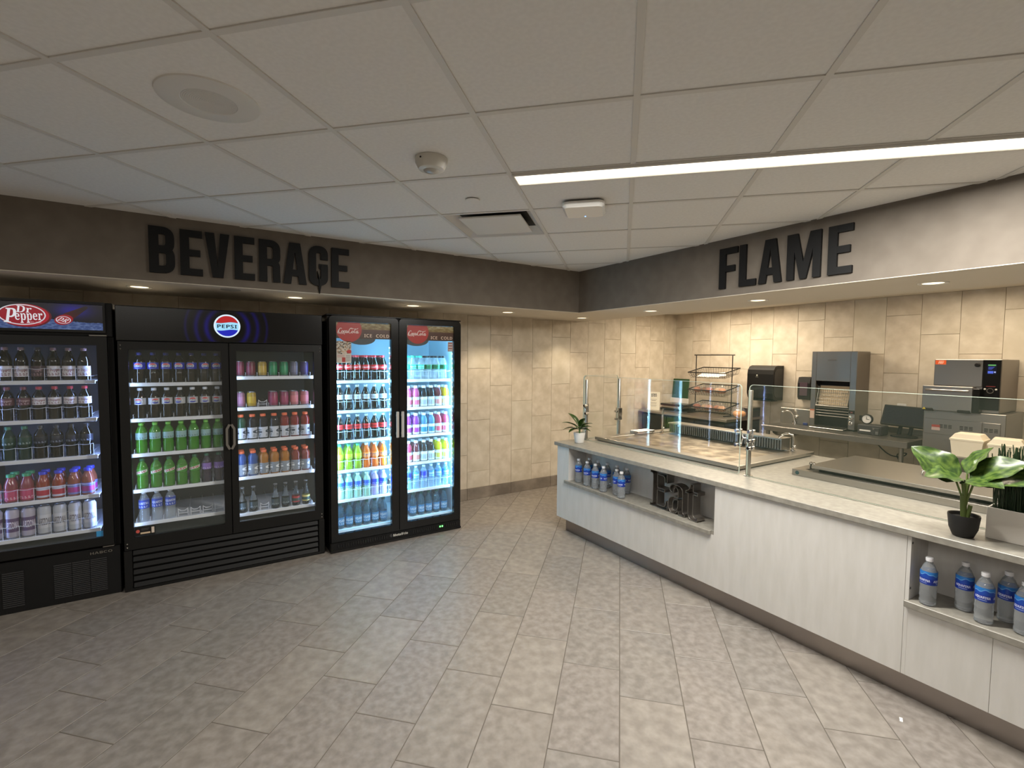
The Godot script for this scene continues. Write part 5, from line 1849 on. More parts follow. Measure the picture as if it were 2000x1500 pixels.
	part(sb, "sticker", print_mat(sim, 0.6), doors[1])
	for q in [[doors[0], 1.441], [doors[1], 1.488]]:
		var hb := MB.new()
		hb.bev(Vector3(q[1] - 0.013, 0.955, zf + 0.018), Vector3(q[1] + 0.013, 1.19, zf + 0.03), 0.004)
		hb.box(Vector3(q[1] - 0.008, 0.98, zf - 0.001), Vector3(q[1] + 0.008, 1.0, zf + 0.02))
		hb.box(Vector3(q[1] - 0.008, 1.145, zf - 0.001), Vector3(q[1] + 0.008, 1.165, zf + 0.02))
		part(hb, "handle", mat(rgb(176, 172, 168), 0.35), q[0])
	part(bx(Vector3(1.44, 0.12, zf - 0.075), Vector3(1.495, 1.98, zf - 0.048)), "mullion", white, h)
	# shelves
	var l1 := lanes_of(0.977, 0.0772, 6)
	var l2 := lanes_of(1.603, 0.0772, 6)
	var ys := [1.468, 1.206, 0.943, 0.681, 0.42]
	for y in ys:
		shelf_unit(t, 0.938, 1.43, y, -4.31, -4.88, l1, M.shelf_white, 0.085)
		shelf_unit(t, 1.562, 2.022, y, -4.31, -4.88, l2, M.shelf_white, 0.085)
	for c in t.get_children():
		if c.name.begins_with("shelf"):
			c.position = o
	part(bx(Vector3(0.903, 0.142, -4.88), Vector3(2.044, 0.16, -4.29)), "deck", white, h)
	var cyan := Color(0.52, 0.83, 1.0)
	for q in [[0.914, 1.0, 0.9], [1.408, -1.0, 0.9], [1.53, 1.0, 0.9], [2.03, -1.0, 0.9]]:
		led_strip(h, Vector3(q[0], 0.42, -4.275), 1.34, Vector3(q[1] * 0.55, 0, -0.6 if false else 0.35), Color(0.75, 0.95, 1.0), 9.0, 0.12, true)
		area_light("cooler_led", Vector3(q[0] + q[1] * 0.012, 1.09, -4.285), Vector2(0.012, 1.34), cyan, q[2], Basis(Vector3.UP.cross(-Vector3(q[1] * 0.75, 0, -0.65).normalized()), Vector3.UP, -Vector3(q[1] * 0.75, 0, -0.65).normalized()))
	var z := -4.355
	var w := "brightest cooler's left door"
	stock(l1, ["red_cola", "red_cola", "red_cola", "red_cola", "red_cola", "red_cola"], ys[0], z, SHELF[0], w, 4)
	stock(l1, ["grey_cola", "grey_cola", "grey_cola", "grey_cola", "grey_cola", "grey_cola"], ys[1], z, SHELF[1], w)
	stock(l1, ["low_red_cola", "low_red_cola", "low_red_cola", "low_red_cola", "low_red_cola", "low_red_cola"], ys[2], z, SHELF[2], w)
	stock(l1, ["lime_soda", "lime_soda", "lime_soda", "orange_soda", "orange_soda", "orange_soda"], ys[3], z, SHELF[3], w, 2)
	stock(l1, ["pale_drink", "pale_drink", "pale_drink", "pale_drink", "lavender_drink", "lavender_drink"], ys[4], z, SHELF[4], w, 2)
	stock(l1, ["dark_water", "dark_water", "dark_water", "dark_water", "dark_water", "dark_water"], 0.161, z, SHELF[5], w, 2)
	w = "brightest cooler's right door"
	var l5 := lanes_of(1.65, 0.08, 5)
	stock(l5, ["teal_soda", "teal_soda", "green_soda", "green_soda", "green_soda"], ys[0], z, SHELF[0], w, 4)
	stock(l2, ["vitamin_pink", "vitamin_pink", "vitamin_black", "vitamin_black", "vitamin_maroon", "vitamin_yellow"], ys[1], z, SHELF[1], w, 2)
	stock(l2, ["vitamin_purple", "vitamin_purple", "vitamin_blue", "vitamin_blue", "vitamin_rose", "vitamin_rose"], ys[2], z, SHELF[2], w, 2)
	stock(l2, ["vitamin_rose", "vitamin_maroon", "vitamin_black", "vitamin_black", "vitamin_lemon", "vitamin_lemon"], ys[3], z, SHELF[3], w, 2)
	stock(l2, ["deep_water", "ice_water", "deep_water", "ice_water", "ice_water", "ice_water"], ys[4], z, SHELF[4], w)
	stock(l5, ["dark_water", "dark_water", "dark_water", "dark_water", "dark_water"], 0.161, z, SHELF[5], w, 2)

# ---------------------------------------------------------------- raised lettering on the soffit
func corner_path(pts: Array, r: float) -> Array:
	# polyline with its inner corners rounded
	var out := [pts[0]]
	for i in range(1, pts.size() - 1):
		var a: Vector2 = pts[i - 1]
		var b: Vector2 = pts[i]
		var c: Vector2 = pts[i + 1]
		var rr := minf(r, minf(a.distance_to(b), b.distance_to(c)) * 0.5)
		var p0 := b + (a - b).normalized() * rr
		var p1 := b + (c - b).normalized() * rr
		for k in 7:
			var t := k / 6.0
			out.append(p0.lerp(b, t).lerp(b.lerp(p1, t), t))
	out.append(pts[pts.size() - 1])
	return out

func letter(ch: String, w: float, h: float) -> MB:
	var b := MB.new()
	var t := h * 0.172
	var d := 0.02
	var rect := func(x0: float, y0: float, x1: float, y1: float): b.box(Vector3(x0, y0, 0), Vector3(x1, y1, d - 0.0004 * b.v.size() / 36.0))
	var poly := func(p: Array): b.prism(PackedVector2Array(p), 0, d - 0.0006 * b.v.size() / 60.0)
	match ch:
		"E":
			rect.call(0, 0, t, h)
			rect.call(t, 0, w, t * 0.88)
			rect.call(t, h / 2 - t * 0.42, w * 0.9, h / 2 + t * 0.42)
			rect.call(t, h - t * 0.88, w, h)
		"F":
			rect.call(0, 0, t, h)
			rect.call(t, h / 2 - t * 0.52, w * 0.86, h / 2 + t * 0.36)
			rect.call(t, h - t * 0.88, w, h)
		"L":
			rect.call(0, 0, t, h)
			rect.call(t, 0, w, t * 0.88)
		"V":
			poly.call([Vector2(0, h), Vector2(t * 1.08, h), Vector2(w / 2, h * 0.24), Vector2(w - t * 1.08, h), Vector2(w, h), Vector2(w / 2 + t * 0.62, 0), Vector2(w / 2 - t * 0.62, 0)])
		"A":
			poly.call([Vector2(0, 0), Vector2(t * 1.0, 0), Vector2(w * 0.5, h * 0.78), Vector2(w * 0.5, h), Vector2(w * 0.5 - t * 0.72, h)])
			poly.call([Vector2(w, 0), Vector2(w - t * 1.0, 0), Vector2(w * 0.5, h * 0.78), Vector2(w * 0.5, h), Vector2(w * 0.5 + t * 0.72, h)])
			var f0 := 0.19
			var f1 := 0.35
			poly.call([Vector2(t * 0.5 + (w * 0.5 - t) * f0, h * f0), Vector2(w - t * 0.5 - (w * 0.5 - t) * f0, h * f0), Vector2(w - t * 0.5 - (w * 0.5 - t) * f1, h * f1), Vector2(t * 0.5 + (w * 0.5 - t) * f1, h * f1)])
		"M":
			poly.call([Vector2(0, 0), Vector2(0, h), Vector2(t * 1.3, h), Vector2(w / 2, h * 0.36), Vector2(w - t * 1.3, h), Vector2(w, h), Vector2(w, 0), Vector2(w - t * 0.92, 0), Vector2(w - t * 0.92, h * 0.62), Vector2(w / 2 + t * 0.38, 0), Vector2(w / 2 - t * 0.38, 0), Vector2(t * 0.92, h * 0.62), Vector2(t * 0.92, 0)])
		"B", "R":
			rect.call(0, 0, t, h)
			var s := t * 0.92
			var r := s * 1.15
			var my := h * 0.515 if ch == "B" else h * 0.47
			var upx := w - s / 2 - (0.012 * w if ch == "B" else 0.0)
			b.stroke(corner_path([Vector2(t * 0.5, h - s / 2), Vector2(upx, h - s / 2), Vector2(upx, my), Vector2(t * 0.5, my)], r), s, 0.0003, d - 0.0006)
			if ch == "B":
				b.stroke(corner_path([Vector2(t * 0.5, my), Vector2(w - s / 2, my), Vector2(w - s / 2, s / 2), Vector2(t * 0.5, s / 2)], r), s, 0.0006, d - 0.0012)
			else:
				b.stroke(corner_path([Vector2(t, my), Vector2(w - s * 0.55, my - s * 0.05), Vector2(w - s * 0.55, h * 0.2), Vector2(w - s * 0.5, 0)], r), s, 0.0006, d - 0.0012)
		"G":
			var s := t
			b.stroke(corner_path([Vector2(w - s / 2, h * 0.66), Vector2(w - s / 2, h - s / 2), Vector2(s / 2, h - s / 2), Vector2(s / 2, s / 2), Vector2(w - s / 2, s / 2), Vector2(w - s / 2, h * 0.51)], s * 1.25), s, 0.0003, d - 0.0006)
			rect.call(w * 0.54, h * 0.43, w, h * 0.555)
	return b

func signs():
	var t := thing("lettering_sign", Vector3(0.35, 2.235, SOF_Z + 0.0005), 0, "raised black capitals reading BEVERAGE on the soffit", "sign")
	for q in [["B", -0.306, -0.163], ["E", -0.133, -0.002], ["V", 0.013, 0.163], ["E", 0.192, 0.322], ["R", 0.351, 0.494], ["A", 0.514, 0.679], ["G", 0.696, 0.838], ["E", 0.866, 1.002]]:
		part(letter(q[0], q[2] - q[1], 0.31), "letter", M.letter, t, Vector3(q[1] - 0.35, 0, 0), "black letter " + q[0])
	t = thing("lettering_sign", Vector3(SOF_X - 0.0005, 2.235, -1.9), -PI / 2, "raised black capitals reading FLAME on the soffit", "sign")
	for q in [["F", -2.37, -2.219], ["L", -2.202, -2.071], ["A", -2.05, -1.882], ["M", -1.847, -1.628], ["E", -1.584, -1.443]]:
		part(letter(q[0], q[2] - q[1], 0.309), "letter", M.letter, t, Vector3(q[1] + 1.9, 0, 0), "black letter " + q[0])

# ---------------------------------------------------------------- things on the counter
func water_niches():
	# label print of the still water bottles
	var im := blank(384, 96, rgb(22, 66, 160))
	for y in 40:
		for x in 384:
			var m := sin(x * 0.05) * 6 + sin(x * 0.113) * 4
			if y < 18 + m:
				im.set_pixel(x, y, rgb(40, 112, 186))
			elif y < 24 + m:
				im.set_pixel(x, y, rgb(96, 150, 206))
	im.fill_rect(Rect2i(0, 50, 384, 40), rgb(18, 44, 148))
	for cx in [64, 192, 320]:
		draw_text(im, "AQUAFINA", cx, 67, 104, 21, rgb(236, 240, 248))
		im.fill_rect(Rect2i(cx - 30, 82, 60, 3), rgb(180, 200, 230))
	var lm := print_mat(im, 0.35)
	D.niche_water = {"shape": "water", "body": wet(Color(0.88, 0.90, 0.92), 0.033, 0.2), "label": lm, "cap": mat(rgb(226, 226, 230), 0.4), "desc": ""}
	# eleven on the left shelf
	var left := [[2.925, -3.43], [3.03, -3.40], [2.915, -3.30], [3.02, -3.27], [2.91, -3.185], [3.025, -3.155], [2.905, -3.075], [3.03, -3.04], [2.93, -2.94], [3.035, -2.925], [2.895, -2.85]]
	var say := ["water bottle at the plant end of the counter's far niche", "water bottle second in back row, far niche", "water bottle second in front row, far niche", "water bottle third in back row, far niche", "water bottle third in front row, far niche", "water bottle fourth in back row, far niche", "water bottle fourth in front row, far niche", "water bottle fifth in back row, far niche", "water bottle between front and back rows, far niche", "water bottle last of back row, far niche, towards the metal letters", "water bottle foremost of the far niche, nearest the metal letters"]
	for k in left.size():
		put_drink("niche_water", Vector3(left[k][0], 0.5245, left[k][1]), -PI / 2 + rng.randf_range(-0.5, 0.5), say[k], "water bottles in the counter niches")
	var right := [[2.905, -0.832], [2.985, -0.722], [2.915, -0.637], [3.02, -0.585], [2.94, -0.515]]
	say = ["water bottle alone beside the near niche's side wall", "second water bottle from the near niche's side wall", "water bottle in front, third along the near niche", "water bottle behind, fourth along the near niche", "water bottle cut off by the picture edge in the near niche"]
	for k in right.size():
		put_drink("niche_water", Vector3(right[k][0], 0.5185, right[k][1]), -PI / 2 - 0.25 + rng.randf_range(-0.3, 0.3), say[k], "water bottles in the counter niches", 1.03)

func eat_sign():
	var t := thing("marquee_letters", Vector3(2.985, 0.5245, -2.38), 0, "dark metal marquee letters spelling Eat on the niche shelf", "sign")
	t.rotation.y = -PI / 2 - 0.10
	var x := -0.22
	for q in [["E", 0.19, 0.285], ["a", 0.165, 0.225], ["t", 0.115, 0.265]]:
		var tm := TextMesh.new()
		tm.text = q[0]
		tm.font = font(true, true)
		tm.font_size = 96
		tm.pixel_size = 0.01
		tm.depth = 0.1
		tm.curve_step = 2.0
		var arr := tm.get_mesh_arrays()
		var vs: PackedVector3Array = arr[Mesh.ARRAY_VERTEX]
		var ns: PackedVector3Array = arr[Mesh.ARRAY_NORMAL]
		var ids: PackedInt32Array = arr[Mesh.ARRAY_INDEX]
		if ids.is_empty():
			for i in vs.size():
				ids.append(i)
		var lo := Vector3(1e9, 1e9, 1e9)
		var hi := -lo
		for p in vs:
			lo = lo.min(p)
			hi = hi.max(p)
		var face := MB.new()
		var wall := MB.new()
		var rim := MB.new()
		var fit := func(p: Vector3, z: float): return Vector3((p.x - lo.x) / (hi.x - lo.x) * q[1], (p.y - lo.y) / (hi.y - lo.y) * q[2], z)
		for i in range(0, ids.size(), 3):
			var nn: Vector3 = ns[ids[i]]
			var a := vs[ids[i]]
			var b := vs[ids[i + 1]]
			var c := vs[ids[i + 2]]
			if nn.z > 0.5:
				face.tri(fit.call(a, 0.0), fit.call(b, 0.0), fit.call(c, 0.0), Vector3.BACK, Vector3.BACK, Vector3.BACK)
				face.tri(fit.call(a, -0.012), fit.call(b, -0.012), fit.call(c, -0.012), Vector3.FORWARD, Vector3.FORWARD, Vector3.FORWARD)
			elif absf(nn.z) < 0.5:
				var pts := []
				for p in [a, b, c]:
					pts.append(fit.call(p, -0.03 if p.z < (lo.z + hi.z) / 2 else 0.042))
				wall.tri(pts[0], pts[1], pts[2], nn, nn, nn)
				var inner := []
				for p in pts:
					inner.append(p - nn * 0.004)
				wall.tri(inner[0], inner[1], inner[2], -nn, -nn, -nn)
				var front := []
				for p in pts:
					if p.z > 0:
						front.append(p)
				if front.size() == 2 and front[0].distance_to(front[1]) > 0.001:
					var o: Vector3 = nn * 0.004
					rim.quad(front[0], front[1], front[1] - o, front[0] - o, Vector3.BACK)
					rim.tube([front[0] - o * 0.5, front[1] - o * 0.5], 0.0032, 5)
		var lt := hold("letter", t, Vector3(x, 0, 0))
		part(face, "letter_face", M.iron, lt)
		part(wall, "letter_wall", M.iron, lt)
		part(rim, "letter_rim", M.steel_dull, lt)
		var bulbs := MB.new()
		var spots := {"E": [[0.3, 0.12], [0.3, 0.36], [0.3, 0.6], [0.3, 0.86], [0.72, 0.9], [0.6, 0.52], [0.75, 0.1]], "a": [[0.3, 0.86], [0.66, 0.72], [0.66, 0.4], [0.24, 0.26], [0.68, 0.14]], "t": [[0.42, 0.86], [0.42, 0.5], [0.42, 0.2], [0.7, 0.08]]}
		for s in spots[q[0]]:
			bulbs.ball(Vector3(s[0] * q[1], s[1] * q[2], 0.006), 0.008, 1.0, 8, 5)
		part(bulbs, "bulb_sockets", M.steel, lt)
		x += q[1] + 0.004

func leaf_part(t: Node3D, m: Material, at: Vector3, yaw: float, pitch: float, l: float, w: float, droop: float, fold: float, wide := 0.45, wave := 0.0, roll := 0.0):
	var b := MB.new()
	b.xf = Transform3D(Basis(Vector3.UP, yaw) * Basis(Vector3.RIGHT, pitch) * Basis(Vector3.BACK, roll), at)
	b.leaf(l, w, droop, fold, wide, wave)
	part(b, "leaf", m, t)

func plants():
	# small plant in a fluted white pot
	var t := thing("potted_plant", Vector3(3.03, 0.8705, -3.55), 0, "small green plant in a fluted white pot at the far end of the counter", "plant")
	var b := MB.new()
	b.lathe([Vector2(0.0, 0.001), Vector2(0.04, 0.0), Vector2(0.043, 0.004), Vector2(0.055, 0.095), Vector2(0.052, 0.097), Vector2(0.047, 0.088), Vector2(0.0, 0.086)], 60, 0.045, 15)
	part(b, "pot", mat(rgb(222, 220, 216), 0.35), t)
	b = MB.new()
	b.tube([Vector3(0, 0.08, 0), Vector3(0.002, 0.13, 0), Vector3(0, 0.17, 0.002)], 0.008, 8)
	part(b, "stem", mat(rgb(70, 104, 44), 0.5), t)
	var gm := tex_mat(noise_tex(0.03, rgb(26, 50, 18), rgb(62, 92, 36), 128, 3, 81), 0.3)
	gm.backlight_enabled = true
	gm.backlight = Color(0.12, 0.2, 0.05)
	for q in [[0.2, 1.15, 0.24, 0.075], [1.25, 0.75, 0.23, 0.07], [2.3, 0.6, 0.21, 0.07], [3.3, 0.8, 0.22, 0.065], [4.3, 0.55, 0.23, 0.07], [5.3, 0.85, 0.22, 0.07], [0.8, 0.35, 0.19, 0.06], [2.9, 1.2, 0.19, 0.06], [5.0, 0.28, 0.18, 0.06], [1.7, 0.3, 0.18, 0.055], [3.8, 0.3, 0.17, 0.055]]:
		leaf_part(t, gm, Vector3(0, 0.12 + 0.012 * q[1], 0), q[0], q[1], q[2] * (0.86 - 0.32 * maxf(0.0, -sin(q[0]))), q[3] * 0.95, 0.75, 0.35, 0.55)
	# broad-leaved plant in a black pot
	t = thing("potted_plant", Vector3(2.966, 0.8705, -0.735), 0, "broad-leaved green plant in a black round pot on the counter", "plant")
	b = MB.new()
	b.lathe([Vector2(0.0, 0.001), Vector2(0.034, 0.0), Vector2(0.038, 0.003), Vector2(0.052, 0.04), Vector2(0.0585, 0.098), Vector2(0.0575, 0.104), Vector2(0.0535, 0.102), Vector2(0.05, 0.088), Vector2(0.0, 0.086)], 36)
	part(b, "pot", mat(rgb(22, 21, 21), 0.6), t)
	b = MB.new()
	b.lathe([Vector2(0.05, 0.084), Vector2(0.03, 0.088), Vector2(0.0, 0.089)], 20)
	part(b, "soil", mat(rgb(30, 27, 25), 0.95), t)
	var sm := mat(rgb(92, 108, 52), 0.5)
	var lm := tex_mat(noise_tex(0.018, rgb(32, 54, 20), rgb(80, 100, 42), 256, 4, 82), 0.33)
	lm.backlight_enabled = true
	lm.backlight = Color(0.08, 0.12, 0.03)
	var base := [Vector3(-0.004, 0.085, -0.006), Vector3(0.0, 0.085, 0.0), Vector3(0.004, 0.085, 0.008)]
	b = MB.new()
	b.tube([Vector3(0, 0.086, 0), Vector3(0.0, 0.14, -0.004), Vector3(0.0, 0.19, -0.006)], 0.0125, 10)
	b.tube([Vector3(0, 0.086, 0.012), Vector3(0.002, 0.15, 0.02)], 0.008, 8)
	part(b, "stem_base", sm, t)
	# petiole end, then leaf heading (yaw, pitch), length, width
	for q in [
		[Vector3(0.0, 0.250, -0.034), 0.15, 0.78, 0.225, 0.16, 0.30, 0.30, 0.75],
		[Vector3(-0.014, 0.268, -0.012), 0.85, 0.30, 0.15, 0.15, 0.55, 0.20, 0.25],
		[Vector3(0.0, 0.275, 0.012), PI + 0.05, 0.66, 0.215, 0.145, 0.5, 0.25, -0.75],
		[Vector3(-0.006, 0.262, 0.03), PI + 0.12, 0.34, 0.255, 0.13, 0.25, 0.25, -0.6],
		[Vector3(0.012, 0.29, 0.0), -PI / 2 - 0.9, 1.15, 0.16, 0.12, 0.35, 0.3, 0.0],
		[Vector3(-0.02, 0.262, 0.0), PI - 0.5, 0.28, 0.16, 0.14, 0.5, 0.25, -0.35]]:
		var pb := MB.new()
		var tip: Vector3 = q[0]
		pb.tube([Vector3(0, 0.12, 0), Vector3(tip.x * 0.35, 0.19, tip.z * 0.4), tip], 0.0042, 7)
		part(pb, "petiole", sm, t)
		leaf_part(t, lm, tip, q[1], q[2], q[3], q[4], q[5], q[6], 0.4, 0.10, q[7])
	# white trough of grass
	t = thing("planter_box", Vector3(3.09, 0.8705, -0.42), 0, "white rectangular planter of tall dark grass on the counter", "planter")
	b = MB.new()
	var hw := 0.055
	var hl := 0.255
	b.bev(Vector3(-hw, 0.0, -hl), Vector3(hw, 0.01, hl), 0.002)
	for s in [-1.0, 1.0]:
		b.bev(Vector3(s * (hw - 0.004) - 0.004, 0.006, -hl), Vector3(s * (hw - 0.004) + 0.004, 0.145, hl), 0.0015)
		b.bev(Vector3(-hw + 0.008, 0.006, s * (hl - 0.004) - 0.004), Vector3(hw - 0.008, 0.145, s * (hl - 0.004) + 0.004), 0.0015)
	part(b, "trough", mat(rgb(214, 208, 200), 0.45), t)
	part(bx(Vector3(-hw + 0.009, 0.01, -hl + 0.009), Vector3(hw - 0.009, 0.13, hl - 0.009)), "soil", mat(rgb(28, 26, 22), 0.95), t)
	var grass := MB.new()
	for k in 520:
		var p := Vector3(rng.randf_range(-0.042, 0.042), 0.128, rng.randf_range(-hl + 0.014, hl - 0.014))
		var hgt := rng.randf_range(0.2, 0.31)
		var lean := Vector3(rng.randf_range(-0.03, 0.008), 0, rng.randf_range(-0.03, 0.03))
		grass.tube([p, p + Vector3(0, hgt * 0.55, 0) + lean * 0.35, p + Vector3(0, hgt, 0) + lean], 0.0022, 3, false)
	var bl := part(grass, "grass_blades", mat(rgb(30, 52, 26), 0.45), t)
	bl.set_meta("kind", "stuff")

func counter_things():
	water_niches()
	eat_sign()
	plants()

# ---------------------------------------------------------------- kitchen behind the counter
func steel_table(called: String, lo: Vector3, hi: Vector3, label: String, lip := 0.055, shelf := 0.25) -> Node3D:
	var c := Vector3((lo.x + hi.x) / 2, 0, (lo.z + hi.z) / 2)
	var t := thing(called, c, 0, label, "table")
	var o := -c
	var b := MB.new()
	b.bev(Vector3(lo.x, hi.y - 0.006, lo.z), Vector3(hi.x, hi.y, hi.z), 0.002)
	b.bev(Vector3(lo.x, hi.y - lip, lo.z), Vector3(lo.x + 0.012, hi.y - 0.005, hi.z), 0.003)
	b.bev(Vector3(lo.x + 0.011, hi.y - lip, lo.z), Vector3(hi.x, hi.y - 0.005, lo.z + 0.012), 0.003)
	b.bev(Vector3(lo.x + 0.011, hi.y - lip, hi.z - 0.012), Vector3(hi.x, hi.y - 0.005, hi.z), 0.003)
	part(b, "table_top", M.steel_dark, t, o)
	for x in [lo.x + 0.05, hi.x - 0.06]:
		for z in [lo.z + 0.06, hi.z - 0.06]:
			var l := MB.new()
			l.cyl(Vector3.ZERO, 0.02, hi.y - 0.05, 12)
			part(l, "leg", M.steel_dull, t, Vector3(x, 0.001, z) + o)
	if shelf > 0:
		part(bx(Vector3(lo.x + 0.02, shelf, lo.z + 0.03), Vector3(hi.x - 0.02, shelf + 0.02, hi.z - 0.03), 0.003), "under_shelf", M.steel_dull, t, o)
	return t

func kitchen():
	var y := 0.94
	# black cabinet with steel top in the corner
	var t := thing("prep_cabinet", Vector3(5.8, 0, -4.27), 0, "black prep cabinet with steel top in the kitchen corner", "cabinet")
	var o := -t.position
	part(bx(Vector3(5.43, 0.08, -4.96), Vector3(6.17, y - 0.03, -3.6), 0.004), "body", M.black, t, o)
	part(bx(Vector3(5.46, 0.0, -4.94), Vector3(6.15, 0.08, -3.62)), "plinth", M.black, t, o)
	part(bx(Vector3(5.385, y - 0.032, -4.98), Vector3(6.185, y, -3.56), 0.003), "table_top", M.steel, t, o)
	for z in [-4.94, -4.49, -4.04]:
		part(bx(Vector3(5.415, 0.12, z), Vector3(5.431, y - 0.06, z + 0.43), 0.003), "door", M.black_gloss, t, o)
	# menu card standing on it
	var im := blank(96, 144, rgb(226, 220, 204))
	# two lines of heavy lettering too small to read
	for q in [[26, 14, 9], [38, 12, 7], [48, 13, 11], [62, 12, 8]]:
		im.fill_rect(Rect2i(q[0], q[1], q[2], 11), rgb(92, 90, 88))
		im.fill_rect(Rect2i(q[0] + 2, q[1] + 14, q[2], 10), rgb(104, 101, 98))
	for q in [[60, 52, 2], [68, 34, 3], [86, 50, 2], [94, 46, 2], [106, 50, 2], [114, 40, 2]]:
		im.fill_rect(Rect2i(48 - q[1] / 2, q[0], q[1], q[2]), rgb(120, 112, 100))
	t = thing("menu_card", Vector3(5.49, y + 0.0005, -4.80), -1.0, "cream upright card with printed lines on the corner cabinet", "card")
	var b := MB.new()
	b.xf = Transform3D(Basis(Vector3.RIGHT, -0.1), Vector3.ZERO)
	b.box(Vector3(-0.085, 0.0, -0.003), Vector3(0.085, 0.262, 0.0))
	part(b, "card_sheet", mat(rgb(226, 220, 204), 0.6), t)
	b = MB.new()
	b.xf = Transform3D(Basis(Vector3.RIGHT, -0.1), Vector3.ZERO)
	b.quad(Vector3(-0.083, 0.002, 0.0006), Vector3(0.083, 0.002, 0.0006), Vector3(0.083, 0.26, 0.0006), Vector3(-0.083, 0.26, 0.0006), Vector3(0, 0, 1))
	part(b, "card_print", print_mat(im, 0.6), t)
	b = MB.new()
	b.bev(Vector3(-0.07, 0.0, -0.08), Vector3(0.07, 0.008, -0.02), 0.002)
	part(b, "card_foot", M.clear_plastic, t)
	# countertop scale
	t = thing("kitchen_scale", Vector3(5.80, y + 0.0005, -4.62), 0, "low black and steel kitchen scale behind the menu card", "scale")
	part(bx(Vector3(-0.15, 0.0, -0.2), Vector3(0.15, 0.035, 0.19), 0.008), "base", M.black_gloss, t)
	part(bx(Vector3(-0.155, 0.034, -0.17), Vector3(0.155, 0.062, 0.13), 0.004), "platform", M.steel, t)
	part(bx(Vector3(-0.14, 0.062, -0.21), Vector3(0.14, 0.095, 0.20), 0.012), "cover", M.black_gloss, t)
	b = MB.new()
	b.xf = Transform3D(Basis(Vector3.BACK, PI / 2), Vector3(-0.14, 0.075, 0.18))
	b.lathe([Vector2(0.032, 0.0), Vector2(0.028, 0.02), Vector2(0.0, 0.02)], 16)
	part(b, "knob", M.black, t)
	# green cutting board, leaning on the wall
	t = thing("cutting_board", Vector3(6.12, y + 0.0005, -4.84), 0, "dark green cutting board leaning against the kitchen wall", "cutting board")
	b = MB.new()
	b.xf = Transform3D(Basis(Vector3.BACK, -0.09), Vector3.ZERO)
	b.bev(Vector3(-0.014, 0.14, -0.15), Vector3(0.002, 0.44, 0.14), 0.005)
	part(b, "board", mat(rgb(26, 70, 36), 0.5), t)
	b = MB.new()
	b.xf = Transform3D(Basis(Vector3.BACK, -0.09), Vector3.ZERO)
	b.bev(Vector3(-0.03, 0.0, -0.19), Vector3(-0.004, 0.145, 0.16), 0.005)
	part(b, "white_board", M.white, t)
	wire_rack(y)
	# roll of bread in a bag on the cabinet end
	t = thing("bread_bag", Vector3(5.78, y + 0.0005, -3.655), 0.3, "bag of golden bread rolls on the corner cabinet's end", "bread")
	for q in [[Vector3(0.03, 0.042, -0.03), 0.05, 0.75], [Vector3(0.02, 0.046, 0.036), 0.048, 0.8], [Vector3(-0.04, 0.036, 0.0), 0.044, 0.8]]:
		b = MB.new()
		b.ball(q[0], q[1], q[2], 14, 8)
		part(b, "bread_roll", mat(rgb(206, 148, 88), 0.6), t)
	b = MB.new()
	b.lathe([Vector2(0.0, 0.001), Vector2(0.075, 0.0), Vector2(0.09, 0.03), Vector2(0.088, 0.075), Vector2(0.06, 0.115), Vector2(0.02, 0.13), Vector2(0.03, 0.15)], 14, 0.06, 4)
	part(b, "plastic_bag", M.clear_plastic, t)
	t = thing("storage_box", Vector3(6.02, y + 0.0005, -3.66), 0, "small dark storage box beside the bread bag", "box")
	part(bx(Vector3(-0.11, 0, -0.04), Vector3(0.11, 0.11, 0.09), 0.006), "box_body", M.dark_grey, t)
	part(bx(Vector3(-0.113, 0.108, -0.043), Vector3(0.113, 0.12, 0.093), 0.004), "box_lid", M.steel_dull, t)
	wall_dispensers()
	sink_table()
	toaster()
	desk_things()
	oven()
	foam_boxes()

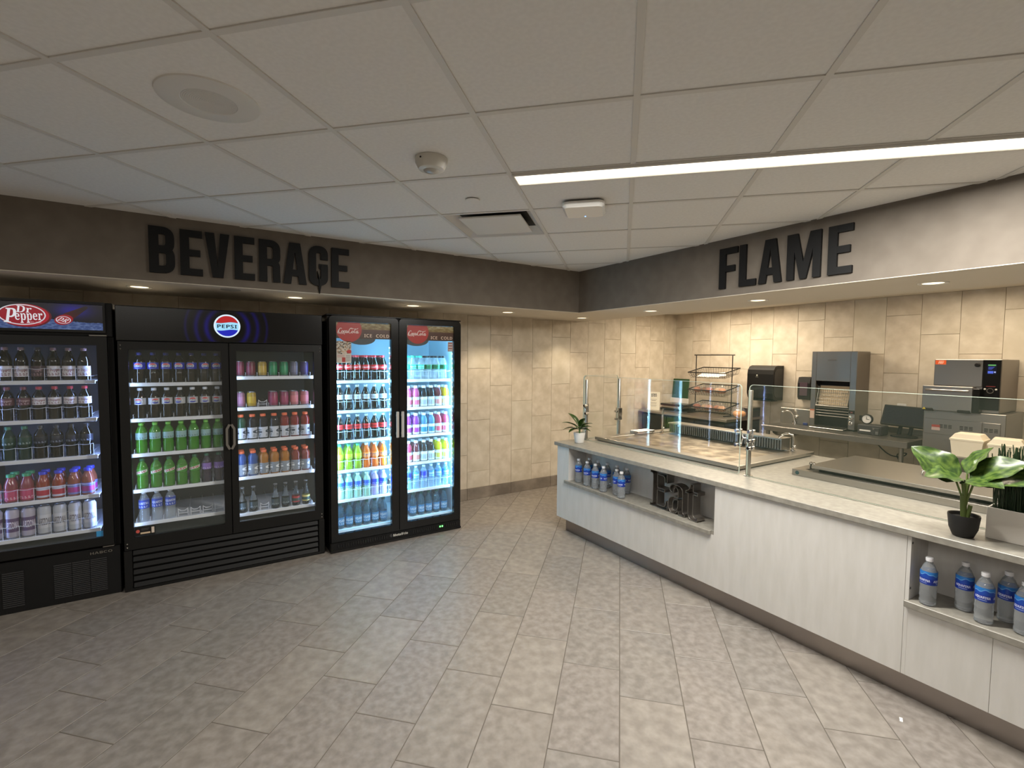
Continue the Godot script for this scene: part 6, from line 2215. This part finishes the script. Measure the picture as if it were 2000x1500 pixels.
func wire_rack(y: float):
	var t := thing("wire_rack", Vector3(5.8, y + 0.0005, -4.05), 0, "black wire rack of three sloping baskets holding bread", "rack")
	var f := MB.new()
	var hw := 0.275
	for s in [-1.0, 1.0]:
		f.tube([Vector3(0.0, 0.0, s * hw), Vector3(0.0, 0.80, s * hw)], 0.007, 6)
		f.tube([Vector3(-0.16, 0.006, s * hw), Vector3(0.16, 0.006, s * hw)], 0.007, 6)
	f.tube([Vector3(0, 0.80, -hw - 0.03), Vector3(0, 0.80, hw + 0.03)], 0.008, 6)
	f.tube([Vector3(0.15, 0.006, -hw), Vector3(0.15, 0.006, hw)], 0.006, 6)
	part(f, "frame", M.black_wire, t)
	for k in 3:
		var bk := hold("basket", t, Vector3(0, 0.595 - k * 0.235, 0))
		bk.rotation.z = 0.2
		var b := MB.new()
		var d := 0.17
		var w := 0.28
		var rim := [Vector3(-d, 0, -w), Vector3(d, 0, -w), Vector3(d, 0, w), Vector3(-d, 0, w), Vector3(-d, 0, -w)]
		for i in 4:
			b.tube([rim[i], rim[i + 1]], 0.0075, 6)
		part(b, "basket_rim", M.black_wire, bk)
		b = MB.new()
		var dep := -0.075
		var dd := d - 0.02
		var ww := w - 0.02
		for i in 15:
			var z := -ww + 2 * ww * i / 14.0
			var zt := -w + 2 * w * i / 14.0
			b.tube([Vector3(-d, 0, zt), Vector3(-dd, dep, z), Vector3(dd, dep, z), Vector3(d, 0, zt)], 0.0018, 4, false)
		for i in 9:
			var x := -dd + 2 * dd * i / 8.0
			var xt := -d + 2 * d * i / 8.0
			b.tube([Vector3(xt, 0, -w), Vector3(x, dep, -ww), Vector3(x, dep, ww), Vector3(xt, 0, w)], 0.0018, 4, false)
		for s in [0.33, 0.67]:
			var a := lerpf(d, dd, s)
			var c := lerpf(w, ww, s)
			var l := [Vector3(-a, dep * s, -c), Vector3(a, dep * s, -c), Vector3(a, dep * s, c), Vector3(-a, dep * s, c), Vector3(-a, dep * s, -c)]
			b.tube(l, 0.0016, 4, false)
		part(b, "basket_mesh", M.black_wire, bk)
	# what lies in the baskets
	var top := 0.595 + y
	t = thing("paper_sheets", Vector3(5.8, top - 0.068, -4.06), 0.25, "white papers lying in the rack's top basket", "paper")
	var b := MB.new()
	b.xf = Transform3D(Basis(Vector3.BACK, 0.2), Vector3.ZERO)
	b.box(Vector3(-0.11, 0.0, -0.18), Vector3(0.10, 0.003, 0.12))
	part(b, "sheet", M.white, t)
	b = MB.new()
	b.xf = Transform3D(Basis(Vector3.BACK, 0.24) * Basis(Vector3.UP, 0.4), Vector3(0, 0.006, 0.02))
	b.box(Vector3(-0.1, 0.0, -0.1), Vector3(0.09, 0.003, 0.14))
	part(b, "sheet", M.white, t)
	var tones := [rgb(186, 118, 80), rgb(204, 150, 104), rgb(170, 96, 66), rgb(214, 178, 140), rgb(190, 130, 88)]
	for k in 2:
		for j in 5:
			var p := Vector3(5.74 + 0.05 * (j & 1), y + 0.36 - 0.235 * k - 0.034, -4.25 + j * 0.095)
			var o := thing("wrapped_bun", p, 0.2 * j, "%s wrapped bun from the sink-far end of the rack's %s basket" % [["first", "second", "third", "fourth", "last"][j], ["middle", "lowest"][k]], "bread", "wrapped buns in the wire rack")
			b = MB.new()
			b.ball(Vector3.ZERO, 0.052, 0.72, 12, 7)
			part(b, "bun", mat(tones[(j + 2 * k) % 5], 0.6), o)
			b = MB.new()
			b.lathe([Vector2(0.0, -0.041), Vector2(0.045, -0.037), Vector2(0.064, 0.0), Vector2(0.05, 0.04), Vector2(0.018, 0.056), Vector2(0.03, 0.074)], 12, 0.08, 5)
			part(b, "plastic_wrap", M.clear_plastic, o)

func wall_dispensers():
	# towel dispenser
	var t := thing("paper_towel_dispenser", Vector3(KIT_X - 0.011, 1.17, -3.49), 0, "large black rounded paper towel dispenser on the kitchen wall", "dispenser")
	var b := MB.new()
	var prof := PackedVector2Array()
	# side outline in (depth, height)
	for q in [[0.0, 0.0], [-0.17, 0.0], [-0.215, 0.03], [-0.235, 0.09], [-0.235, 0.33], [-0.225, 0.385], [-0.19, 0.425], [-0.14, 0.44], [0.0, 0.44]]:
		prof.append(Vector2(q[0], q[1]))
	b.prism(prof, -0.17, 0.17)
	part(b, "cover", M.black_satin, t)
	for s in [-1.0, 1.0]:
		b = MB.new()
		var inner := PackedVector2Array()
		for p in prof:
			inner.append(Vector2(-0.11, 0.22) + (p - Vector2(-0.11, 0.22)) * 0.82)
		b.prism(inner, s * 0.171 - 0.003, s * 0.171 + 0.003)
		part(b, "side_panel", M.dark_grey, t)
	b = MB.new()
	b.box(Vector3(-0.2355, 0.16, -0.165), Vector3(-0.234, 0.168, 0.165))
	part(b, "cover_seam", M.black, t)
	b = MB.new()
	b.xf = Transform3D(Basis(Vector3.BACK, PI / 2), Vector3(-0.2345, 0.315, -0.04))
	b.lathe([Vector2(0.0105, 0.0), Vector2(0.01, 0.0012), Vector2(0.0, 0.0012)], 14)
	part(b, "emblem", mat(rgb(150, 150, 140), 0.4), t)
	part(bx(Vector3(-0.2356, 0.292, -0.058), Vector3(-0.2346, 0.296, -0.022)), "emblem_text", mat(rgb(110, 110, 106), 0.4), t)
	part(bx(Vector3(-0.20, -0.012, -0.13), Vector3(-0.05, 0.0, 0.13), 0.003), "outlet_lip", M.black, t)
	# soap dispenser
	t = thing("soap_dispenser", Vector3(KIT_X - 0.011, 1.205, -3.02), 0, "small dark soap dispenser on the wall, partly behind the toaster", "dispenser")
	b = MB.new()
	prof = PackedVector2Array()
	for q in [[0.0, 0.0], [-0.08, 0.0], [-0.1, 0.03], [-0.105, 0.2], [-0.085, 0.27], [0.0, 0.275]]:
		prof.append(Vector2(q[0], q[1]))
	b.prism(prof, -0.07, 0.07)
	part(b, "cover", M.black, t)
	part(bx(Vector3(-0.107, 0.05, -0.045), Vector3(-0.1035, 0.21, 0.045), 0.001), "front_plate", mat(rgb(70, 54, 62), 0.35), t)
	# wall outlet above the screen
	t = thing("wall_outlet", Vector3(KIT_X - 0.011, 1.20, -2.075), 0, "white wall outlet cover above the black screen", "outlet")
	part(bx(Vector3(-0.005, -0.05, -0.04), Vector3(0.0, 0.035, 0.04), 0.002), "plate", M.white, t)
	part(bx(Vector3(-0.0065, -0.03, -0.018), Vector3(-0.0045, 0.02, 0.018), 0.001), "socket", M.plastic_white, t)

func sink_table():
	var y := 0.92
	var t := steel_table("steel_worktable", Vector3(5.527, 0, -3.205), Vector3(6.188, y, -1.795), "long stainless steel worktable along the kitchen wall, with hand sink", 0.06, 0.0)
	var o := -t.position
	# hand sink let into its far end
	var s := hold("sink", t, o)
	var b := MB.new()
	b.lathe([Vector2(0.0, -0.13), Vector2(0.10, -0.128), Vector2(0.135, -0.1), Vector2(0.145, 0.0), Vector2(0.155, 0.003)], 24)
	part(b, "basin", M.steel_dull, s, Vector3(5.76, y - 0.002, -3.04))
	b = MB.new()
	b.bev(Vector3(5.93, y, -3.20), Vector3(6.18, y + 0.185, -2.86), 0.004)
	part(b, "splash_box", M.steel, s)
	b = MB.new()
	b.tube([Vector3(5.92, y + 0.02, -3.02), Vector3(5.90, y + 0.12, -3.03), Vector3(5.87, y + 0.155, -3.05), Vector3(5.83, y + 0.16, -3.08), Vector3(5.80, y + 0.14, -3.11)], 0.012, 8)
	b.cyl(Vector3(5.92, y, -3.02), 0.025, 0.04, 14)
	b.ball(Vector3(5.915, y + 0.09, -3.0), 0.02, 1.0, 10, 6)
	part(b, "faucet", M.chrome, s)
	part(bx(Vector3(5.92, y + 0.002, -2.93), Vector3(5.935, y + 0.03, -2.88), 0.003), "blue_tag", mat(rgb(30, 50, 110), 0.5), s)
	b = MB.new()
	b.bev(Vector3(6.172, y, -3.2), Vector3(6.188, y + 0.06, -1.8), 0.003)
	part(b, "upstand", M.steel, t, o)
	# cable that hangs below
	t = thing("power_cable", Vector3(5.9, 0.6, -1.95), 0, "black power cable looping below the steel worktable", "cable")
	b = MB.new()
	var pts := []
	for q in [[0.1, 0.25, -0.3], [0.05, 0.17, -0.2], [0.0, 0.12, -0.1], [-0.02, 0.125, 0.0], [0.0, 0.16, 0.03], [0.02, 0.13, -0.05], [0.0, 0.02, -0.02], [-0.02, -0.2, -0.08], [0.0, -0.55, -0.12]]:
		pts.append(Vector3(q[0], q[1], q[2]))
	var c3 := Curve3D.new()
	for k in pts.size():
		var d: Vector3 = (pts[mini(k + 1, pts.size() - 1)] - pts[maxi(0, k - 1)]) * 0.2
		c3.add_point(pts[k], -d, d)
	b.tube(Array(c3.tessellate(3, 6)), 0.006, 6)
	part(b, "cord", M.black, t)

func toaster():
	var y := 0.9205
	var t := thing("conveyor_toaster", Vector3(6.02, y, -2.605), 0, "tall stainless steel conveyor toaster on the steel worktable", "toaster")
	# front at local x = -0.15; from z -0.23 to 0.23, 0.86 tall
	var xf := -0.145
	var xb := 0.155
	var h := 0.862
	var b := MB.new()
	b.bev(Vector3(xf, 0.012, -0.23), Vector3(xb, h, -0.178), 0.003)
	b.bev(Vector3(xf, 0.012, 0.165), Vector3(xb, h, 0.178), 0.003)
	b.bev(Vector3(xf + 0.11, 0.012, -0.179), Vector3(xb, h - 0.002, 0.166), 0.003)
	b.bev(Vector3(xf, 0.532, -0.179), Vector3(xf + 0.115, h, 0.166), 0.003)
	part(b, "body", M.steel_dark, t)
	part(bx(Vector3(xf - 0.004, 0.012, 0.165), Vector3(xb, h, 0.23), 0.004), "control_column", M.steel_dark, t)
	part(bx(Vector3(xf + 0.1, 0.02, -0.178), Vector3(xf + 0.112, 0.53, 0.165)), "oven_mouth", M.black, t)
	part(bx(Vector3(xf + 0.006, 0.012, -0.178), Vector3(xf + 0.1, 0.03, 0.165)), "oven_floor", M.black, t)
	# sloping wire conveyor
	var c := hold("conveyor", t, Vector3(xf + 0.05, 0.41, -0.006))
	c.rotation.z = -0.22
	b = MB.new()
	for k in 16:
		var z := -0.155 + 0.31 * k / 15.0
		b.tube([Vector3(0.01, 0.075, z), Vector3(-0.01, -0.16, z)], 0.0022, 5)
	for k in 7:
		var yy := 0.07 - 0.23 * k / 6.0
		b.tube([Vector3(0.008 * yy / 0.08, yy, -0.158), Vector3(0.008 * yy / 0.08, yy, 0.158)], 0.0026, 5)
	part(b, "wire_belt", M.steel, c)
	part(bx(Vector3(0.006, -0.15, -0.15), Vector3(0.014, 0.07, 0.15)), "bread_panel", mat(rgb(196, 176, 146), 0.6), c)
	b = MB.new()
	b.tube([Vector3(-0.012, -0.165, -0.165), Vector3(0.0, 0.06, -0.165)], 0.006, 6)
	b.tube([Vector3(-0.012, -0.165, -0.165), Vector3(-0.012, -0.165, 0.165)], 0.006, 6)
	part(b, "belt_frame", M.steel, c)
	b = MB.new()
	for k in 4:
		b.tube([Vector3(xf + 0.012, 0.14 + k * 0.03, -0.17), Vector3(xf + 0.012, 0.14 + k * 0.03, 0.16)], 0.004, 5)
	part(b, "rack_bars", M.iron, t)
	b = MB.new()
	b.xf = Transform3D(Basis(Vector3.BACK, 0.12), Vector3(xf - 0.05, 0.008, 0))
	b.bev(Vector3(-0.045, 0.0, -0.19), Vector3(0.07, 0.01, 0.16), 0.003)
	part(b, "crumb_tray", M.steel, t)
	for q in [[0.085, 0.0], [0.145, 0.0]]:
		b = MB.new()
		clamp_knob(b, Vector3(xf - 0.004, q[0], 0.197), Vector3(-1, 0, 0), 0.02, 0.022)
		part(b, "knob", M.chrome, t)
	part(bx(Vector3(xf - 0.0065, 0.185, 0.17), Vector3(xf - 0.0035, 0.225, 0.226), 0.001), "switch_plate", M.black, t)
	part(bx(Vector3(xf - 0.008, 0.197, 0.188), Vector3(xf - 0.0062, 0.21, 0.208), 0.0005), "red_switch", mat(rgb(120, 60, 54), 0.4), t)
	part(bx(Vector3(xf - 0.0012, 0.10, -0.228), Vector3(xf + 0.0005, 0.20, -0.182)), "notice_sticker", mat(rgb(196, 172, 158), 0.5), t)
	part(bx(Vector3(xf - 0.0022, 0.188, -0.228), Vector3(xf - 0.0008, 0.202, -0.182)), "notice_stripe", mat(rgb(190, 110, 80), 0.5), t)
	var tm := TextMesh.new()
	tm.text = "HATCO"
	tm.font = font()
	tm.font_size = 24
	tm.pixel_size = 0.026 / 24.0
	tm.depth = 0.002
	var badge := part(tm, "maker_badge", M.steel_dull, t, Vector3(xf - 0.001, 0.765, -0.02))
	badge.rotation.y = -PI / 2
	for z in [-0.2, 0.2]:
		for x in [xf + 0.03, xb - 0.03]:
			b = MB.new()
			b.cyl(Vector3.ZERO, 0.015, 0.013, 10)
			part(b, "foot", M.black, t, Vector3(x, 0, z))

func desk_things():
	var y := 0.9205
	# ticket printer box with a dial clock on it
	var t := thing("ticket_printer", Vector3(5.86, y, -2.21), 0, "low dark device with a pale slot beside the toaster", "printer")
	part(bx(Vector3(-0.08, 0.0, -0.10), Vector3(0.1, 0.095, 0.11), 0.006), "case", M.dark_grey, t)
	part(bx(Vector3(-0.083, 0.03, -0.08), Vector3(-0.079, 0.045, 0.02), 0.001), "paper_slot", M.white, t)
	part(bx(Vector3(-0.1, 0.0, 0.035), Vector3(-0.078, 0.075, 0.10), 0.004), "side_unit", M.dark_grey, t)
	part(bx(Vector3(-0.103, 0.055, 0.045), Vector3(-0.099, 0.07, 0.06), 0.001), "button", M.steel_dull, t)
	part(bx(Vector3(-0.103, 0.01, 0.07), Vector3(-0.099, 0.04, 0.095), 0.001), "label_plate", M.steel_dull, t)
	t = thing("dial_timer", Vector3(5.88, y + 0.096, -2.262), 0, "small round white-faced dial timer standing on the dark printer", "timer")
	var b := MB.new()
	b.xf = Transform3D(Basis(Vector3.BACK, PI / 2), Vector3(0, 0.052, 0))
	b.lathe([Vector2(0.0, -0.02), Vector2(0.045, -0.02), Vector2(0.052, -0.01), Vector2(0.052, 0.02), Vector2(0.044, 0.024), Vector2(0.042, 0.018)], 28)
	part(b, "case", M.black, t)
	b = MB.new()
	b.xf = Transform3D(Basis(Vector3.BACK, PI / 2), Vector3(0, 0.052, 0))
	b.lathe([Vector2(0.042, 0.019), Vector2(0.0, 0.0192)], 24)
	part(b, "dial", M.white, t)
	b = MB.new()
	b.box(Vector3(-0.0215, 0.05, -0.002), Vector3(-0.0195, 0.08, 0.002))
	b.box(Vector3(-0.0215, 0.05, -0.002), Vector3(-0.0195, 0.054, 0.024))
	part(b, "hands", M.black, t)
	part(bx(Vector3(-0.012, 0.03, -0.072), Vector3(0.012, 0.085, -0.05), 0.004), "key", M.black, t)
	# touch screen
	t = thing("touch_screen", Vector3(5.93, y, -1.955), 0, "tilted black touch screen on a stand at the end of the worktable", "monitor")
	b = MB.new()
	b.lathe([Vector2(0.0, 0.0), Vector2(0.11, 0.0), Vector2(0.112, 0.008), Vector2(0.05, 0.02), Vector2(0.0, 0.022)], 24)
	part(b, "stand_base", M.black, t)
	b = MB.new()
	b.tube([Vector3(0.0, 0.015, -0.045), Vector3(0.04, 0.1, -0.045), Vector3(0.02, 0.18, -0.045)], 0.018, 8)
	b.tube([Vector3(0.0, 0.015, 0.045), Vector3(0.04, 0.1, 0.045), Vector3(0.02, 0.18, 0.045)], 0.018, 8)
	part(b, "stand_neck", M.black, t)
	var s := hold("display_head", t, Vector3(-0.01, 0.205, 0))
	s.rotation = Vector3(0.02, 0, -0.42)
	part(bx(Vector3(-0.015, -0.108, -0.187), Vector3(0.015, 0.108, 0.187), 0.005), "housing", M.black_satin, s)
	part(bx(Vector3(-0.0165, -0.092, -0.175), Vector3(-0.0145, 0.094, 0.175), 0.0006), "screen_glass", mat(rgb(26, 31, 42), 0.12), s)

func oven():
	var t := thing("rapid_oven", Vector3(5.95, 0.93, -1.5), 0, "stainless steel rapid oven with orange FRY label and black control panel", "oven")
	var o := -t.position
	var xf := 5.66
	var zl := -1.667     # left edge of the upper door
	var b := bx(Vector3(xf + 0.012, 1.24, zl), Vector3(6.18, 1.703, -1.222), 0.004)
	part(b, "body", M.steel_dark, t, o)
	part(bx(Vector3(xf, 1.466, zl), Vector3(xf + 0.014, 1.70, -1.337), 0.003), "upper_door", M.steel_dark, t, o)
	part(bx(Vector3(xf - 0.075, 1.24, zl - 0.055), Vector3(xf + 0.013, 1.462, -1.375), 0.004), "lower_door", M.steel_dark, t, o)
	b = MB.new()
	b.tube([Vector3(xf - 0.088, 1.425, zl - 0.03), Vector3(xf - 0.088, 1.425, -1.40)], 0.009, 8)
	part(b, "door_handle", M.chrome, t, o)
	var im := blank(128, 64, rgb(216, 92, 44))
	draw_text(im, "FRY", 68, 40, 60, 26, rgb(246, 232, 220), false, 0.15)
	im.fill_rect(Rect2i(40, 10, 60, 8), rgb(240, 200, 180))
	b = MB.new()
	b.quad(Vector3(xf - 0.0008, 1.655, zl + 0.006), Vector3(xf - 0.0008, 1.655, zl + 0.082), Vector3(xf - 0.0008, 1.694, zl + 0.082), Vector3(xf - 0.0008, 1.694, zl + 0.006), Vector3(-1, 0, 0))
	part(b, "fry_label", print_mat(im, 0.4), t, o, "orange label reading FRY")
	b = MB.new()
	clamp_knob(b, Vector3(xf, 1.655, -1.372), Vector3(-1, 0, 0), 0.017, 0.025)
	part(b, "knob", M.black, t, o)
	part(bx(Vector3(xf - 0.004, 1.268, -1.335), Vector3(xf + 0.014, 1.70, -1.225), 0.003), "control_panel", M.black_gloss, t, o)
	part(bx(Vector3(xf - 0.079, 1.24, -1.375), Vector3(xf + 0.012, 1.45, -1.33), 0.003), "panel_side", M.black_gloss, t, o)
	im = blank(96, 128, rgb(10, 14, 34))
	im.fill_rect(Rect2i(10, 8, 76, 14), rgb(120, 200, 110))
	for k in 4:
		im.fill_rect(Rect2i(14, 36 + k * 9, 60 - k * 8, 4), rgb(90, 110, 220))
	im.fill_rect(Rect2i(10, 86, 54, 30), rgb(96, 120, 240))
	im.fill_rect(Rect2i(70, 90, 18, 18), rgb(180, 190, 250))
	b = MB.new()
	b.quad(Vector3(xf - 0.0046, 1.575, -1.312), Vector3(xf - 0.0046, 1.575, -1.25), Vector3(xf - 0.0046, 1.665, -1.25), Vector3(xf - 0.0046, 1.665, -1.312), Vector3(-1, 0, 0))
	var sm := mat(rgb(10, 12, 20), 0.2)
	sm.emission_enabled = true
	sm.emission_texture = as_tex(im)
	sm.emission_energy_multiplier = 0.8
	part(b, "screen", sm, t, o, "small glowing blue display")
	b = MB.new()
	b.xf = Transform3D(Basis(Vector3.BACK, PI / 2), Vector3(xf - 0.004, 1.435, -1.282))
	b.lathe([Vector2(0.024, 0.0), Vector2(0.023, 0.008), Vector2(0.018, 0.008), Vector2(0.018, 0.0)], 20)
	part(b, "dial_ring", M.chrome, t, o)
	for z in [-1.317, -1.247]:
		b = MB.new()
		b.ball(Vector3(xf - 0.005, 1.447, z), 0.008, 1.0, 10, 6)
		part(b, "button", M.plastic_white, t, o)
	part(bx(Vector3(xf - 0.0055, 1.47, -1.31), Vector3(xf - 0.0035, 1.476, -1.252)), "red_legend", mat(rgb(120, 34, 30), 0.4), t, o)
	for q in [[-1.713, -1.64], [-1.47, -1.385]]:
		part(bx(Vector3(xf - 0.085, 1.232, q[0]), Vector3(xf - 0.04, 1.258, q[1]), 0.004), "hinge_block", M.black, t, o)
	b = MB.new()
	b.xf = Transform3D(Basis(Vector3.UP, -PI / 2), Vector3(xf - 0.0865, 1.245, -1.70))
	b.prism(PackedVector2Array([Vector2(-0.013, 0), Vector2(0.013, 0), Vector2(0, 0.022)]), 0, 0.001)
	part(b, "warning_mark", mat(rgb(206, 180, 40), 0.5), t, o)
	# stand with vents under it
	t = thing("equipment_stand", Vector3(5.93, 0, -1.45), 0, "steel refrigerated base with slotted vents under the oven", "cabinet")
	o = -t.position
	part(bx(Vector3(xf - 0.02, 0.05, -1.72), Vector3(6.17, 1.238, -1.17), 0.004), "body", M.steel_dark, t, o)
	part(bx(Vector3(xf - 0.005, 0.0, -1.70), Vector3(6.15, 0.05, -1.19)), "plinth", M.black, t, o)
	part(bx(Vector3(xf - 0.026, 1.02, -1.715), Vector3(xf - 0.019, 1.16, -1.315), 0.002), "vent_panel", M.steel_dark, t, o)
	part(bx(Vector3(xf - 0.026, 1.02, -1.31), Vector3(xf - 0.019, 1.16, -1.20), 0.002), "vent_panel", M.steel_dark, t, o)
	b = MB.new()
	for q in [[-1.60, 3], [-1.46, 3], [-1.30, 3]]:
		for k in q[1]:
			for j in 3:
				b.box(Vector3(xf - 0.0275, 1.105 - j * 0.012, q[0] + k * 0.031), Vector3(xf - 0.0255, 1.111 - j * 0.012, q[0] + k * 0.031 + 0.024))
	part(b, "vent_slots", M.black, t, o)
	part(bx(Vector3(xf - 0.0275, 1.055, -1.655), Vector3(xf - 0.0255, 1.105, -1.595)), "notice_label", mat(rgb(204, 176, 166), 0.5), t, o)
	part(bx(Vector3(xf - 0.0282, 1.083, -1.655), Vector3(xf - 0.0272, 1.105, -1.595)), "notice_stripe", mat(rgb(170, 70, 60), 0.5), t, o)
	# steel bin below the table end
	t = thing("steel_bin", Vector3(5.32, 0, -1.555), 0, "grey steel bin with a blue sticker beside the worktable end", "bin")
	part(bx(Vector3(-0.1, 0.001, -0.055), Vector3(0.02, 0.89, 0.06), 0.006), "bin_body", M.steel_dark, t)
	part(bx(Vector3(-0.105, 0.888, -0.062), Vector3(0.025, 0.925, 0.03), 0.008), "bin_rim", M.plastic_white, t)
	part(bx(Vector3(-0.1015, 0.80, -0.045), Vector3(-0.0995, 0.862, 0.01)), "blue_sticker", mat(rgb(70, 120, 170), 0.4), t)

func foam_boxes():
	var tb := steel_table("steel_worktable", Vector3(4.98, 0, -1.40), Vector3(5.56, 0.93, 0.6), "stainless steel table carrying the foam boxes in front of the oven", 0.05, 0.5)
	tb.name = "side_table"
	var say := ["cream foam takeout box behind the left leaves of the plant", "second cream foam takeout box, behind the plant's top leaf", "tallest cream foam takeout box, at the picture edge"]
	var k := 0
	var foam := mat(rgb(226, 214, 190), 0.55)
	for q in [[5.12, -1.262, 0.135, 0.04], [5.06, -1.035, 0.13, 0.14], [4.99, -0.80, 0.20, 0.0]]:
		var t := thing("foam_takeout_box", Vector3(q[0], 0.9305, q[1]), q[3], say[k], "takeout box", "foam takeout boxes on the steel side table")
		var h: float = q[2]
		for w in [["tray", [Vector2(0.0, 0.001), Vector2(0.118, 0.0), Vector2(0.136, h - 0.008), Vector2(0.143, h - 0.006), Vector2(0.143, h)]], ["lid", [Vector2(0.143, h + 0.0005), Vector2(0.143, h + 0.006), Vector2(0.134, h + 0.012), Vector2(0.106, h + 0.045), Vector2(0.098, h + 0.048), Vector2(0.0, h + 0.049)]]]:
			var b := MB.new()
			b.lathe(w[1], 4)
			# flat sides: one normal to each face
			for i in range(0, b.v.size(), 3):
				var nn := (b.v[i + 2] - b.v[i]).cross(b.v[i + 1] - b.v[i]).normalized()
				for j in 3:
					b.n[i + j] = nn
			var p := part(b, w[0], foam, t)
			p.rotation.y = PI / 4
		k += 1

func small_things():
	# crumpled scrap of clear wrapper on the floor by the counter
	var t := thing("wrapper_scrap", Vector3(2.78, 0.0005, -0.9), 0.4, "tiny shiny scrap of clear wrapper on the floor tiles", "litter")
	t.position = Vector3(2.72, 0.0005, -0.85)
	var b := MB.new()
	b.prism(PackedVector2Array([Vector2(-0.012, 0), Vector2(-0.004, 0.006), Vector2(0.004, 0.002), Vector2(0.012, 0.005), Vector2(0.009, 0.0)]), -0.006, 0.006)
	part(b, "scrap", M.white_gloss, t)
